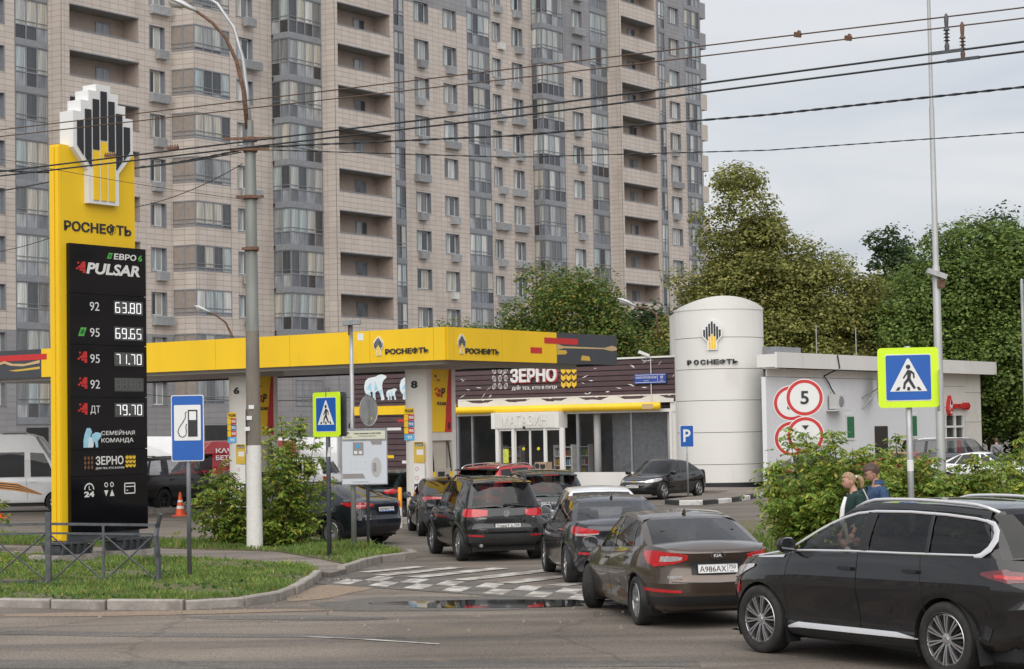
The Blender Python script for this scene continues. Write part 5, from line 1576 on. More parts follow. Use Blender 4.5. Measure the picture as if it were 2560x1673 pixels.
# bears painted on the boards
def bear(x, z, w, h, flip=False, name='bear_print'):
    P = [(.02, .42), (.02, .60), (.08, .78), (.2, .87), (.38, .90), (.52, .92), (.62, .97), (.74, 1.0), (.84, .99), (.98, .94), (1.0, .86), (.9, .80), (.84, .72), (.8, .58), (.82, .4), (.86, .2), (.9, .06), (.88, .0), (.74, .0), (.76, .05), (.72, .2), (.64, .38), (.56, .35), (.5, .3), (.5, .12), (.52, .02), (.40, .0), (.38, .03), (.4, .1), (.38, .34), (.28, .34), (.30, .2), (.28, .04), (.30, .0), (.16, .0), (.14, .05), (.16, .2), (.06, .3)]
    if flip: P = [(1 - a, c) for a, c in reversed(P)]
    b = MB(); b.add([(x + a * w, -.058, z + c * h) for a, c in reversed(P)], [tuple(reversed(range(len(P))))])
    o = b.build(name, ice_w, shop)
    bm = bmesh.new(); bm.from_mesh(o.data); bmesh.ops.triangulate(bm, faces=bm.faces); bm.to_mesh(o.data); bm.free()
    for tri in (((.1, .45), (.35, .36), (.3, .7)), ((.45, .35), (.62, .42), (.5, .78)), ((.66, .4), (.8, .4), (.74, .12)), ((.18, .3), (.28, .3), (.2, .06)), ((.41, .32), (.49, .3), (.45, .06))):
        q = MB(); q.add([(x + (1 - a if flip else a) * w, -.061, z + c * h) for a, c in tri], [(0, 1, 2)]); q.build('bear_shade', ice, o)
bear(-17.7, 4.17, 1.42, 1.25); bear(-16.32, 4.17, .68, .55); bear(-15.5, 4.17, 1.4, 1.2)
for x0, x1, z0, z1, m in ((-15.62, -15.0, 3.09, 3.22, red_print), (-16.3, -15.44, 2.70, 2.83, print_white), (-16.3, -15.9, 1.36, 1.5, yellow), (-15.4, -14.9, 1.1, 1.24, print_white), (-13.9, -13.3, 1.9, 2.03, yellow), (-14.2, -13.4, .8, .93, red_print)):
    b = MB(); b.bb(x0, x1, -.06, -.05, z0, z1); b.build('colour_bar', m, shop)

# white round-fronted tower
cyl = empty('logo_tower', (9.0, 87.0, 0), 0, 'white curved tower with dark and yellow emblem at the shop corner', 'tower')
def arc(z0, z1, rx=1.93, ry=2.3, n=28, tilt=0.0):
    b = MB(); vs = []
    for z in (z0, z1):
        for i in range(n + 1):
            a = PI * i / n
            zz = z + (tilt * (1 - ((i - n / 2) / (n / 2)) ** 2) if z == z1 else 0)
            vs.append((-rx * math.cos(a), -ry * math.sin(a) * .95 if True else 0, zz))
    b.add(vs, [(i, i + 1, i + n + 2, i + n + 1) for i in range(n)])
    return b
zs = [.0, .22, 1.62, 3.02, 4.42, 5.05, 6.45, 7.35]
for a, c in ((.22, 1.0), (1.0, 2.36), (2.36, 3.72), (3.72, 5.06), (5.06, 6.4), (6.4, 7.62)):
    b = arc(a + .012, c - .012); b.build('curved_panel', white_metal, cyl, True)
arc(0, .22, 1.88, 2.24).build('plinth', ink, cyl, True)
arc(.2, 7.6, 1.90, 2.26).build('joint_core', mat('panel_joint', (.2, .19, .18), .8), cyl, True)
# vaulted cap
b = MB(); n = 24; vs = []
for j in range(7):
    t = j / 6
    for i in range(n + 1):
        a = PI * i / n
        x = -1.95 * math.cos(a); y0 = -2.3 * .95 * math.sin(a)
        vs.append((x, lerp(y0, 3.0, t), 7.62 + .50 * math.sin(a) ** .8 if j else 7.62))
b2 = MB(); vs = []
for i in range(n + 1):
    a = PI * i / n; x = -1.95 * math.cos(a); y0 = -2.3 * .95 * math.sin(a) - .02; zc = 7.66 + .5 * (1 - (x / 1.95) ** 2)
    vs += [(x, y0, 7.60), (x, y0, zc), (x, 3.0, zc), (x, 3.0, 7.60)]
b2.add(vs, [(i * 4 + q, i * 4 + q + 1, (i + 1) * 4 + q + 1, (i + 1) * 4 + q) for i in range(n) for q in range(3)])
b2.build('vault_cap', white_metal, cyl, True, angle=rad(40), fixn=True)
b = MB(); b.bb(-1.9, 1.9, .0, 3.0, 0, 7.6); b.build('tower_back', white_metal, cyl)
ts = Rz(.02)
emblem(cyl, (-.5, -2.15, 5.86), 1.28, Rz(-.26), .05)
# letters follow the curve
wd = 2.15
for i, ch in enumerate('РОСНЕФТЬ'):
    u = -1.56 + (i + .5) / 8 * wd; a = math.acos(max(-1, min(1, -(u + .0) / 1.93)))
    x, y = -1.93 * math.cos(a), -2.3 * .95 * math.sin(a)
    yaw = math.atan2(-(-2.3 * .95) * math.cos(a), 1.93 * math.sin(a))
    text(ch, ink, cyl, (x - .02 * math.cos(a), y - .035, 5.36), width=.245 if ch != 'Ф' else .30, height=.21, bold=.03, R=Rz(math.atan2(-2.185 * math.cos(a), 1.93 * math.sin(a))), ext=.02)

# white annex
ann = empty('station_annex', (10.6, 83.9, 0), rad(55), 'low white clad annex with overhanging roof right of the logo tower', 'building')
annex_white = mat('annex_white', (.74, .75, .77), .5, var=.03, scale=.5, dirt=((.45, .45, .45), .8, .6, .25))
b = MB(); b.bb(.0, 17.9, .0, .2, 0, 4.66); b.build('wall', annex_white, ann)
b = MB(); b.bb(17.9, 23.5, -.02, .2, 2.95, 5.05); b.build('wall', cream, ann); b = MB(); b.bb(21.4, 23.5, -.02, .2, 0, 2.95); b.build('wall', cream, ann); b = MB(); b.bb(23.3, 23.5, .2, 9, 0, 5.05); b.build('wall', cream, ann)
for i in range(8): 
    x0 = .02 + i * 2.24; b = MB(); b.bb(x0 + .012, x0 + 2.228, -.04, .0, 4.68, 5.02); b.build('cladding_panel', cream, ann)
for i in range(10):
    x0 = -.2 + i * 2.44; b = MB(); b.bb(x0 + .012, x0 + 2.428, -.65, -.55, 5.03, 5.68); b.build('roof_panel', white_metal, ann)
b = MB(); b.bb(-.18, 24.2, -.55, .3, 5.06, 5.6); b.bb(2.0, 24.2, .3, 9, 5.06, 5.6); b.build('roof', white_metal, ann)
b = MB(); b.bb(2.2, 23.3, .2, 9, 0, 5.0); b.build('core', grey_paint, ann)
for x0, x1, z0, z1 in ((17.95, 21.4, 3.35, 3.36), (17.95, 21.4, 4.4, 4.41), (21.4, 23.5, 4.1, 4.11), (21.4, 23.5, 2.6, 2.61)):
    b = MB(); b.bb(x0, x1, -.024, -.018, z0, z1 + .012); b.build('seam', MATS['panel_joint'], ann)
for x0, x1, z0, z1, m in ((4.5, 5.3, 1.7, 2.6, mat('green_shutter', (.02, .16, .07), .5)), (7.5, 8.45, 1.9, 3.05, None), (14.4, 15.4, 1.9, 3.05, None)):
    b = MB(); b.bb(x0, x1, -.05, .0, z0, z1); o = b.build('window', white_metal, ann)
    b = MB(); b.bb(x0 + .12, x1 - .12, -.06, -.05, z0 + .1, z1 - .1); b.build('pane', MATS['green_shutter'], o)
b = MB(); b.bb(10.6, 12.0, -.03, .0, .2, 2.5); b.build('dark_door', mat('dark_door', (.03, .025, .02), .5), ann)
b = MB(); b.bb(5.6, 6.9, -.55, .0, 3.2, 3.26); b.bb(5.75, 6.65, -.45, -.1, 3.3, 3.95); o = b.build('air_conditioner', MATS['ac_white'], ann)
MB().lathe([(0, -.47), (.24, -.47), (.26, -.45)], 18, 'y', (6.25, 0, 3.62)).build('fan_grille', win_grey, o)
b = MB(); b.bb(2.0, 4.3, .5, 2.0, 5.6, 6.0); b.build('roof_box', win_grey, ann)
for x in (5.45, 9.5): MB().tube([(x, .3, 5.6), (x, .3, 7.05)], .025, 6).build('roof_mast', steel, ann)
MB().tube([(5.5, -.68, 5.65), (5.7, -.68, 5.1), (5.3, -.1, 4.75), (5.7, -.1, 4.5), (6.0, -.1, 4.2), (6.2, -.2, 3.9)], .035, 6).build('cable', ink, ann)
# satellite dish
b = MB(); b.lathe([(0, 0), (.4, .05), (.75, .17), (.78, .18)], 24, 'y'); o = b.build('satellite_dish', sign_white, ann, True); o.location = (9.9, -.75, 4.35); o.rotation_euler = (0, 0, .5)
b = MB(); b.tube([(9.3, -.02, 3.8), (9.9, -.7, 4.3)], .03, 6); b.tube([(9.3, -.02, 3.3), (9.9, -.7, 4.3)], .03, 6); b.tube([(9.9, -.75, 4.3), (9.5, -1.2, 3.9)], .02, 6); b.build('dish_arm', steel, ann)
# oil shop entrance
b = MB(); b.bb(18.1, 21.2, .04, .1, .0, 2.95); o = b.build('entrance_glass', shop_glass, ann)
for x in (18.1, 18.9, 20.1, 21.2):
    b = MB(); b.bb(x - .05, x + .05, -.03, .1, 0, 2.95); b.build('door_frame', white_metal, o)
b = MB(); b.bb(18.1, 21.2, -.03, .1, 2.35, 2.45); b.build('door_frame', white_metal, o)
b = MB(); b.bb(19.1, 19.8, -.02, .04, 1.2, 1.9); b.build('poster', MATS['green_shutter'], o)
b = MB(); b.bb(20.3, 21.0, .0, .04, .9, 1.8); b.build('poster', red_print, o)
text('аслофф', red_print, ann, (20.6, -.14, 3.42), width=2.05, height=.36, bold=.06, ext=.08)
b = MB(); b.prism([(19.2, 3.95), (19.0, 3.6), (18.92, 3.25), (19.05, 3.0), (19.2, 2.95), (19.35, 3.0), (19.48, 3.25), (19.4, 3.6)][::-1], -.2, -.02); o = b.build('drop_logo', red_print, ann, fixn=True)
b = MB(); b.prism([(19.2, 3.8), (19.06, 3.5), (19.0, 3.25), (19.1, 3.08), (19.2, 3.05), (19.3, 3.08), (19.4, 3.25), (19.34, 3.5)][::-1], -.215, -.19); b.build('drop_inner', sign_white, o, fixn=True)
b = MB(); b.prism([(19.2, 3.78), (19.1, 3.56), (19.2, 3.45), (19.3, 3.56)][::-1], -.225, -.21); b.build('drop_mark', ink, o, fixn=True)
text('М', red_print, o, (19.2, -.22, 3.28), width=.34, height=.26, bold=.05)

# price pylon
pyl = empty('price_pylon', (-9.72, 42.8, 0), rad(55), 'tall yellow price pylon with black panel of fuel prices and white emblem', 'price sign')
black_gloss = mat('black_gloss_panel', (.006, .006, .008), .08, var=.1, spec=.4)
b = MB(); b.bb(.06, 2.28, .0, .30, .42, 8.95); b.build('yellow_body', yellow, pyl)
b = MB(); b.bb(.035, .06, .015, .10, .45, 8.9); b.build('side_strip', yellow, pyl)
b = MB(); b.bb(.035, .06, .15, .285, .45, 8.9); b.build('side_strip', yellow, pyl)
zc = [.56, 1.78, 2.35, 3.49, 4.63, 5.74, 6.82]
for a, c in zip(zc[:-1], zc[1:]):
    b = MB(); b.bb(.24, 2.51, -.10, .0, a + .006, c - .006); b.build('price_panel', black_gloss, pyl)
b = MB(); b.bb(.26, 2.49, -.06, .0, .56, 6.8); b.build('panel_core', ink, pyl)
b = MB(); b.bb(.2, 2.3, -.04, .34, .40, .57); b.build('base_beam', dark_grey_metal, pyl)
for x in (.35, 2.1):
    b = MB()
    b.box((x, .15, .10), (.95, .6, .06)); b.box((x, .15, .22), (.8, .5, .2), taper=1.18); b.box((x, .15, .37), (.98, .66, .05)); b.box((x, .15, .41), (.8, .5, .12), taper=.3)
    for k in range(5): b.box((x - .4 + k * .2, -.17, .25), (.05, .05, .28), R=Rx(.3))
    b.build('foot', dark_grey_metal, pyl)
    b = MB(); b.box((x, .2, .05), (1.3, .9, .14)); b.build('footing', concrete, pyl)
em = emblem(pyl, (1.22, -.06, 7.72), 2.64, None, .42)
em.location.y = .28
text('РОСНЕФТЬ', ink, pyl, (1.17, -.008, 7.2), width=1.98, height=.24, bold=.028, ext=.006)
Y = -.106
def pt(t, x, z, w, h, m=print_white, **k): text(t, m, pyl, (x, Y, z), width=w, height=h, ext=.002, **k)
def pixel(x, z, s_=1.0, m=red_print):
    b = MB()
    for a, c, w, h in ((.10, .0, .17, .045), (.0, .02, .06, .04), (.06, .055, .21, .05), (.13, .105, .14, .05), (.04, .15, .05, .04), (.17, .155, .10, .045), (.19, -.045, .08, .045)):
        b.bb(x + a * s_, x + (a + w) * s_, Y - .002, Y + .004, z + c * s_ - .05, z + (c + h) * s_ - .05)
    b.build('pixel_mark', m, pyl)
def leaf_sq(x, z, s_=1.0):
    b = MB(); b.prism([(x, z - .1 * s_), (x + .18 * s_, z - .1 * s_), (x + .27 * s_, z + .11 * s_), (x + .09 * s_, z + .11 * s_)], Y - .002, Y + .004); o = b.build('leaf_mark', print_green, pyl)
    b = MB(); b.prism([(x + .06 * s_, z - .03 * s_), (x + .14 * s_, z - .06 * s_), (x + .2 * s_, z + .0 * s_), (x + .19 * s_, z + .08 * s_), (x + .1 * s_, z + .05 * s_)], Y - .004, Y - .002); b.build('leaf_inner', mat('leaf_dark', (.02, .15, .03), .5), o)
leaf_sq(1.33, 6.6, .62); pt('ЕВРО', 1.87, 6.6, .68, .135, bold=.025, shear=.1); pt('6', 2.33, 6.6, .12, .14, print_green, bold=.025, shear=.1)
pixel(.42, 6.28, 1.0); pt('PULSAR', 1.52, 6.30, 1.6, .25, bold=.035, shear=.18)
led = mat('led_white', (.9, .9, .92), .5, emit=.32, var=.02); led_off = mat('led_off', (.14, .145, .14), .5, var=.05); led_box = mat('led_window', (.085, .088, .086), .4, var=.1)
SEG = {'0': 'abcdef', '1': 'bc', '2': 'abged', '3': 'abgcd', '4': 'fgbc', '5': 'afgcd', '6': 'afgedc', '7': 'abc', '8': 'abcdefg', '9': 'abcdfg'}
def price(s_, z, off=False):
    b = MB(); b.bb(1.52, 2.40, Y - .004, Y + .002, z - .15, z + .15); w = b.build('price_window', led_box, pyl)
    lit = MB(); dim = MB(); x = 1.56
    for ch in s_:
        if ch == '.':
            (dim if off else lit).bb(x - .005, x + .028, Y - .012, Y - .004, z - .115, z - .085); x += .055; continue
        W_, H_ = .135, .23; t = .017
        for g, (a, c, ww, hh) in dict(a=(t, H_ - t, W_ - 2 * t, t), d=(t, 0, W_ - 2 * t, t), g=(t, H_ / 2 - t / 2, W_ - 2 * t, t), f=(0, H_ / 2, t, H_ / 2 - t / 2), e=(0, t / 2, t, H_ / 2 - t / 2), b=(W_ - t, H_ / 2, t, H_ / 2 - t / 2), c=(W_ - t, t / 2, t, H_ / 2 - t / 2)).items():
            (lit if g in SEG[ch] and not off else dim).bb(x + a, x + a + ww, Y - .012, Y - .004, z - .115 + c, z - .115 + c + hh)
        x += .195
    if lit.f: lit.build('price_digits', led, w)
    if dim.f: dim.build('unlit_segments', led_off, w)
for t, z, p_, ic, off in (('92', 5.47, '63.80', None, 0), ('95', 4.90, '69.65', 'l', 0), ('95', 4.33, '71.70', 'p', 0), ('92', 3.77, '88.88', 'p', 1), ('ДТ', 3.21, '79.70', 'p', 0)):
    pt(t, .95, z, .28, .19, bold=.0); price(p_, z, off)
    if ic == 'l': leaf_sq(.47, z, .9)
    elif ic: pixel(.45, z, 1.0)
pt('СЕМЕЙНАЯ', 1.62, 2.72, 1.0, .115, bold=.008); pt('КОМАНДА', 1.60, 2.54, .96, .115, bold=.008)
for x0, P in ((.6, [(0, 0), (.2, 0), (.22, .1), (.2, .25), (.25, .34), (.2, .42), (.1, .42), (.04, .3), (0, .15)]), (.82, [(0, .1), (.1, .12), (.14, .0), (.2, .0), (.19, .14), (.3, .24), (.28, .31), (.14, .33), (.02, .28)]), (.73, [(0, 0), (.14, 0), (.16, .08), (.11, .16), (.1, .22), (.03, .22), (.02, .12)])):
    b = MB(); b.prism([(x0 + a, 2.40 + c) for a, c in P], Y - .004 - (.004 if x0 == .73 else .002 if x0 == .82 else 0), Y + .002); b.build('bear_print', ice if x0 != .73 else ice_w, pyl)
bean = mat('bean_brown', (.16, .08, .035), .5, var=.1)
for i in range(3):
    for j in range(3):
        b = MB(); ring(b, .64 + i * .10, 2.17 - j * .10, .033, .042, [0, .4, -.3][(i + j) % 3], .95, Y - .002); b.build('coffee_bean', bean, pyl)
pt('ЗЕРНО', 1.36, 2.11, .82, .19, bold=.02); pt('ДЛЯ ТЕХ, КТО В ПУТИ', 1.37, 1.94, .84, .05, bold=.01)
for i in range(3): wheat(pyl, 1.88 + i * .105, 2.07, .09, .27, MATS['wheat_gold'], Y + .002, .006)
b = MB()
for k in range(12):
    a0, a1 = PI * k / 12, PI * (k + 1) / 12
    b.add([(.755 + .145 * math.cos(a0), Y, 1.49 + .145 * math.sin(a0)), (.755 + .145 * math.cos(a1), Y, 1.49 + .145 * math.sin(a1)), (.755 + .115 * math.cos(a1), Y, 1.49 + .115 * math.sin(a1)), (.755 + .115 * math.cos(a0), Y, 1.49 + .115 * math.sin(a0))], [(3, 2, 1, 0)])
b.bb(.74, .76, Y - .002, Y, 1.48, 1.57); b.bb(.74, .81, Y - .002, Y, 1.48, 1.495); b.build('clock_icon', print_white, pyl)
pt('24', .755, 1.39, .29, .12, bold=.04)
b = MB()
for x in (1.25, 1.42): ring(b, x, 1.58, .055, .055, 0, .4, Y)
b.prism([(1.19, 1.46), (1.25, 1.33), (1.31, 1.46)][::-1][::-1], Y - .002, Y + .002); b.prism([(1.36, 1.33), (1.49, 1.33), (1.425, 1.47)], Y - .002, Y + .002); b.build('people_icon', print_white, pyl)
b = MB()
for x0, x1, z0, z1 in ((1.79, 2.12, 1.58, 1.605), (1.79, 2.12, 1.36, 1.385), (1.79, 1.815, 1.36, 1.605), (2.095, 2.12, 1.36, 1.605), (1.83, 2.09, 1.51, 1.53), (1.86, 1.9, 1.43, 1.45)): b.bb(x0, x1, Y - .002, Y + .002, z0, z1)
b.build('card_icon', print_white, pyl)

# ------------------------------------------------------------------ street furniture
galv = mat('galvanised', (.40, .41, .41), .45, .5, var=.2, scale=9, stretch=(1, 1, .3))
rust = mat('rusty_metal', (.16, .09, .06), .75, .3, var=.4, scale=14)
pole_conc = mat('pole_concrete', (.20, .175, .145), .9, var=.25, scale=4, stretch=(1, 1, .25), bump=.3)
pole_white = mat('pole_whitewash', (.70, .69, .66), .85, var=.06, scale=6, bump=.5, bscale=18, dirt=((.35, .3, .26), 6, .60, .6))
pole_metal = mat('pole_grey_metal', (.20, .21, .195), .6, .2, var=.25, scale=3, stretch=(1, 1, .2), dirt=((.14, .09, .06), 3, .62, .6))
dk_post = mat('dark_post', (.075, .085, .10), .55, .2, var=.2, scale=8)

def tri(o, b, name, m):
    x = b.build(name, m, o)
    bm = bmesh.new(); bm.from_mesh(x.data); bmesh.ops.triangulate(bm, faces=[f for f in bm.faces if len(f.verts) > 4]); bm.to_mesh(x.data); bm.free()
    return x
def rrect(w, h, r, n=5):
    out = []
    for cx, cz, a0 in ((w / 2 - r, -h / 2 + r, -PI / 2), (w / 2 - r, h / 2 - r, 0), (-w / 2 + r, h / 2 - r, PI / 2), (-w / 2 + r, -h / 2 + r, PI)):
        for k in range(n + 1):
            a = a0 + PI / 2 * k / n; out.append((cx + r * math.cos(a), cz + r * math.sin(a)))
    return out
def board(o, w, h, r, y0, y1, m, name='board', c=(0, 0), parent=None):
    b = MB(); b.prism([(x + c[0], z + c[1]) for x, z in rrect(w, h, r)], y0, y1); return b.build(name, m, parent or o)

def walker_sign(o, z, w, M=None):
    """blue square with white triangle and black walker; everything under one face object"""
    k = w / .7
    f = board(o, w * 1.36, w * 1.36, .06 * k, -.045, -.02, lime, 'sign_face', (0, z))
    board(o, w * 1.02, w * 1.06, .03 * k, -.049, -.04, sign_white, 'white_border', (0, z), f)
    board(o, w, w * 1.02, .03 * k, -.052, -.046, blue_sign, 'blue_field', (0, z), f)
    def pz(pts, nm, m, e=-.058):
        b = MB(); b.prism([(x * k, z + y * k) for x, y in pts], e, -.05); return tri(f, b, nm, m)
    pz([(-.29, -.22), (.29, -.22), (.015, .30), (-.015, .30)], 'triangle', sign_white, -.055)
    for pts in ([(-.205, -.205), (-.15, -.205), (-.125, -.15), (-.165, -.15)], [(-.025, -.205), (.025, -.205), (.02, -.15), (-.02, -.15)], [(.15, -.205), (.205, -.205), (.165, -.15), (.125, -.15)]): pz(pts, 'crossing_bar', ink)
    b = MB(); b.lathe([(0, -.058), (.036 * k, -.058), (.036 * k, -.05)], 16, 'y', (0, 0, z + .17 * k)); b.build('walker_head', ink, f)
    walker = [(-.01, .125), (.05, .11), (.095, .07), (.10, -.01), (.075, -.015), (.07, .05), (.045, .07), (.035, .0), (.04, -.03), (.115, -.17), (.08, -.185), (.0, -.06), (-.04, -.10), (-.055, -.185), (-.09, -.18), (-.075, -.08), (-.02, -.01), (-.015, .06), (-.045, .015), (-.07, -.02), (-.09, -.005), (-.06, .04), (-.03, .09)]
    pz(walker[::-1], 'walker_body', ink)
    return f

# filling station sign
o = empty('fuel_sign', (-6.07, 37.34, GZ), rad(-2), 'blue filling station sign with pump pictogram on grey post', 'road sign')
MB().tube([(0, 0, -.1), (0, 0, 3.3)], .042, 12).build('post', dk_post if False else mat('weathered_post', (.17, .18, .195), .55, .3, var=.25, scale=6, stretch=(1, 1, .3)), o, True)
board(o, .61, 1.23, .035, -.06, -.045, sign_white, 'border', (0, 2.76)); board(o, .58, 1.20, .03, -.064, -.055, blue_sign, 'blue_field', (0, 2.76))
board(o, .50, .66, .02, -.067, -.06, sign_white, 'white_field', (0, 2.86))
b = MB(); b.bb(.01, .19, -.071, -.066, 2.60, 3.10); o2 = b.build('pump_pictogram', ink, o)
b = MB(); b.bb(.035, .165, -.074, -.07, 2.91, 3.07); b.build('pump_window', sign_white, o2)
b = MB(); hp = [(-.01, 2.84), (-.03, 2.80), (-.02, 2.70), (-.03, 2.63), (-.09, 2.59), (-.15, 2.62), (-.18, 2.70), (-.15, 2.78), (-.08, 2.88), (-.035, 2.96), (-.04, 3.04), (-.01, 3.07)]
b.tube([(x, -.07, z) for x, z in hp], .008, 6); b.build('pump_hose', ink, o2)
# pedestrian crossing sign, left
o = empty('crossing_sign', (-4.01, 42.87, GZ), rad(-48), 'lime bordered pedestrian crossing sign on dark leaning post by the kerb', 'road sign')
MB().tube([(0.0, 0.04, -.1), (.06, 0.0, 3.6)], .05, 12).build('post', dk_post, o, True)
f = walker_sign(o, 3.02, .70); f.location.x = .06
board(o, .95, .95, .05, .12, .15, dk_post, 'rear_board', (.06, 3.02))
b = MB(); b.lathe([(.052, 2.12), (.0525, 2.32)], 12, 'z', (.04, .02, 0)); b.build('sticker', sign_white, o)
# pedestrian crossing sign, right
o = empty('crossing_sign', (5.93, 30.0, GZ), rad(-8), 'large lime bordered pedestrian crossing sign on grey pole above bushes', 'road sign')
MB().tube([(0, .04, -.1), (0, .04, 3.65)], .048, 14).build('post', galv, o, True)
walker_sign(o, 3.18, .66)
b = MB(); b.box((.46, .14, 2.98), (.03, .5, .62)); b.build('rear_board', galv, o)
b = MB(); b.lathe([(.0495, 1.78), (.0495, 1.95)], 14, 'z', (0, .04, 0)); b.build('sticker', sign_white, o)
# parking sign
o = empty('parking_sign', (6.33, 73.2, .1), rad(12), 'small blue parking sign on thin grey post before the tower', 'road sign')
MB().tube([(0, 0, -.1), (-.02, 0, 2.6)], .035, 10).build('post', galv, o, True)
board(o, .52, .80, .04, -.05, -.035, sign_white, 'border', (-.02, 2.18)); board(o, .48, .76, .035, -.055, -.045, blue_sign, 'blue_field', (-.02, 2.18))
text('P', sign_white, o, (-.02, -.06, 2.2), height=.46, width=.28, bold=.02)
# round limit signs standing in the thicket
for k, (x, y, zc, rr_, lab) in enumerate(((5.68, 39.0, 3.15, .35, 'front pair of round red ringed signs, upper one reading 5'), (5.72, 41.2, 3.07, .35, 'rear pair of round red ringed signs, mostly hidden by the front pair'))):
    o = empty('limit_sign', (x, y, GZ), rad(-6), lab, 'road sign', 'round limit signs')
    MB().tube([(0, .03, -.1), (0, .03, zc + .2 - GZ)], .035, 10).build('post', galv, o, True)
    for q in (0, 1):
        z = zc - GZ - q * .73
        f = MB().lathe([(0, -.012), (rr_ * .82, -.012), (rr_ * .82, -.005)], 36, 'y', (0, 0, z)).build('sign_disc', sign_white, o)
        MB().lathe([(rr_ * .82, -.014), (rr_, -.014), (rr_, .0)], 36, 'y', (0, 0, z)).build('red_ring', red_print, f)
        MB().lathe([(rr_, -.012), (rr_ * 1.05, -.012), (rr_ * 1.05, .0), (0, .0)], 36, 'y', (0, 0, z)).build('rim', sign_white, f)
        if q == 0: text('5', ink, f, (0, -.018, z), height=rr_ * .74, width=rr_ * .46, bold=.02)
        else:
            for sg in (1, -1): MB().prism([(-.07, z + sg * .19), (.07, z + sg * .19), (0, z + sg * .10)][::sg], -.018, -.012).build('arrow', ink, f, fixn=True)
            text('3,5', ink, f, (0, -.018, z), height=.11)
# flood light pole and site plan board
o = empty('flood_light_pole', (-3.72, 46.2, GZ), 0, 'slim grey pole with box floodlight beside the site plan board', 'light pole')
MB().tube([(0, 0, -.1), (0, 0, 2.0), (.0, 0, 5.1)], [.065, .055, .042], 12).build('pole', galv, o, True)
b = MB(); b.box((.02, -.05, 5.16), (.42, .26, .10), R=Ry(-.06)); b.build('lamp_box', grey_paint, o)
b = MB(); b.box((-.04, 0, 5.0), (.06, .06, .25)); b.build('bracket', rust, o)
b = MB(); b.box((.22, 0, 4.83), (.14, .08, .16)); b.build('junction_box', sign_white, o)
o = empty('site_plan_board', (-3.44, 46.05, GZ), rad(3), 'white traffic scheme board on posts in front of the black sedan', 'information board')
b = MB(); b.bb(-.53, .53, -.03, .0, 1.42, 2.72); b.build('frame', grey_paint, o)
b = MB(); b.bb(-.51, .51, -.036, -.03, 1.44, 2.42); bf = b.build('plan_field', mat('plan_white', (.58, .61, .66), .4, var=.02), o)
b = MB(); b.bb(-.50, .48, -.036, -.03, 2.47, 2.66); b.build('title_field', mat('plan_cream', (.62, .63, .50), .4, var=.02), o)
grp = mat('plan_grey', (.27, .25, .245), .5, var=.03)
for P in ([(-.5, 1.57), (.02, 1.57), (-.04, 1.68), (-.5, 1.68)], [(.18, 2.34), (.4, 2.34), (.4, 2.46), (.12, 2.46)], [(-.26, 2.1), (-.02, 2.1), (-.02, 2.40), (-.26, 2.40)]):
    b = MB(); b.prism(P, -.040, -.036); b.build('plan_shape', grp, o)
b = MB(); ring(b, .27, 1.82, .12, .23, 0, .97, -.039, 22); b.build('plan_shape', mat('plan_light_grey', (.42, .42, .42), .5), o)
b = MB(); b.bb(.2, .27, -.043, -.039, 1.72, 1.92); b.build('plan_building', grp, o)
MB().lathe([(0, -.043), (.05, -.043)], 14, 'y', (-.14, 0, 2.31)).build('plan_icon', mat('plan_cyan', (.05, .35, .65), .5), o)
for x in (-.2, -.09):
    b = MB(); b.bb(x - .035, x + .035, -.043, -.04, 2.13, 2.2); b.build('plan_icon', sign_white, o)
for k in range(4):
    for zz, ch in ((2.0, '2468'[k]), (1.85, '1357'[k])): text(ch, print_green, o, (-.3 + k * .11, -.04, zz - .05), height=.025)
text('Схема движения по АЗК МС088', ink, o, (.07, -.04, 2.60), width=.62, height=.045, bold=.01); text('ул. Комсомольская', grp, o, (-.1, -.04, 1.49), width=.36, height=.03)
text('ул. Рублёвка, Московская обл.', ink, o, (.07, -.04, 2.54), width=.4, height=.025); emblem(o, (-.37, -.037, 2.56), .09, None, .004); text('РОСНЕФТЬ', ink, o, (-.37, -.04, 2.52), width=.16, height=.022)
o = empty('round_sign', (-3.38, 46.15, GZ), rad(58), 'grey back of a round road sign on dark post above the plan board', 'road sign')
MB().tube([(0.0, 0, -.1), (-.0, 0, 3.5)], .04, 12).build('post', dk_post, o, True)
b = MB(); b.lathe([(0, -.05), (.34, -.05), (.355, -.062), (.355, -.045), (0, -.045)], 32, 'y', (0, 0, 3.12)); b.build('disc', galv, o, True, angle=rad(30))
MB().bb(.06, .11, -.07, -.06, 2.9, 2.98).build('sticker', yellow, o)
MB().bb(-.035, .035, -.085, -.05, 2.86, 3.4).build('clamp', steel, o)

# concrete lamp pole with wires
o = empty('lamp_pole', (-5.99, 46.1, 0), 0, 'tapered concrete lamp pole with whitewashed base and curved arms', 'lamp pole')
b = MB(); b.lathe([(.188, -.05), (.178, 1.2), (.172, 2.37)], 24); b.build('whitewashed_base', pole_white, o, True)
b = MB(); b.lathe([(.170, 2.37), (.155, 5.0)], 24); b.build('concrete_shaft', pole_conc, o, True)
b = MB(); b.lathe([(.158, 5.0), (.15, 5.02), (.125, 9.2), (.09, 9.35), (.07, 9.9)], 24); b.build('metal_shaft', pole_metal, o, True)
b = MB(); b.tube([(-.06, 0, 9.7), (-.14, 0, 10.6), (-.30, 0, 11.3), (-.55, 0, 11.85), (-.85, 0, 12.2), (-1.25, 0, 12.5)], [.055, .05, .045, .04, .038, .036], 10); b.build('lamp_arm', rust, o, True)
b = MB(); b.tube([(.0, 0, 9.7), (-.08, .1, 10.6), (-.18, .2, 11.4), (-.40, .35, 12.15), (-.8, .5, 12.75), (-1.2, .6, 13.0)], [.055, .05, .045, .04, .038, .036], 10); b.build('lamp_arm', galv, o, True)
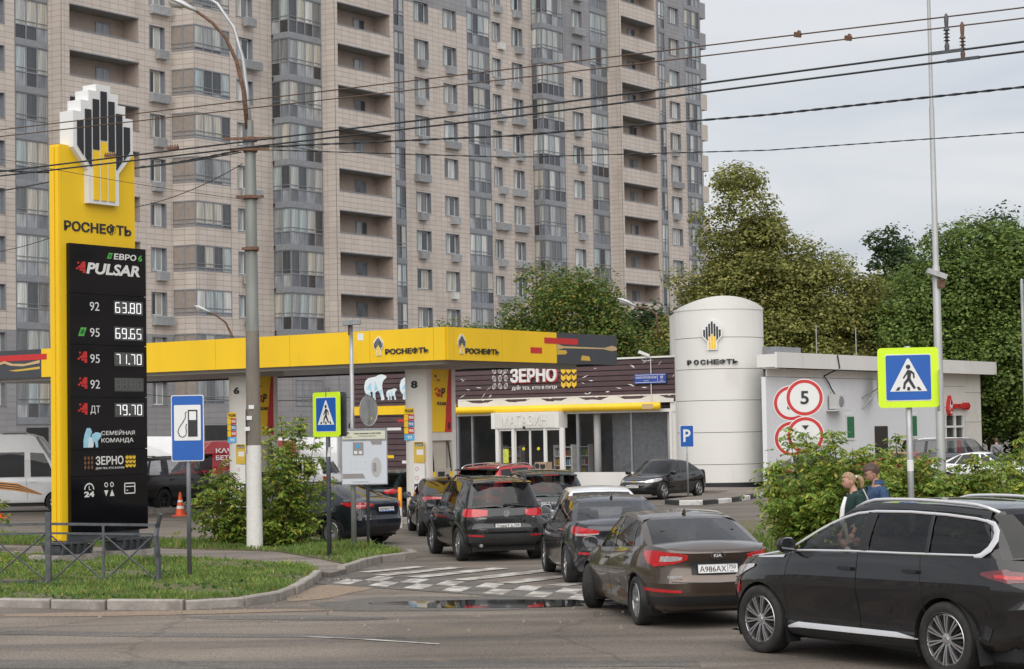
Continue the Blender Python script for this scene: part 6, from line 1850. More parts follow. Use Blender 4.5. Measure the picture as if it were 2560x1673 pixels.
def lamp_head(o, loc, rz=0, s_=1.0):
    b = MB(); vs = []; n = 12
    for x, ry, zt_, zb__ in ((0, .05, .03, -.03), (.18, .10, .06, -.05), (.38, .17, .10, -.04), (.6, .17, .09, -.03), (.76, .11, .04, -.02), (.82, .03, .0, -.01)):
        for k in range(n):
            a = 2 * PI * k / n; z = math.sin(a); vs.append((-x * s_, ry * math.cos(a) * s_, (z * zt_ if z > 0 else -z * zb__) * s_))
    b.add(vs, [(j * n + k, j * n + (k + 1) % n, (j + 1) * n + (k + 1) % n, (j + 1) * n + k) for j in range(5) for k in range(n)] + [tuple(range(n)), tuple(range(5 * n, 6 * n))])
    h_ = b.build('lamp_head', mat('lamp_head_grey', (.55, .56, .57), .4, .3, var=.1), o, True, loc=loc, rot=(0, .42, rz), fixn=True)
    b = MB(); vs = []
    for x, ry, d in ((.3, .08, .0), (.38, .15, -.07), (.52, .16, -.11), (.66, .13, -.08), (.74, .06, -.0)):
        for k in range(9): a = PI * k / 8; vs.append((-x * s_, ry * math.cos(a) * s_, (d * math.sin(a) - .03) * s_))
    b.add(vs, [(j * 9 + k, j * 9 + k + 1, (j + 1) * 9 + k + 1, (j + 1) * 9 + k) for j in range(4) for k in range(8)])
    b.build('lamp_glass', mat('lamp_glass', (.5, .5, .48), .1, .0, var=.1), h_, True)
lamp_head(o, (-1.2, 0, 12.48))
for z, l in ((9.45, .6), (9.2, .45), (8.1, .32), (6.9, .2)):
    b = MB(); b.lathe([(.16, z - .05), (.175, z), (.16, z + .05)], 20); b.bb(-l, l, -.2, -.15, z - .03, z + .03); b.build('clamp', rust, o)
MB().bb(-.165, -.16, -.2, .0, 2.2, 3.2).build('notice', sign_white, o)
for k in range(3): MB().box((-.12 + .05 * k, -.185, 2.75 + .25 * k), (.12, .012, .09)).build('torn_notice', sign_white, o)

def wire(name, pts, r, m, label, sag=0.0, n=24, twist=False):
    """smooth hanging line through the points"""
    P = [Vector(p) for p in pts]; path = []
    for i in range(len(P) - 1):
        for k in range(n):
            t = k / n
            q = P[i].lerp(P[i + 1], t); q.z -= sag * 4 * t * (1 - t); path.append(q)
    path.append(P[-1])
    b = MB()
    if twist:
        for ph in (0, PI):
            b.tube([q + Vector((0, math.cos(i * 1.3 + ph), math.sin(i * 1.3 + ph))) * r * .6 for i, q in enumerate(path)], r * .75, 5)
    else: b.tube(path, r, 6)
    return tag(b.build(name, m, None, True), label, 'wire', 'overhead wires')
wire_brown = mat('wire_copper_brown', (.10, .065, .045), .6, .3, var=.2); wire_dark = mat('wire_dark', (.022, .024, .026), .6, .1, var=.2)
wire('trolley_wire', [(-14.2, 29.1, 6.27), (-6.06, 23.7, 6.3), (0.05, 19.7, 6.2), (4.28, 16.7, 6.09), (9, 13.4, 6.03)], .0065, wire_brown, 'uppermost thin brown messenger wire above the road')
wire('trolley_wire', [(-14.4, 29.6, 6.25), (-6.17, 24.1, 6.28), (0.05, 20.2, 6.19), (4.39, 17.15, 6.09), (9, 13.9, 6.03)], .0065, wire_brown, 'second thin brown messenger wire from the top')
wire('trolley_wire', [(-14.2, 29.1, 5.8), (-6.06, 23.7, 5.8), (.05, 19.7, 5.8), (4.28, 16.7, 5.8), (9, 13.4, 5.8)], .0095, wire_dark, 'upper dark contact wire under the messenger wires')
wire('trolley_wire', [(-14.4, 29.6, 5.8), (-6.17, 24.1, 5.8), (.05, 20.2, 5.8), (4.39, 17.15, 5.8), (9, 13.9, 5.8)], .0095, wire_dark, 'lower dark contact wire under the messenger wires')
wire('power_cable', [(-5.6, 43.9, 8.95), (.07, 42.5, 8.9), (5.1, 39, 8.71), (9.1, 35, 8.5), (18, 28, 8.6)], .02, wire_dark, 'thick twisted black cable running right from the lamp pole', .0, 40, True)
wire('power_cable', [(-5.6, 43.9, 8.9), (.07, 45, 8.78), (5.73, 44, 8.7), (10.89, 42, 8.71), (20, 39, 9.0)], .012, wire_dark, 'thin black cable running right below the thick one', 0, 40, True)
wire('power_cable', [(-5.9, 43.9, 8.9), (-9.2, 46.5, 8.85), (-12.0, 47, 8.95), (-20, 48, 9.6)], .022, wire_dark, 'thick black cable running left from the lamp pole', .05, 30, True)
wire('power_cable', [(-5.9, 43.9, 8.85), (-9.3, 44.8, 8.6), (-12.4, 43.6, 7.9), (-16, 42, 7.2)], .014, wire_dark, 'black cable sagging left past the pylon emblem', .06)
wire('power_cable', [(-5.9, 44, 8.6), (-10, 50, 8.3), (-15, 56, 7.8), (-20, 60, 7.6)], .010, wire_dark, 'thin black cable dropping left behind the pylon', .2)
wire('span_wire', [(-5.85, 43.9, 7.8), (-10, 40, 8.2), (-16, 32, 8.6)], .006, wire_brown, 'faint span wire left of the lamp pole', .05)
wire('power_cable', [(-22, 108, 5.2), (-10, 100, 4.3), (1, 92, 5.5)], .018, wire_dark, 'slack cable behind the pump portals', .25)
for k, (p, q, lab) in enumerate((((3.78, 17.05, 6.10), (3.78, 17.05, 5.8), 'left ribbed insulator hanging between trolley wires'), ((4.0, 17.42, 6.10), (4.0, 17.42, 5.8), 'right ribbed insulator hanging between trolley wires'))):
    o = empty('insulator', (q[0], q[1], q[2]), rad(-35), lab, 'insulator', 'trolley wire insulators')
    MB().lathe([(0, .0), (.018, .01), (.022, .05), (.012, .08)] + [(v, .09 + i * .015 + (.004 if j else 0)) for i in range(7) for j, v in ((0, .012), (1, .03 if i % 2 == 0 else .012))] + [(.015, .21), (.018, .25), (.02, .30), (.008, .33)], 14).build('body', rust if k else dark_grey_metal, o, True, angle=rad(30))
    MB().box((0, 0, .0), (.30, .03, .025)).build('wire_clamp', dark_grey_metal, o)
for k, (x, y, z) in enumerate(((2.62, 17.87, 6.13), (3.1, 18.02, 6.12), (4.62, 16.46, 6.09))):
    b = MB(); b.box((0, 0, 0), (.055, .045, .045), R=Rz(.4) @ Rx(.3)); b.box((.01, 0, .02), (.03, .05, .03), R=Ry(.3))
    tag(b.build('wire_clamp', rust, None, loc=(x, y, z)), ['rusty clamp on the upper messenger wire left of the pole', 'rusty clamp on the second messenger wire', 'rusty clamp on the upper messenger wire at the right edge'][k], 'clamp', 'rusty wire clamps')
for k, (x, y, z) in enumerate(((-4.55, 22.7, 5.83), (-3.75, 22.2, 5.83))):
    b = MB(); b.box((0, 0, 0), (.16, .03, .03), rz=-.55)
    for q in range(5): b.box((-.06 + .03 * q, 0.035 - .018 * q, .02), (.012, .012, .03))
    tag(b.build('wire_splice', rust, None, loc=(x, y, z)), ['rusty bolted splice on the contact wire over the emblem', 'rusty bolted splice on the contact wire right of the emblem'][k], 'splice', 'rusty wire splices')

# tall lamp post on the right
o = empty('tall_mast', (11.72, 55, 0), 0, 'tall pale grey stepped mast behind the right crossing sign', 'light pole')
MB().lathe([(.13, 0), (.105, 6.9), (.085, 6.95), (.07, 11.3), (.055, 11.4), (.045, 16)], 18).build('mast', mat('mast_grey', (.42, .43, .43), .5, .3, var=.12, scale=3, stretch=(1, 1, .3)), o, True, angle=rad(40))
b = MB(); b.box((-.02, -.15, 6.70), (.55, .26, .14), R=Ry(.35)); b.build('lamp_box', galv, o); MB().box((.1, -.1, 6.42), (.2, .12, .2)).build('bracket', rust, o)
o = empty('banner_pole', (15.35, 60, 0), 0, 'green banner pole at the right edge of the view', 'banner pole')
MB().lathe([(.05, 0), (.05, 6.85), (0, 6.9)], 12).build('pole', galv, o); MB().bb(.05, .9, -.01, .01, 3.0, 6.75).build('banner', mat('banner_green', (.01, .22, .09), .6), o)
o = empty('street_lamp', (-13.2, 95, 0), 0, 'distant street lamp with curved arm above the canopy', 'street lamp')
MB().tube([(0, 0, 0), (0, 0, 6.6), (-.1, 0, 7.3), (-.4, 0, 7.95), (-.9, 0, 8.35), (-1.2, 0, 8.45)], [.1, .07, .06, .05, .045, .04], 8).build('post', rust, o, True); lamp_head(o, (-1.15, 0, 8.46), 0, 1.0)
o = empty('roof_lamp', (3.6, 61.5, 5.4), 0, 'small street lamp head peeking above the canopy roof', 'street lamp')
MB().tube([(.9, 0, 0), (.85, 0, .7), (.6, 0, .9), (.2, 0, .95)], .03, 8).build('post', rust, o, True); lamp_head(o, (.25, 0, .95), 0, .8)

# crossed-bar fence
o = empty('fence', (-7.9, 34.6, GZ), 0, 'dark grey metal fence with crossed bars and bent end post', 'fence')
fm = mat('fence_grey', (.085, .09, .10), .5, .3, var=.3, scale=9)
MB().bb(-.2, -.11, -.045, .045, -.1, 1.22).build('post', fm, o)
b = MB(); b.tube([(1.75, 0, -.1), (1.73, .02, .35), (1.70, .0, .78), (1.72, .05, .92), (1.78, .0, 1.16)], [.055, .06, .055, .04, .05], 6); b.build('bent_post', fm, o, False)
MB().bb(-2.25, -2.16, -.045, .045, -.1, 1.22).build('post', fm, o)
def bay(x0, x1, dz=0.0):
    for z, t in ((1.02, .045), (.86, .035), (.04, .035)):
        b = MB(); b.add([(x0, -t / 2, z - t / 2), (x1, -t / 2, z - t / 2 + dz), (x1, -t / 2, z + t / 2 + dz), (x0, -t / 2, z + t / 2), (x0, t / 2, z - t / 2), (x1, t / 2, z - t / 2 + dz), (x1, t / 2, z + t / 2 + dz), (x0, t / 2, z + t / 2)], [(0, 1, 2, 3), (7, 6, 5, 4), (3, 2, 6, 7), (0, 4, 5, 1), (0, 3, 7, 4), (1, 5, 6, 2)]); b.build('rail', fm, o)
    xm = (x0 + x1) / 2
    MB().bb(xm - .02, xm + .02, -.02, .02, .05 + dz / 2, 1.0 + dz / 2).build('upright', fm, o)
    for a, c in ((x0, xm), (xm, x1)):
        for p, q in (((a, 0, .05), (c, 0, .85)), ((a, 0, .85), (c, 0, .05))): MB().tube([(p[0], p[1], p[2] + dz / 2), (q[0], q[1], q[2] + dz / 2)], .016, 6).build('cross_bar', fm, o)
bay(-.11, 1.70, -.05); bay(-2.16, -.2); bay(-4.2, -2.25)
# traffic cone
o = empty('traffic_cone', (-10.94, 65.56, 0), 0, 'orange traffic cone with pale bands beside the black pickup', 'traffic cone')
cone_o = mat('cone_orange', (.72, .09, .02), .5, var=.08)
MB().box((0, 0, .02), (.46, .46, .04)).build('base', cone_o, o)
R_ = lambda z: lerp(.17, .03, z / .78)
for a, c, m in ((.03, .24, cone_o), (.24, .33, sign_white), (.33, .45, cone_o), (.45, .52, sign_white), (.52, .78, cone_o)): MB().lathe([(R_(a), a), (R_(c), c)], 20).build('cone_band' if m is sign_white else 'cone_body', m, o, True)
o = empty('traffic_cone', (-17.2, 66.8, 0), 0.2, 'orange cone base showing beneath the white minibus', 'traffic cone')
MB().box((0, 0, .03), (.6, .5, .06)).build('base', cone_o, o); MB().lathe([(.2, .05), (.14, .14)], 16).build('cone_body', cone_o, o)

# these stand on the raised lawn
for o in list(C.objects):
    if o.parent is None and o.get('label') and (o.name.split('.')[0] in ('fuel_sign', 'flood_light_pole', 'site_plan_board', 'round_sign', 'lamp_pole', 'price_pylon') or (o.name.startswith('crossing_sign') and o.location.x < 0)):
        o.location = (o.location.x * .954, o.location.y * .954, GZ); o.scale = (.954, .954, .954)

# ------------------------------------------------------------------ trees and bushes
bark = mat('bark', (.075, .06, .048), .95, var=.35, scale=7, stretch=(1, 1, .2), bump=.6, bscale=16)
lin_leaf = leaf_mat('linden_leaf', (.11, .135, .032), (.225, .235, .06), (.38, .35, .12))
map_leaf = leaf_mat('maple_leaf', (.055, .11, .022), (.115, .19, .038), (.32, .24, .05))
dark_leaf = leaf_mat('ash_leaf', (.068, .12, .028), (.14, .21, .046), (.25, .31, .08))
deep_leaf = leaf_mat('deep_leaf', (.032, .060, .022), (.055, .092, .030), (.09, .13, .045))
bush_leaf = leaf_mat('box_elder_leaf', (.10, .19, .026), (.21, .32, .046), (.48, .43, .085))
def leaves(b, c, rad_, n, s0, s1, r, droop=.5, flat=1.0):
    for _ in range(n):
        d = Vector((r.gauss(0, 1), r.gauss(0, 1), r.gauss(0, 1) * .8)).normalized() * rad_ * r.random() ** .45
        p = Vector(c) + d
        s = r.uniform(s0, s1)
        a = r.uniform(0, 6.283)
        ax = Vector((math.cos(a), math.sin(a), -droop * r.uniform(.2, 1.4))).normalized()
        n_ = Vector((r.gauss(0, .38), r.gauss(0, .38), .8)) + d.normalized() * 1.5
        sd = ax.cross(n_)
        if sd.length < 1e-4: continue
        sd = sd.normalized() * s * .36 * flat
        i = len(b.v)
        m = p + ax * s * .45
        b.v += [tuple(p), tuple(m + sd), tuple(p + ax * s), tuple(m - sd)]
        b.f.append((i, i + 1, i + 2, i + 3)); b.mi.append(0)
def tree(name, label, x, y, h, blobs, lm, ncl, nl, s0, s1, seed, trunk=.25, group='trees behind the station', cl=(.5, 1.15), z0=0.0, trunk_h=None):
    r = random.Random(seed)
    o = empty(name, (x, y, z0), 0, label, 'tree', group)
    th = trunk_h or h * .8
    t = MB()
    path = [(0, 0, -.1)] + [(r.gauss(0, .05 * k), r.gauss(0, .05 * k), th * k / 6) for k in range(1, 7)]
    t.tube(path, [trunk * (1 - .14 * k) for k in range(7)], 10); t.build('trunk', bark, o, True)
    b = MB(); lim = MB()
    vt = sum(q[3] * q[4] * q[5] for q in blobs)
    for bx, by, bz, rx, ry, rz_ in blobs:
        for _ in range(max(16, int(ncl * .26 * rx * ry * rz_ / vt))):
            d = Vector((r.gauss(0, 1), r.gauss(0, 1) - .4, r.gauss(0, 1))).normalized(); q = r.uniform(.62, .95)
            c = Vector((bx + d.x * rx * q, by + d.y * ry * q, bz + d.z * rz_ * q)); R1 = r.uniform(.75, 1.5) * min(1, min(rx, rz_) / 2.6 + .25)
            if c.z < 1: continue
            for _k in range(int(330 * R1 * R1)):
                e = Vector((r.gauss(0, 1), r.gauss(0, 1), r.gauss(0, 1))).normalized()
                if e.z < -.15 and r.random() < .75: continue
                nz = 1 + .22 * math.sin(e.x * 7 + c.x) * math.sin(e.y * 6 + c.z * 2)
                p = c + Vector((e.x, e.y, e.z * .68)) * R1 * nz * r.uniform(.72, 1.04)
                s = r.uniform(s0, s1); a = r.uniform(0, 6.283)
                ax = (Vector((math.cos(a), math.sin(a), -.3)) + e * .35).normalized(); sd = ax.cross(e + Vector((r.gauss(0, .3), r.gauss(0, .3), .25)))
                if sd.length < 1e-4: continue
                sd = sd.normalized() * s * .38; i = len(b.v); m = p + ax * s * .45
                b.v += [tuple(p), tuple(m + sd), tuple(p + ax * s), tuple(m - sd)]; b.f.append((i, i + 1, i + 2, i + 3)); b.mi.append(0)
    tot = sum(q[3] * q[4] * q[5] for q in blobs)
    for bx, by, bz, rx, ry, rz_ in blobs:
        k = max(6, int(ncl * .42 * rx * ry * rz_ / tot))
        for _ in range(k):
            d = Vector((r.gauss(0, 1), r.gauss(0, 1), r.gauss(0, 1))).normalized()
            q = r.uniform(.3, .92) ** .5
            rr = 1 + .16 * math.sin(d.x * 5 + seed) * math.sin(d.z * 6 + d.y * 4)
            c = Vector((bx + d.x * rx * q * rr, by + d.y * ry * q * rr, bz + d.z * rz_ * q * rr))
            if c.z < .4: continue
            leaves(b, c, r.uniform(*cl), nl, s0, s1, r)
            if r.random() < .22:
                a = Vector(path[min(6, max(2, int((c.z - 1) / th * 6)))])
                mid = a.lerp(c, .5) + Vector((0, 0, -.2)); lim.tube([a, mid, c], [.07, .045, .015], 5)
    b.build('crown', lm, o)
    if lim.f: lim.build('limb', bark, o, True)
    return o
tree('linden_tree', 'large olive yellow linden tree above the white annex', 14.6, 112, 17, [(-1.4, 0, 13.6, 2.1, 2.2, 4.1), (-.6, 0, 10.6, 3.5, 3, 3.8), (-3.0, -.5, 8.2, 3.4, 3.2, 3.6), (3.0, -.4, 8.9, 3.7, 3.2, 3.4), (.6, -1.2, 5.8, 6.2, 3.4, 3.4), (6.0, 0, 6.4, 3.3, 3, 3.8), (-4.6, 0, 5.4, 2.6, 2.6, 2.6), (8.6, 0, 4.2, 2.5, 2.4, 3.0)], lin_leaf, 1500, 120, .12, .24, 3, .35, cl=(.5, 1.25))
tree('maple_tree', 'round green maple with orange tips behind the shop roof', 2.2, 106, 11.5, [(.6, 0, 7.6, 3.3, 3, 3.6), (-2.6, 0, 5.6, 2.8, 2.6, 2.8), (3.1, 0, 5.6, 2.4, 2.5, 2.8), (0, -1, 4.4, 4.4, 3, 2.6)], map_leaf, 900, 95, .11, .21, 5, .25)
tree('maple_tree', 'smaller dull green maple at the left of the shop roof', -3.0, 108, 8.6, [(0, 0, 5.6, 2.6, 2.4, 2.6), (2.0, 0, 4.6, 2, 2, 2.2)], map_leaf, 300, 90, .11, .21, 6, .2)
tree('ash_tree', 'tall fresh green tree behind the right mast', 25.8, 108, 14, [(0, 0, 9.6, 4.0, 3.4, 4.2), (-2.6, 0, 7.4, 3.2, 3, 4), (2.8, 0, 8, 3.8, 3, 4.6), (0, -1, 5, 5, 3, 3.6)], dark_leaf, 1150, 100, .13, .24, 8, .3)
tree('ash_tree', 'tall green tree at the right edge of the view', 32.0, 107, 14, [(0, 0, 9.6, 3.8, 3.4, 4.2), (-2, 0, 7, 3, 3, 4), (2.8, 0, 8, 3.8, 3, 4.6), (0, -1, 4.4, 4.2, 3, 3.2)], dark_leaf, 1050, 100, .13, .24, 9, .3)
tree('birch_tree', 'dark slender tree in the gap right of the linden', 24.6, 128, 14.5, [(0, 0, 10.4, 1.9, 1.9, 5.0), (0, 0, 7, 3.2, 2.6, 5)], deep_leaf, 330, 62, .18, .32, 10, .25)
tree('birch_tree', 'dark drooping birch behind the green trees at right', 31.2, 124, 16, [(0, 0, 11.4, 1.8, 1.8, 4.6), (2, 0, 9, 3, 2.6, 5)], deep_leaf, 330, 62, .18, .32, 12, .25)
tree('willow_tree', 'dark tree low behind the annex end', 29.5, 118, 12, [(0, 0, 6, 5.5, 2.5, 6), (-6.5, 0, 4.6, 4.6, 2.5, 4.6)], deep_leaf, 520, 62, .2, .34, 14, .3)
tree('poplar_tree', 'dark green tree between the maple and the linden', 7.6, 116, 10.2, [(0, 0, 6.2, 2.3, 2.3, 3.8), (-2.4, 0, 4.8, 2.2, 2, 2.8)], deep_leaf, 220, 58, .20, .36, 15, .25)

def bush(name, label, x, y, w, h, nst, seed, group, lm=bush_leaf, z0=GZ, nlf=150, s=.135, lean=0.0, dep=None):
    """many-stemmed bush of drooping pinnate leaves"""
    r = random.Random(seed)
    o = empty(name, (x, y, z0), 0, label, 'bush', group)
    st = MB(); b = MB(); dep = dep or w
    for i in range(nst):
        a = r.uniform(0, 6.283); q = r.random() ** .6
        tx, ty = math.cos(a) * w / 2 * q + lean, math.sin(a) * dep / 2 * q
        hh = h * r.uniform(.58, 1.0) * (1 - .30 * q * q) * (1.14 if r.random() < .15 else 1)
        base = Vector((tx * .22, ty * .22, -.05)); top = Vector((tx, ty, hh))
        mid = base.lerp(top, .5) + Vector((r.gauss(0, .06), r.gauss(0, .06), .12))
        pts = []
        for k in range(9):
            t = k / 8; pts.append((base * (1 - t) ** 2 + mid * 2 * t * (1 - t) + top * t * t))
        st.tube(pts, [.014 * (1 - .8 * k / 8) + .003 for k in range(9)], 5)
        for _ in range(int(nlf)):
            t = r.random() ** .75
            p = base * (1 - t) ** 2 + mid * 2 * t * (1 - t) + top * t * t
            p += Vector((r.gauss(0, .17), r.gauss(0, .17), r.gauss(0, .10))) * (1.0 if t < .85 else .4)
            if p.z < .06: continue
            a2 = r.uniform(0, 6.283); ax = Vector((math.cos(a2), math.sin(a2), r.uniform(-.5, .45))).normalized()
            sd0 = ax.cross(Vector((0, 0, 1))).normalized()
            for k in range(5):
                s_ = s * r.uniform(.7, 1.2)
                if k == 4: dv = ax; q0 = p + ax * s * 1.1
                else:
                    sg = 1 if k % 2 else -1; q0 = p + ax * s * (.35 + .35 * (k // 2)); dv = (sd0 * sg + ax * .6).normalized()
                dv = (dv + Vector((0, 0, -r.uniform(.15, .9)))).normalized()
                nn = Vector((r.gauss(0, .35), r.gauss(0, .35), 1))
                sd = dv.cross(nn).normalized() * s_ * .21
                i0 = len(b.v); m = q0 + dv * s_ * .42
                b.v += [tuple(q0), tuple(m + sd - Vector((0, 0, .008))), tuple(q0 + dv * s_), tuple(m - sd - Vector((0, 0, .008)))]
                b.f.append((i0, i0 + 1, i0 + 2, i0 + 3)); b.mi.append(0)
    st.build('stem', bark, o); b.build('leaves', lm, o)
    return o
bush('box_elder_bush', 'light green box elder bush left of the whitewashed pole', -6.55, 45.3, 1.7, 2.0, 14, 1, 'box elder bushes', nlf=58)
bush('box_elder_bush', 'tall light green box elder bush right of the whitewashed pole', -5.05, 45.0, 1.9, 3.0, 20, 2, 'box elder bushes', nlf=62)
bush('box_elder_bush', 'low box elder bush at the foot of the whitewashed pole', -5.75, 45.5, 2.7, 1.1, 12, 3, 'box elder bushes', nlf=55)
bush('box_elder_bush', 'leaf sprig reaching in at the left edge', -12.3, 45.6, 1.5, 1.75, 7, 4, 'box elder bushes', nlf=60)
R4 = [(5.35, 36.6, 1.7, 2.05, 18, 'bright green bush at the left end of the right thicket'), (6.2, 36.0, 2.1, 2.3, 22, 'bright green bush behind the walking woman'), (5.7, 38.6, 2.0, 2.55, 15, 'tall bright bush with leaf shoots below the speed limit signs'), (7.3, 36.2, 2.0, 2.0, 20, 'green bush behind the right crossing sign pole'), (8.3, 35.8, 2.2, 1.95, 20, 'green bush right of the crossing sign pole'), (9.7, 35.4, 2.0, 2.0, 18, 'green bush at the far right of the thicket'), (7.6, 39.0, 2.4, 2.45, 16, 'rear bush with upright shoots before the parked cars'), (10.0, 38.8, 2.6, 2.2, 16, 'rear bush at the right edge before the parked cars'), (11.3, 35.6, 2.0, 2.0, 12, 'bush cut by the right edge of the view')]
for k, (x, y, w, h, n, lab) in enumerate(R4): bush('thicket_bush', lab, x, y, w, h, n, 20 + k, 'thicket bushes', nlf=120, s=.118)

# ------------------------------------------------------------------ the queue of cars and the parked ones
def spec(base, **k):
    d = dict(base); d.update(k); return d
def tails(c, st, m=red_lamp, **k): return c.patch('tail_light', st, m, **k)
def loop_trim(c, lines, m, w=.02, z_off=0.0):
    pass

# --- brown sedan
c = Car('sedan_car', 'brown sedan with clear red tail lights, plate A986AX, at the crossing', 'car', (2.17, 28.25), rad(101),
        spec(SEDAN, xf=2.2, xr=-2.30, WB=2.70, W=.89, R=.318, tw=.215, rr=.222, wheel='five', steer=-.5, ytf=.695, nr=4.4, nf=3.8,
             zt=[(-2.3, .985), (-1.8, 1.045), (-1.3, 1.02), (-.6, .965), (.4, .915), (1.0, .885), (1.8, .79), (2.25, .69)],
             pr=[(0, .16), (.10, .05), (.26, 0), (.44, .0), (.50, .03), (.72, .075), (.90, .05), (.97, .03), (1, .06)],
             xr0=-1.83, xr1=-.86, roof=[(-1.0, 1.36), (-.6, 1.415), (-.15, 1.44), (.15, 1.425), (.35, 1.39)],
             lines=[(-1.42, -.90, 'q'), (-1.10, -.80, 'b'), (-1.05, -.78, 'g'), (-.08, -.14, 'b'), (.05, -.06, 'f'), (.72, .04, 'b')],
             doors=[(-1.02, -.02), (-.02, 1.0)], glassr=car_glass, glass=car_glass_mid, glassf=car_glass_clear), brown_paint)
c.root.scale = (1.025, 1.025, 1.025)
tails(c, [(c.Uy(.40), .885, .935), (c.Uy(.55), .83, .965), (c.Uy(.72), .80, .985), (c.Ux(-2.05), .785, .99), (c.Ux(-1.86), .83, .99), (c.Ux(-1.72), .93, .985)], off=.012)
c.patch('lamp_inset', [(c.Uy(.47), .885, .92), (c.Uy(.56), .865, .93), (c.Uy(.70), .855, .925)], clear_lamp, .016)
c.patch('reflector', [(c.Uy(.5), .47, .50), (c.Uy(.82), .475, .515)], red_lamp, .008)
c.patch('plate_recess', [(c.Uy(.0), .68, .86), (c.Uy(.34), .69, .855)], black_plastic, .003)
c.patch('bumper_valance', [(c.Uy(.0), .30, .43), (c.Uy(.55), .30, .43), (c.Uy(.86), .31, .40)], black_plastic, .008)
c.plate('А986АХ', '750', .765, tilt=.16); c.mirror(.80); c.fin(-.72)
c.rear_text('CERATO', .55, .665, .20, bold=.02, h=.03); c.rear_text('KIA', 0, .93, .105, bold=.03, h=.042)
for u, ww in ((.125, .055),):
    q = c.lowz(0, .93); b = MB(); ring(b, 0, 0, .10, .05, 0, .16, 0, 24); o = b.build('badge_ring', chrome, c.root); o.matrix_local = Matrix.Translation((q.x - .012, 0, .93)) @ Rz(-PI / 2).to_4x4()
c.patch('lid_gap', [(c.Uy(.0), .585, .593), (c.Uy(.6), .60, .608)], black_plastic, .004, nz=1)

# --- dark sedan behind the brown one
c = Car('sedan_car', 'dark grey sedan with dusty rear window waiting before the brown sedan', 'car', (1.56, 35.7), rad(96.5),
        spec(SEDAN, xf=2.35, xr=-2.48, WB=2.805, W=.93, R=.33, tw=.22, rr=.23, wheel='ten', nr=4.6,
             zb=[(-2.5, .30), (-1.9, .22), (0, .19), (1.9, .20), (2.4, .23)],
             zt=[(-2.45, .99), (-1.9, 1.06), (-1.0, 1.0), (.4, .94), (1.1, .91), (1.9, .81), (2.35, .70)],
             xr0=-1.93, xr1=-1.02, xf0=1.12, xf1=.2, ytf=.69, roof=[(-1.15, 1.385), (-.7, 1.44), (-.2, 1.465), (.15, 1.45), (.35, 1.41)],
             lines=[(-1.55, -1.0, 'q'), (-1.2, -.9, 'b'), (-1.15, -.88, 'g'), (-.1, -.16, 'b'), (.03, -.08, 'f'), (.72, .02, 'b')], doors=[(-1.12, -.05), (-.05, 1.02)], glassr=car_glass_mid), grey_car_paint)
tails(c, [(c.Uy(.46), .87, .925), (c.Uy(.68), .83, .965), (c.Ux(-2.18), .83, .985), (c.Ux(-1.95), .89, .985)], off=.012)
c.patch('lamp_inset', [(c.Uy(.46), .865, .885), (c.Uy(.72), .835, .87), (c.Ux(-2.15), .835, .875)], clear_lamp, .016)
c.patch('reflector', [(c.Uy(.62), .53, .565), (c.Ux(-2.22), .53, .57)], red_lamp, .010)
c.patch('bumper_valance', [(c.Uy(.0), .30, .44), (c.Uy(.85), .31, .42)], black_plastic, .008)
c.plate('М421ОР', '790', .72, tilt=.16) if False else c.plate('', '', .72, blank=True)
c.rear_text('OPTIMA', .60, .785, .22, h=.034); c.mirror(.86); c.fin(-.95, black_plastic)

# --- black compact SUV with red square lamps
c = Car('suv_car', 'black compact SUV with plate T089TA and silver wheels in the queue', 'car', (-.66, 42.0), rad(104),
        spec(SUV, wheel='ten', R=.345, rr=.228, xr=-2.08, xf=2.3, WB=2.604, W=.90, ytf=.70, glassr=car_glass_mid, glass=car_glass,
             zb=[(-2.3, .40), (-1.8, .32), (0, .26), (1.8, .28), (2.3, .34)],
             zt=[(-2.1, 1.06), (-1.2, 1.08), (.0, 1.05), (.9, 1.03), (1.1, 1.01), (1.8, .94), (2.3, .82)], xr0=-1.97, xr1=-1.68, roof=[(-1.8, 1.60), (-1.2, 1.655), (-.3, 1.68), (.1, 1.66), (.4, 1.62)]), black_paint)
tails(c, [(c.Uy(.40), .92, 1.03), (c.Uy(.62), .895, 1.045), (c.Uy(.80), .89, 1.05), (c.Ux(-1.86), .89, 1.05), (c.Ux(-1.73), .93, 1.04)], off=.014)
c.patch('reflector', [(c.Uy(.5), .505, .535), (c.Uy(.78), .515, .545)], red_lamp, .012)
c.patch('bumper_valance', [(c.Uy(.0), .38, .56), (c.Uy(.5), .38, .56), (c.Uy(.88), .39, .56), (c.Ux(-1.78), .40, .55)], mat('grained_plastic', (.035, .036, .038), .6, var=.2), .006)
c.patch('lid_gap', [(c.Uy(.0), .66, .668), (c.Uy(.6), .67, .678)], black_plastic, .004, nz=1)
c.plate('Т089ТА', '58', .705, tilt=.06, y=-.02); c.mirror(.86); c.rails_(-1.5, .12, black_plastic); c.spoiler(-1.66, .14); c.wiper(.04)
c.rear_text('TIGUAN', .50, .87, .17, h=.028); c.rear_text('TSI', -.55, .88, .07, h=.022)
q = c.lowz(0, .955); b = MB(); ring(b, 0, 0, .062, .062, 0, .16, 0, 24)
b.prism([(-.028, .042), (-.016, .042), (0, .008), (.016, .042), (.028, .042), (.008, .0), (-.008, .0)][::-1], -.003, 0); b.prism([(-.048, .025), (-.036, .03), (-.018, -.03), (0, .0), (.018, -.03), (.036, .03), (.048, .025), (.022, -.05), (.012, -.048), (0, -.022), (-.012, -.048), (-.022, -.05)][::-1], -.003, 0)
o = b.build('badge_emblem', chrome, c.root); o.matrix_local = Matrix.Translation((q.x - .012, 0, .955)) @ Rz(-PI / 2).to_4x4()
MB().tube([(-2.0, .52, .33), (-1.8, .52, .33)], .035, 10).build('exhaust', steel, c.root)

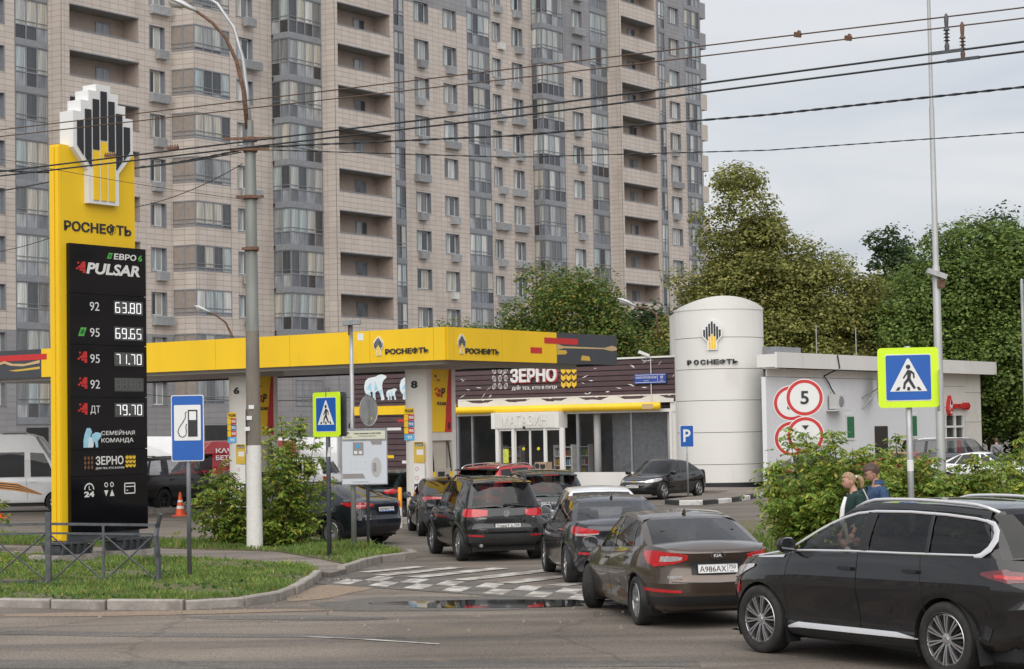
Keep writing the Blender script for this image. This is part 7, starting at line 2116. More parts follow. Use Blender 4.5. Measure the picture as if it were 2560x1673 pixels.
# --- dark green SUV
c = Car('suv_car', 'dark green SUV with wide lettered tailgate right of the black SUV', 'car', (.62, 48.3), rad(97),
        spec(SUV, xf=2.3, xr=-2.3, WB=2.72, W=.94, ytf=.70, wheel='five', glassr=car_glass_mid, zt=[(-2.3, 1.06), (-1.2, 1.09), (.0, 1.05), (.9, 1.02), (1.1, 1.0), (1.8, .92), (2.3, .82)],
             xr0=-2.16, xr1=-1.60, roof=[(-1.75, 1.58), (-1.2, 1.64), (-.3, 1.67), (.1, 1.65), (.4, 1.61)]), green_paint)
tails(c, [(c.Uy(.30), .985, 1.02), (c.Uy(.70), .97, 1.03), (c.Ux(-2.1), .97, 1.03), (c.Ux(-1.9), 1.0, 1.03)], dark_red_lamp)
c.rear_text('JETOUR', -.0, .93, .62, h=.05, bold=.03); c.plate('', '', .72, blank=True); c.spoiler(-1.62, .2); c.wiper(-.1); c.mirror(.86)
c.patch('reflector', [(c.Uy(.55), .55, .58), (c.Uy(.8), .555, .585)], red_lamp, .01)

# --- red SUV under the canopy
c = Car('suv_car', 'red SUV with silver roof rails under the fuel canopy', 'car', (-.15, 55.3), rad(58),
        spec(SUV, xf=2.3, xr=-2.3, WB=2.71, W=.93, ytf=.70, wheel='five', xr0=-2.1, xr1=-1.62, glass=car_glass, n=48), red_paint)
c.rails_(-1.5, .15, chrome); c.spoiler(-1.6, .22, m=black_plastic); c.mirror(.86); c.wiper()
tails(c, [(c.Uy(.0), .98, 1.03), (c.Uy(.72), .96, 1.04), (c.Ux(-2.0), .97, 1.04)], dark_red_lamp)
c.plate('К305УМ', '750', .7)

# --- white car, only its roof shows
c = Car('sedan_car', 'white car ahead of the dark grey sedan, only its roof showing', 'car', (1.66, 41.5), rad(95), spec(SEDAN, n=48), white_car_paint)
tails(c, [(c.Uy(.48), .85, .94), (c.Uy(.7), .80, .96), (c.Ux(-1.9), .85, .96)]); c.mirror(.82); c.plate('О174ЕВ', '777', .74)

# --- near-black sedan with blue plate strip by the bush
c = Car('sedan_car', 'blackish sedan with plate Y879PK beside the site plan board', 'car', (-4.78, 48.2), rad(141),
        spec(SEDAN, xf=2.2, xr=-2.33, WB=2.648, W=.91, R=.32, rr=.235, wheel='cover', nr=4.2, ytf=.68, glass=car_glass_mid, glassr=car_glass_mid, glassf=car_glass_clear,
             zt=[(-2.3, 1.01), (-1.8, 1.07), (-1.2, 1.03), (-.6, .98), (.4, .93), (1.0, .90), (1.8, .80), (2.25, .70)],
             xr0=-1.9, xr1=-.95, roof=[(-1.05, 1.39), (-.6, 1.45), (-.15, 1.475), (.15, 1.455), (.35, 1.42)]), navy_paint)
tails(c, [(c.Uy(.42), .915, .965), (c.Uy(.58), .875, .985), (c.Uy(.75), .86, .995), (c.Ux(-2.1), .86, 1.0), (c.Ux(-1.85), .91, 1.0), (c.Ux(-1.66), .965, .995)], off=.014)
c.patch('lamp_inset', [(c.Uy(.5), .925, .94), (c.Uy(.72), .915, .93), (c.Ux(-2.05), .92, .935)], clear_lamp, .018)
c.patch('bumper_valance', [(c.Uy(.0), .32, .44), (c.Uy(.85), .33, .42)], black_plastic, .008)
p = c.plate('У879РК', '750', .83, tilt=.14); MB().box((0, -.0085, -.05), (.52, .004, .018)).build('blue_strip', blue_sign, p)
c.rear_text('Focus', .55, .70, .14, shear=.3, h=.03); c.mirror(.82); c.fin(-.85)
q = c.lowz(0, .985); b = MB(); ring(b, 0, 0, .07, .03, 0, .2, 0, 20); o = b.build('badge_ring', chrome, c.root); o.matrix_local = Matrix.Translation((q.x - .012, 0, .985)) @ Rz(-PI / 2).to_4x4()

# --- black sedan behind the bollard
c = Car('sedan_car', 'black sedan with wide red lamp behind the bollard', 'car', (-1.78, 51.9), rad(98),
        spec(SEDAN, xf=2.25, xr=-2.35, WB=2.70, W=.90, wheel='five', nr=4.4, xr0=-1.9, xr1=-.9, zt=[(-2.3, 1.0), (-1.9, 1.06), (-1.3, 1.02), (-.6, .97), (.4, .92), (1.0, .89), (1.8, .79), (2.25, .69)]), black_paint)
tails(c, [(c.Uy(.0), .955, .985), (c.Uy(.5), .945, .99), (c.Uy(.72), .90, 1.0), (c.Ux(-2.12), .86, 1.0), (c.Ux(-1.9), .95, 1.0)])
c.patch('bumper_valance', [(c.Uy(.45), .38, .56), (c.Uy(.85), .39, .6)], dark_grey_metal, .008); c.mirror(.82); c.plate('Е528КТ', '750', .72); c.fin(-.75)

# --- dark hatchback at pump 8
HATCH = spec(SEDAN, xf=2.05, xr=-1.95, WB=2.54, W=.86, R=.31, wheel='ten', nr=3.6, zt=[(-1.95, .98), (-1.2, 1.0), (-.3, .96), (.4, .93), (1.0, .90), (1.7, .80), (2.05, .70)], xr0=-1.72, xr1=-1.15, xf0=1.05, xf1=.25,
             roof=[(-1.3, 1.42), (-.8, 1.47), (-.2, 1.50), (.15, 1.48), (.35, 1.44)], lines=[(-1.4, -1.05, 'q'), (-.95, -.8, 'b'), (-.9, -.76, 'g'), (-.05, -.1, 'b'), (.06, -.03, 'f'), (.7, .1, 'b')], doors=[(-.9, .0), (.0, .98)], n=48)
c = Car('hatchback_car', 'dark green hatchback with oval red lamp left of pump 8', 'car', (-3.2, 59.8), rad(57), HATCH, green_paint)
tails(c, [(c.Uy(.50), .86, .93), (c.Uy(.68), .82, .97), (c.Ux(-1.72), .83, .97), (c.Ux(-1.5), .89, .95)], off=.014)
c.plate('В907СТ', '550', .84, tilt=.1, y=-.0); c.wiper(.05); c.mirror(.82)

# --- parked black sedan facing left in front of the shop
c = Car('sedan_car', 'black sedan parked nose left in front of the shop window', 'car', (5.45, 74.3), rad(-123),
        spec(SEDAN, xf=2.2, xr=-2.35, WB=2.685, W=.90, nf=3.4, wheel='five', R=.325, glassf=car_glass_mid, n=48), black_paint)
c.patch('headlight', [(c.Uf(.46), .62, .70), (c.Uf(.66), .63, .75), (c.Ux(1.75), .66, .78), (c.Ux(1.5), .72, .78)], clear_lamp, .012)
c.patch('grille', [(c.Uf(.52), .60, .70), (c.Uf(.0), .60, .72)], black_plastic, .006); c.patch('grille_bar', [(c.Uf(.5), .645, .668), (c.Uf(.0), .645, .675)], chrome, .014); c.patch('grille_bar', [(c.Uf(.52), .70, .712), (c.Uf(.0), .715, .728)], chrome, .012)
c.patch('lower_grille', [(c.Uf(.5), .34, .46), (c.Uf(.0), .34, .46)], black_plastic, .006)
q = c.lowz(3, .66); b = MB(); b.prism([(-.07, -.015), (-.02, -.015), (-.02, -.03), (.02, -.03), (.02, -.015), (.07, -.015), (.08, .015), (.025, .015), (.025, .03), (-.025, .03), (-.025, .015), (-.08, .015)], -.006, 0); o = b.build('badge_cross', MATS['wheat_gold'], c.root); o.matrix_local = Matrix.Translation((q.x + .022, 0, .66)) @ Rz(PI / 2).to_4x4()
tails(c, [(c.Uy(.55), .85, .97), (c.Ux(-2.0), .83, .98)]); c.mirror(.82); c.plate('Н615ХО', '750', .50, front=True)

c = Car('sedan_car', 'black car parked before the tower, half hidden by the bush', 'car', (11.9, 78.4), rad(38), spec(SEDAN, n=48), black_paint)
tails(c, [(c.Uy(.45), .82, .94), (c.Uy(.7), .80, .96), (c.Ux(-1.95), .83, .96)]); c.plate('С260РР', '777', .72)

# --- left side of the forecourt
BOXY = spec(SUV, xf=2.6, xr=-2.7, WB=3.1, W=.95, R=.40, tw=.26, rr=.235, wheel='dark', nr=7, nf=4.6, ytf=.78, arch=.06,
            zb=[(-2.7, .55), (-1.9, .42), (0, .36), (1.9, .38), (2.6, .48)], zt=[(-2.7, 1.22), (-1.2, 1.22), (.6, 1.20), (1.2, 1.18), (2.1, 1.12), (2.6, 1.0)],
            xr0=-2.62, xr1=-2.5, xf0=1.25, xf1=.65, bowr=.12, bowrt=.1, roof=[(-2.6, 1.84), (-1.2, 1.88), (0, 1.88), (.5, 1.86), (.8, 1.82)],
            lines=[(-2.35, -2.25, 'q'), (-1.35, -1.3, 'b'), (-1.2, -1.15, 'g'), (-.15, -.15, 'b'), (.0, .0, 'f'), (.78, .5, 'b')], doors=[(-1.25, -.05), (-.05, 1.05)], glass=car_glass_clear, glassf=car_glass_clear, glassr=car_glass_mid, seats=[.0, -.95], n=48)
c = Car('pickup_car', 'matt black off road pickup with canopy behind the cone', 'car', (-12.3, 71.4), rad(64), BOXY, mat('matt_black_paint', (.010, .010, .011), .45, .1, var=.1, coat=.3))
tails(c, [(c.Uy(.78), .92, 1.16), (c.Ux(-2.62), .92, 1.17), (c.Ux(-2.5), .92, 1.17)], off=.014); c.mirror(.98); c.plate('Х073МН', '790', .8); c.rails_(-2.2, .4, black_plastic)

VAN = dict(xf=2.9, xr=-2.9, W=1.0, WB=3.4, R=.35, tw=.22, rr=.21, wheel='steel', nr=8, nf=4.2, crown=.03,
           zb=[(-2.9, .42), (-2, .36), (0, .34), (2, .34), (2.9, .36)], zt=[(-2.9, 1.20), (-1, 1.20), (1.2, 1.20), (1.9, 1.18), (2.5, 1.10), (2.9, .92)],
           pw=[(0, .94), (.05, .965), (.2, .985), (.5, 1.0), (.85, 1.0), (1, .985)], pr=[(0, .08), (.2, 0), (.4, .03), (1, .04)], pf=[(0, .1), (.2, .0), (.5, .03), (.85, .10), (1, .2)],
           xr0=-2.84, xr1=-2.78, xf0=2.25, xf1=1.15, bowr=.06, bowrt=.06, bowf=.3, bowft=.2, ytf=.88, bulge=.02, g0=.04, g1=.60, gr=.8,
           roof=[(-2.9, 2.74), (-1, 2.80), (.6, 2.80), (1.0, 2.72), (1.3, 2.60)], doors=[(.72, 1.9)], seats=[.9, .0], n=48, glass=car_glass, glassf=car_glass, arch=.05,
           lines=[(-2.5, -2.48, 'q'), (-1.5, -1.5, 'b'), (-1.38, -1.38, 'g'), (-.4, -.4, 'b'), (-.28, -.28, 'g'), (.62, .62, 'b'), (.84, .80, 'f'), (1.72, 1.0, 'b')])
c = Car('minibus', 'white minibus with orange and black ribbon stripes at the left edge', 'minibus', (-18.1, 72.0), rad(6), VAN, white_car_paint)
for k, m in enumerate(('o', 'k', 'o', 'k', 'o', 'k', 'o')):
    mm = mat('ribbon_orange', (.72, .33, .09), .5) if m == 'o' else ink
    z = 1.13 - k * .038
    c.patch('ribbon_stripe', [(c.Ux(-2.2), z - .019, z + .019), (c.Ux(-.6), z - .019, z + .019), (c.Ux(.4), z - .14, z - .10), (c.Ux(1.15 + .1 * (6 - k) / 6), .62, .64)], mm, .006 + .0005 * k, sides=(-1,), n=10, nz=1)
c.mirror(1.95, 1.35, black_plastic)
b = MB(); b.box((.2, -.1, 2.74), (1.0, .8, .18), taper=.8); b.build('roof_hatch', mat('foil', (.45, .45, .45), .3, .7, var=.4, scale=6), c.root)
PANEL = spec(VAN, lines=[(.62, .62, 'b'), (.84, .80, 'f'), (1.72, 1.0, 'b')], nog=('rear_window',))
c = Car('panel_van', 'white panel van behind the bush and white SUV', 'van', (-9.9, 82.6), rad(176), spec(PANEL, roof=[(-2.9, 2.46), (-1, 2.5), (.6, 2.5), (1.0, 2.46), (1.3, 2.40)]), white_car_paint)
tails(c, [(c.Uy(.86), .98, 1.5), (c.Ux(-2.86), .9, 1.19), (c.Ux(-2.72), .9, 1.19)], off=.014)
text('КАЖДОГО ДОМА', mat('faded_grey_print', (.45, .45, .45), .5), c.root, (-1.2, 1.005, 1.78), width=2.0, height=.12, R=Rz(PI), ext=.002)
c = Car('suv_car', 'white rounded SUV with tinted windows behind the bush', 'car', (-8.5, 75.6), rad(157), spec(SUV, n=48), white_car_paint)
tails(c, [(c.Uy(.72), .85, 1.02), (c.Ux(-1.95), .85, 1.03)]); c.rails_(-1.5, .1, black_plastic); c.mirror(.86)
c = Car('panel_van', 'red van with white lettering behind the fuel sign', 'van', (-11.6, 80.6), rad(205), spec(PANEL, W=.95, roof=[(-2.9, 2.36), (-1, 2.4), (.6, 2.4), (1.0, 2.36), (1.3, 2.30)], glassf=car_glass_clear), dkred_paint)
for k, t in enumerate(('КАЧЕСТВЕННЫЕ', 'БЕТОННЫЕ РАБОТЫ', 'ОТ ОТМОСТКИ ДО ДОМА')): text(t, sign_white, c.root, (-.75, .965, 2.0 - k * .28), width=2.9 if k < 2 else 2.3, height=.19 if k < 2 else .12, bold=.03, R=Rz(PI), ext=.002)
c = Car('panel_van', 'plain white box van behind the black pickup', 'van', (-17.6, 90.0), rad(182), spec(PANEL, roof=[(-2.9, 2.6), (-1, 2.64), (.6, 2.64), (1.0, 2.60), (1.3, 2.50)]), white_car_paint)
c = Car('sedan_car', 'white car nose showing between red van and bush', 'car', (-10.4, 76.3), rad(214), spec(SEDAN, n=48), white_car_paint)
c.patch('headlight', [(c.Uf(.46), .62, .70), (c.Uf(.66), .63, .75), (c.Ux(1.75), .66, .78)], clear_lamp, .012); c.mirror(.82)

# --- cars behind the thicket on the right
c = Car('suv_car', 'dark SUV with silver rails parked at the oil shop', 'car', (20.4, 92), rad(8), spec(BOXY, wheel='five', n=40), grey_car_paint); c.rails_(-2.2, .4, chrome); c.mirror(.98)
c = Car('sedan_car', 'red car parked behind the thicket', 'car', (16.4, 82.5), rad(-22), spec(SEDAN, n=40), red_paint); c.mirror(.82)
c.patch('headlight', [(c.Uf(.46), .62, .70), (c.Uf(.66), .63, .75), (c.Ux(1.75), .66, .78)], clear_lamp, .012)
c = Car('sedan_car', 'white car parked behind the thicket right of the mast', 'car', (18.6, 79), rad(-30), spec(SEDAN, n=40), white_car_paint); c.mirror(.82)
c.patch('headlight', [(c.Uf(.46), .62, .70), (c.Uf(.66), .63, .75), (c.Ux(1.75), .66, .78)], clear_lamp, .012)

# --- the near black SUV
NEAR = dict(xf=2.42, xr=-2.52, W=.97, WB=2.90, R=.378, tw=.245, rr=.268, wheel='twin', nr=5.0, nf=3.8, crown=.05, arch=.038, bx=0.03,
            zb=[(-2.5, .42), (-2.0, .30), (0, .25), (1.9, .27), (2.4, .33)],
            zt=[(-2.5, 1.16), (-1.9, 1.20), (-1.0, 1.185), (.0, 1.17), (.8, 1.15), (1.15, 1.12), (1.9, 1.04), (2.42, .90)],
            pw=[(0, .90), (.04, .935), (.10, .955), (.18, .940), (.28, .938), (.40, .960), (.52, .985), (.62, .999), (.68, 1.0), (.74, .992), (.84, .976), (.93, .960), (1, .942)],
            pr=[(0, .18), (.12, .05), (.28, 0), (.42, .0), (.5, .05), (.75, .07), (1, .14)],
            xr0=-2.38, xr1=-1.92, xf0=1.30, xf1=.20, bowr=.30, bowrt=.24, bowf=.34, bowft=.2, ytf=.735, bulge=.03, g0=.035, g1=.885, gr=.88,
            roof=[(-2.1, 1.655), (-1.4, 1.72), (-.7, 1.742), (-.3, 1.735), (.0, 1.705), (.25, 1.65)],
            lines=[(-1.98, -1.83, 'q'), (-1.18, -1.14, 'b'), (-1.13, -1.09, 'g'), (-.26, -.32, 'b'), (-.10, -.20, 'f'), (.86, .06, 'b')],
            doors=[(-1.15, -.17), (-.17, 1.02)], seats=[.12, -.85], glass=car_glass, glassf=car_glass_clear, glassr=car_glass, n=84, handle=black_plastic, hz=.15, vline=[.165])
near = Car('suv_car', 'large black SUV with chrome window frame turning in at the right', 'car', (4.42, 22.41), rad(122), NEAR, black_paint)
near.root.scale = (1.035, 1.035, 1.035)
c = near
def gh_strip(c, pts, w, m, name, sides=(1, -1)):
    """pts: (x, t) along the side glass; t=0 belt, t=1 top of the glass"""
    p = c.sp
    for sg in sides:
        b = MB(); vs = []
        P = []
        for x, z in pts:
            yb0 = c.low(c.Ux(x), 1).y - .028; zb0 = c.zt(x) - .012; zt0 = c.zr(x * .9) - .035; ytp = p['W'] * p['ytf'] * (1 - .05 * (x / 1.3) ** 2)
            v = (z - zb0) / (zt0 - zb0); P.append(Vector((x, sg * (lerp(yb0, ytp, v) + math.sin(PI * max(0, min(1, v))) * p['bulge'] + .008), z)))
        for i, q in enumerate(P):
            t = (P[min(i + 1, len(P) - 1)] - P[max(i - 1, 0)]).normalized(); n = t.cross(Vector((0, sg, .25)).normalized()).normalized()
            ww = w[i] if isinstance(w, list) else w
            o_ = Vector((0, sg * .006, .001))
            vs += [q + n * ww / 2, q + n * ww / 4 + o_, q - n * ww / 4 + o_, q - n * ww / 2]
        b.add(vs, [(i * 4 + k, i * 4 + k + 1, (i + 1) * 4 + k + 1, (i + 1) * 4 + k) for i in range(len(P) - 1) for k in range(3)])
        c.orient(b); b.build(name, m, c.root, True)
satin = mat('satin_chrome', (.70, .70, .71), .3, .45, var=.03)
top = [(1.02, 1.16), (.88, 1.225), (.72, 1.305), (.54, 1.395), (.36, 1.475), (.18, 1.54), (-.02, 1.588), (-.3, 1.615), (-.8, 1.622), (-1.3, 1.605), (-1.7, 1.575), (-1.86, 1.55)]
gh_strip(c, top, .028, satin, 'window_trim')
gh_strip(c, [(-1.82, 1.56), (-1.93, 1.53), (-1.99, 1.46), (-2.0, 1.38), (-1.95, 1.29), (-1.86, 1.225), (-1.78, 1.215)], [.03, .05, .075, .08, .07, .055, .03], satin, 'window_trim')
gh_strip(c, [(1.55, 1.08), (1.2, 1.135), (1.0, 1.16), (.6, 1.178), (0, 1.196), (-.8, 1.206), (-1.5, 1.218), (-1.84, 1.224)], .022, satin, 'window_trim')
c.patch('wing_trim', [(c.Ux(1.12), 1.085, 1.115), (c.Ux(1.6), 1.062, 1.078), (c.Ux(1.72), 1.06, 1.062)], satin, .010, nz=1)
gh_strip(c, [(-.20, 1.21), (-.23, 1.40), (-.26, 1.60)], .15, black_plastic, 'pillar_cover'); gh_strip(c, [(-1.15, 1.225), (-1.15, 1.40), (-1.13, 1.60)], .05, black_plastic, 'pillar_cover')
c.patch('sill_trim', [(c.Ux(1.0), .33, .345), (c.Ux(.82), .34, .395), (c.Ux(-.17), .345, .40), (c.Ux(-.75), .35, .40), (c.Ux(-1.08), .352, .356)], satin, .016, nz=2)
c.patch('sill_cladding', [(c.Ux(1.03), .26, .33), (c.Ux(-.2), .255, .34), (c.Ux(-1.05), .26, .345)], black_plastic, .010, nz=2)
tails(c, [(c.Uy(.0), .98, 1.03), (c.Uy(.6), .98, 1.05), (c.Uy(.8), .97, 1.08), (c.Ux(-2.3), .96, 1.10), (c.Ux(-2.08), 1.0, 1.08), (c.Ux(-1.97), 1.035, 1.06)], dark_red_lamp, off=.014)
c.patch('lamp_strip', [(c.Uy(.74), 1.0, 1.03), (c.Ux(-2.3), 1.0, 1.035), (c.Ux(-2.12), 1.015, 1.045)], red_lamp, .02, nz=1)
c.patch('headlight', [(c.Uf(.50), .80, .86), (c.Uf(.72), .80, .90), (c.Ux(2.02), .82, .95), (c.Ux(1.82), .90, .975), (c.Ux(1.66), .955, .985)], clear_lamp, .014)
c.patch('side_marker', [(c.Ux(2.02), .63, .66), (c.Ux(1.96), .66, .76), (c.Ux(1.93), .74, .78)], red_lamp, .012, nz=1)
c.patch('grille', [(c.Uf(.6), .50, .80), (c.Uf(.0), .48, .82)], black_plastic, .008)
c.patch('bumper_valance', [(c.Uy(.0), .42, .56), (c.Uy(.9), .43, .55), (c.Ux(-2.0), .40, .52)], black_plastic, .008)
c.mirror(.86, 1.23, black_paint); c.rails_(-1.9, .1, satin, .012, .018)
c.plate('Р518НС', '750', .75)
for ax in (1.48, -1.42):
    for sg in (1, -1): MB().add([(ax - .42, sg * .93, .42), (ax - .40, sg * .72, .42), (ax - .46, sg * .72, .16), (ax - .48, sg * .93, .16)], [(0, 1, 2, 3)]).build('mud_flap', black_plastic, c.root)
b = MB(); n = 20
for i in range(n):
    a0, a1 = 2 * PI * i / n, 2 * PI * (i + 1) / n
    b.tube([(.55 + .06 * math.cos(a0) * .5, .42 + .19 * math.cos(a0), 1.02 + .18 * math.sin(a0)), (.55 + .06 * math.cos(a1) * .5, .42 + .19 * math.cos(a1), 1.02 + .18 * math.sin(a1))], .016, 6)
b.build('steering_wheel', black_plastic, c.root)
MB().bb(.62, 1.1, -.75, .75, .85, 1.08).build('dashboard', seat_mat, c.root)

# ------------------------------------------------------------------ people
skin_m = mat('skin', (.50, .28, .205), .55, var=.06, scale=12)
def skinned(name, nodes, edges, m, parent, sub=2, root=0):
    me = bpy.data.meshes.new(name)
    me.from_pydata([n[0] for n in nodes], edges, [])
    o = bpy.data.objects.new(name, me); C.objects.link(o)
    md = o.modifiers.new('s', 'SKIN'); md.use_smooth_shade = True
    for i, n in enumerate(nodes):
        v = me.skin_vertices[0].data[i]; r_ = n[1]
        v.radius = r_ if isinstance(r_, tuple) else (r_, r_)
        v.use_root = (i == root)
    ss = o.modifiers.new('u', 'SUBSURF'); ss.levels = sub; ss.render_levels = sub
    dg = bpy.context.evaluated_depsgraph_get()
    out = bpy.data.meshes.new_from_object(o.evaluated_get(dg))
    bpy.data.objects.remove(o); bpy.data.meshes.remove(me)
    out.polygons.foreach_set('use_smooth', [True] * len(out.polygons))
    return link(name, out, m, parent)
def head_mesh(b, c, s_=1.0):
    """head looking to +x, centre c, about 0.23 m tall; nose, brow, chin shaped"""
    nu, nv = 24, 18; vs = []
    for j in range(nv + 1):
        ph = -PI / 2 + PI * j / nv
        for i in range(nu):
            th = 2 * PI * i / nu
            x, y, z = math.cos(ph) * math.cos(th), math.cos(ph) * math.sin(th), math.sin(ph)
            X, Y_, Z = x * .098, y * .076, z * .118
            if x > 0:
                f = x ** 3 * math.exp(-(y / .55) ** 2)
                X += f * (.012 * math.exp(-((z + .55) / .22) ** 2) + .006 * math.exp(-((z - .22) / .12) ** 2) - .006 * math.exp(-((z - .02) / .1) ** 2))
                X += .026 * math.exp(-(y / .17) ** 2) * math.exp(-((z + .16) / .13) ** 2) * x
                X += .008 * math.exp(-(y / .3) ** 2) * math.exp(-((z + .42) / .07) ** 2) * x
            if z < -.3: Y_ *= 1 - .25 * (-.3 - z); X += .012 * (-.3 - z) * (1 if x > 0 else .2)
            if x < 0 and z > -.2: X *= 1.08
            vs.append((c[0] + X * s_, c[1] + Y_ * s_, c[2] + Z * s_))
    b.add(vs, [(j * nu + i, j * nu + (i + 1) % nu, (j + 1) * nu + (i + 1) % nu, (j + 1) * nu + i) for j in range(nv) for i in range(nu)])
def hair_shell(b, c, front, low, s_=1.0, puff=.016, seed=1):
    r = random.Random(seed); nu, nv = 40, 20; vs = []; ok = []
    for j in range(nv + 1):
        ph = -PI / 2 + PI * j / nv
        for i in range(nu):
            th = 2 * PI * i / nu
            x, y, z = math.cos(ph) * math.cos(th), math.cos(ph) * math.sin(th), math.sin(ph)
            k = puff * (1 + .5 * max(0, z)) + r.uniform(-.003, .004)
            vs.append((c[0] + (x * .098 * (1.08 if x < 0 else 1) + x * k) * s_, c[1] + (y * .076 + y * k) * s_, c[2] + (z * .118 + z * k) * s_))
            ok.append((z > front if x > .25 else z > lerp(low, front, max(0, (x + .2) / .45)) if x > -.2 else z > low))
    for j in range(nv):
        for i in range(nu):
            q = (j * nu + i, j * nu + (i + 1) % nu, (j + 1) * nu + (i + 1) % nu, (j + 1) * nu + i)
            if all(ok[a] for a in q): b.add([vs[a] for a in q], [(0, 1, 2, 3)])
def person(loc, rz, label, h, top_m, leg_m, hair_m, female=False, tilt=.25, group='passers-by', build=1.0, arm=(0.0, 0.0)):
    o = empty('person', loc, rz, label, 'person', group)
    k = h / 1.75
    S = lambda x, y, z: (x * k, y * k, z * k)
    g = build
    # continuous body
    N = [(S(0, 0, .95), .12), (S(.01, 0, 1.15), .115), (S(0, 0, 1.36), .12), (S(-.01, 0, 1.47), .07), (S(.02, 0, 1.55), .05), (S(.05, 0, 1.63), .055),
         (S(0, .17, 1.40), .055), (S(-.05 + arm[0], .22, 1.14), .045), (S(.06 + arm[0] * 1.6, .23, .92), .034), (S(.10 + arm[0] * 1.6, .225, .84), .03),
         (S(0, -.17, 1.40), .055), (S(-.02 + arm[1], -.22, 1.14), .045), (S(.10 + arm[1] * 1.6, -.22, .92), .034), (S(.14 + arm[1] * 1.6, -.215, .84), .03),
         (S(.0, .09, .90), .085), (S(.12, .09, .50), .058), (S(.02, .09, .09), .042), (S(.15, .09, .04), .035),
         (S(.0, -.09, .90), .085), (S(-.02, -.09, .50), .058), (S(-.20, -.09, .12), .042), (S(-.08, -.09, .04), .035)]
    E_ = [(0, 1), (1, 2), (2, 3), (3, 4), (4, 5), (2, 6), (6, 7), (7, 8), (8, 9), (2, 10), (10, 11), (11, 12), (12, 13), (0, 14), (14, 15), (15, 16), (16, 17), (0, 18), (18, 19), (19, 20), (20, 21)]
    body = skinned('body', N, E_, skin_m, o, 1)
    # hands: palm and five fingers, thumb from the side
    for sg, a in ((1, 9), (-1, 13)):
        w = Vector(N[a][0]); hn = MB(); dn = Vector((.25, 0, -1)).normalized(); fw = Vector((1, 0, .25)).normalized()
        hn.box(tuple(w + dn * .04 * k), (.075 * k, .028 * k, .085 * k), R=Ry(-.25))
        for i, (off, ln) in enumerate(((.028, .062), (.01, .07), (-.009, .066), (-.027, .052))):
            p0 = w + dn * .08 * k + fw * off * k; p1 = p0 + dn * ln * .55 * k + fw * .006 * k; p2 = p1 + (dn * .8 + Vector((0, -sg * .5, 0))) * ln * .5 * k
            hn.tube([p0, p1, p2], [.0095 * k, .009 * k, .007 * k], 6)
        p0 = w + dn * .03 * k + fw * .036 * k; hn.tube([p0, p0 + (fw * .6 + dn * .7) * .035 * k, p0 + (fw * .5 + dn) * .055 * k], [.011 * k, .010 * k, .008 * k], 6)
        hn.build('hand', skin_m, o, True)
    # trousers
    T = [(S(0, 0, .98), (.155 * g, .14 * g)), (S(.0, .09, .86), .105), (S(.12, .09, .50), .078), (S(.03, .09, .12), .065), (S(.0, -.09, .86), .105), (S(-.02, -.09, .50), .078), (S(-.18, -.09, .15), .065)]
    skinned('trousers', T, [(0, 1), (1, 2), (2, 3), (0, 4), (4, 5), (5, 6)], leg_m, o, 2)
    # jacket
    J = [(S(0, 0, .90), (.165 * g, .175 * g)), (S(.01, 0, 1.12), (.16 * g, .175 * g)), (S(-.01, 0, 1.33), (.155 * g, .19 * g)), (S(-.025, 0, 1.45), (.095, .12)), (S(-.02, 0, 1.50), (.075, .08)),
         (S(-.01, .205 * g, 1.385), .082), (S(-.06 + arm[0], .245 * g, 1.14), .068), (S(.05 + arm[0] * 1.6, .245 * g, .93), .052),
         (S(-.01, -.205 * g, 1.385), .082), (S(-.03 + arm[1], -.245 * g, 1.14), .068), (S(.09 + arm[1] * 1.6, -.235 * g, .93), .052)]
    skinned('jacket', J, [(0, 1), (1, 2), (2, 3), (3, 4), (2, 5), (5, 6), (6, 7), (2, 8), (8, 9), (9, 10)], top_m, o, 2)
    # shoes
    for x, y, z in ((.09, .09, .045), (-.13, -.09, .06)):
        b = MB(); b.box((x * k, y * k, z * k), (.27 * k, .095 * k, .085 * k), taper=.75); b.build('shoe', ink, o, True)
    # head
    hc = Vector(S(.075, 0, 1.635)); Rm = Matrix.Translation(hc) @ Ry(tilt).to_4x4()
    b = MB(Rm); head_mesh(b, (0, 0, 0), k * 1.02)
    for sg in (1, -1):
        vs = []
        for i in range(10):
            a = 2 * PI * i / 10; vs.append(((-.012 + .018 * math.cos(a)) * k, sg * .078 * k, (-.012 + .030 * math.sin(a)) * k))
        vs += [(vs[i][0] * 1.0 - .004, vs[i][1] + sg * .014 * k, vs[i][2]) for i in range(10)]
        b.add(vs, [tuple(range(10, 20))] + [(i, (i + 1) % 10, (i + 1) % 10 + 10, i + 10) for i in range(10)])
    head = b.build('head', skin_m, o, True, angle=rad(70))
    b = MB(Rm)
    for sg in (1, -1):
        b.lathe([(0, .0), (.011 * k, .0), (.011 * k, -.004)], 8, 'x', (.092 * k, sg * .03 * k, .012 * k)); b.box((.096 * k, sg * .031 * k, .032 * k), (.008 * k, .034 * k, .008 * k))
    b.build('eye', mat('eye_dark', (.03, .022, .018), .3), head)
    b = MB(Rm); b.box((.098 * k, 0, -.052 * k), (.014 * k, .044 * k, .010 * k)); b.build('mouth', mat('lips', (.42, .16, .13), .5), head)
    hb = MB(Rm); hair_shell(hb, (0, 0, 0), .42 if not female else .48, -.35 if not female else -.30, k * 1.02, .02 if not female else .012, 3)
    hair = hb.build('hair', hair_m, o, True)
    return o, hair, head, Rm, k
hair_br = mat('hair_brown', (.075, .042, .03), .55, var=.35, scale=60, stretch=(1, 1, .3)); hair_bl = mat('hair_blonde', (.31, .205, .115), .5, var=.35, scale=60, stretch=(.3, 1, 1))
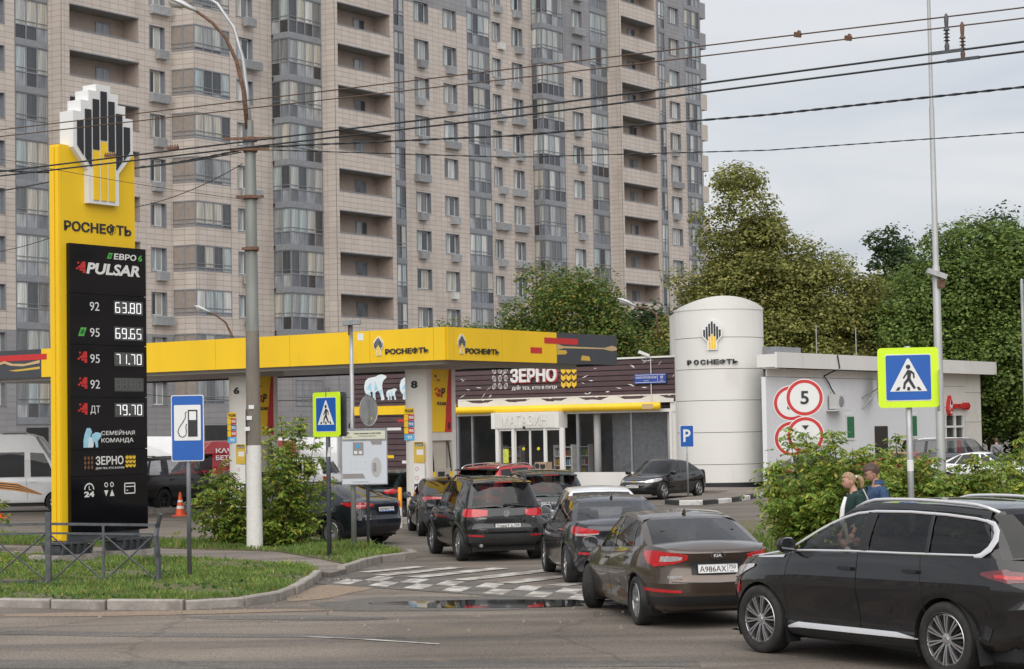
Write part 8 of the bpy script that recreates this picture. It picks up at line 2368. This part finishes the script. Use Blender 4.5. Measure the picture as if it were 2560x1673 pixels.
denim = mat('denim', (.035, .075, .155), .85, var=.3, scale=9, bump=.3); green_h = mat('green_fleece', (.010, .035, .030), .9, var=.2, scale=8); jeans = mat('jeans_dark', (.03, .04, .06), .9, var=.2)
W_ = rad(186)
o, hair, head, Rm, k = person((5.07, 30.0, GZ + .05), W_, 'woman with blonde ponytail in dark green hooded top', 1.71, green_h, jeans, hair_bl, True, .18, build=1.08)
b = MB(Rm); b.tube([(-.10, 0, .03), (-.15, 0, .035), (-.185, 0, .0), (-.195, 0, -.06), (-.18, 0, -.12), (-.16, 0, -.16)], [.022, .034, .042, .042, .03, .008], 12); b.build('ponytail', hair_bl, hair, True)
b = MB(Rm); b.lathe([(.024, -.01), (.03, 0), (.024, .01)], 12, 'x', (-.125, 0, .035)); b.build('hair_tie', sign_white, hair, True)
b = MB(); vs = []
for i in range(15):
    a = PI * .25 + (PI * 1.5) * i / 14
    for r_, z in ((.085, 1.49), (.125, 1.50), (.15, 1.44), (.13, 1.38)): vs.append(((-.045 + math.cos(a) * r_) * k, math.sin(a) * r_ * k * 1.05, (z - .03 * math.cos(a)) * k))
b.add(vs, [(i * 4 + q, i * 4 + q + 1, (i + 1) * 4 + q + 1, (i + 1) * 4 + q) for i in range(14) for q in range(3)]); b.build('hood', green_h, o, True)
b = MB(); b.tube([(.12, .0, 1.36), (.165, .0, 1.2), (.18, 0, 1.05), (.17, 0, .93)], [.03, .045, .05, .045], 10); b.build('white_shirt', sign_white, o, True)
b = MB(); b.tube([(-.09, .19, 1.48), (-.17, .2, 1.3), (-.18, .2, 1.05)], .008, 6); b.build('bag_strap', cream, o)
o, hair, head, Rm, k = person((5.52, 30.6, GZ + .03), rad(188), 'man with dark brown hair and glasses in blue denim jacket', 1.84, denim, jeans, hair_br, False, .38, build=1.15)
b = MB(Rm)
for sg in (1, -1):
    for i in range(10):
        a0, a1 = 2 * PI * i / 10, 2 * PI * (i + 1) / 10
        b.tube([(.106, sg * .032 + .022 * math.cos(a0), .008 + .018 * math.sin(a0)), (.106, sg * .032 + .022 * math.cos(a1), .008 + .018 * math.sin(a1))], .0025, 4)
    b.tube([(.104, sg * .055, .012), (.05, sg * .082, .012), (-.02, sg * .084, .008)], .0025, 4)
b.build('glasses', ink, head)
b = MB(); vs = []
for i in range(15):
    a = PI * .2 + (PI * 1.6) * i / 14
    for r_, z in ((.068, 1.48), (.070, 1.525), (.078, 1.52), (.105, 1.46)): vs.append(((-.025 + math.cos(a) * r_) * k, math.sin(a) * r_ * k, (z + .01) * k))
b.add(vs, [(i * 4 + q, i * 4 + q + 1, (i + 1) * 4 + q + 1, (i + 1) * 4 + q) for i in range(14) for q in range(3)]); b.build('collar', denim, o, True)
sj = mat('denim_seam', (.10, .16, .26), .8)
b = MB(); b.tube([(-.155, .2, 1.37), (-.165, .0, 1.36), (-.155, -.2, 1.37)], .005, 5); b.tube([(-.02, .235, 1.47), (-.03, .28, 1.37), (-.04, .26, 1.25)], .005, 5); b.build('seam', sj, o)
grey_t = mat('grey_tracksuit', (.24, .24, .25), .9, var=.12)
o, hair, head, Rm, k = person((20.0, 88.5, 0), rad(80), 'person in grey tracksuit with dark strap across the back, far right', 1.78, grey_t, grey_t, hair_br, False, .1, 'passers-by')
o.location = (23.6, 98.0, 0.0)
b = MB(); b.tube([(-.17, .18, 1.42), (-.19, .0, 1.28), (-.18, -.17, 1.1)], .022, 6); b.build('strap', ink, o)
# driver of the near SUV with a sheet of paper
dr = empty('person', (0, 0, 0), 0, 'driver in pale top reading a paper inside the near SUV', 'person')
bpy.context.view_layer.update()
dr.matrix_world = near.root.matrix_world @ Matrix.Translation((.0, .42, .52))
pale = mat('pale_top', (.52, .47, .42), .85, var=.1)
skinned('body', [((0, 0, .1), .13), ((-.06, 0, .35), .15), ((-.08, 0, .55), .09), ((-.06, 0, .68), .06), ((-.05, .17, .5), .065), ((.16, .24, .46), .055), ((.44, .12, .68), .04), ((-.05, -.17, .5), .065), ((.16, -.24, .46), .055), ((.44, -.12, .68), .04)], [(0, 1), (1, 2), (2, 3), (1, 4), (4, 5), (5, 6), (1, 7), (7, 8), (8, 9)], pale, dr, 2)
b = MB(Matrix.Translation((-.04, 0, .82)) @ Ry(.25).to_4x4()); head_mesh(b, (0, 0, 0)); hd = b.build('head', skin_m, dr, True)
b = MB(Matrix.Translation((-.04, 0, .82)) @ Ry(.25).to_4x4()); hair_shell(b, (0, 0, 0), .42, -.3, 1.0, .014, 8); b.build('hair', hair_br, dr, True)
for sg in (1, -1):
    b = MB(); w = Vector((.45, sg * .12, .69))
    b.box(tuple(w + Vector((.03, 0, .02))), (.08, .03, .07), R=Ry(.5))
    for i in range(4): b.tube([w + Vector((.06, 0, .045 - i * .018)), w + Vector((.09, -sg * .015, .05 - i * .018)), w + Vector((.085, -sg * .045, .05 - i * .018))], [.009, .009, .007], 6)
    b.tube([w + Vector((.03, 0, .05)), w + Vector((.06, -sg * .02, .07)), w + Vector((.075, -sg * .04, .065))], [.010, .010, .008], 6)
    b.build('hand', skin_m, dr, True)
pp = empty('paper_sheet', (0, 0, 0), 0, 'pale green printed sheet held up by the SUV driver', 'paper')
pp.matrix_world = dr.matrix_world @ Matrix.Translation((.54, .02, .80)) @ Rz(.75).to_4x4() @ Ry(.15).to_4x4()
MB().bb(-.002, .002, -.16, .16, -.09, .13).build('sheet', mat('paper_green', (.58, .62, .42), .8, var=.12, scale=40), pp)
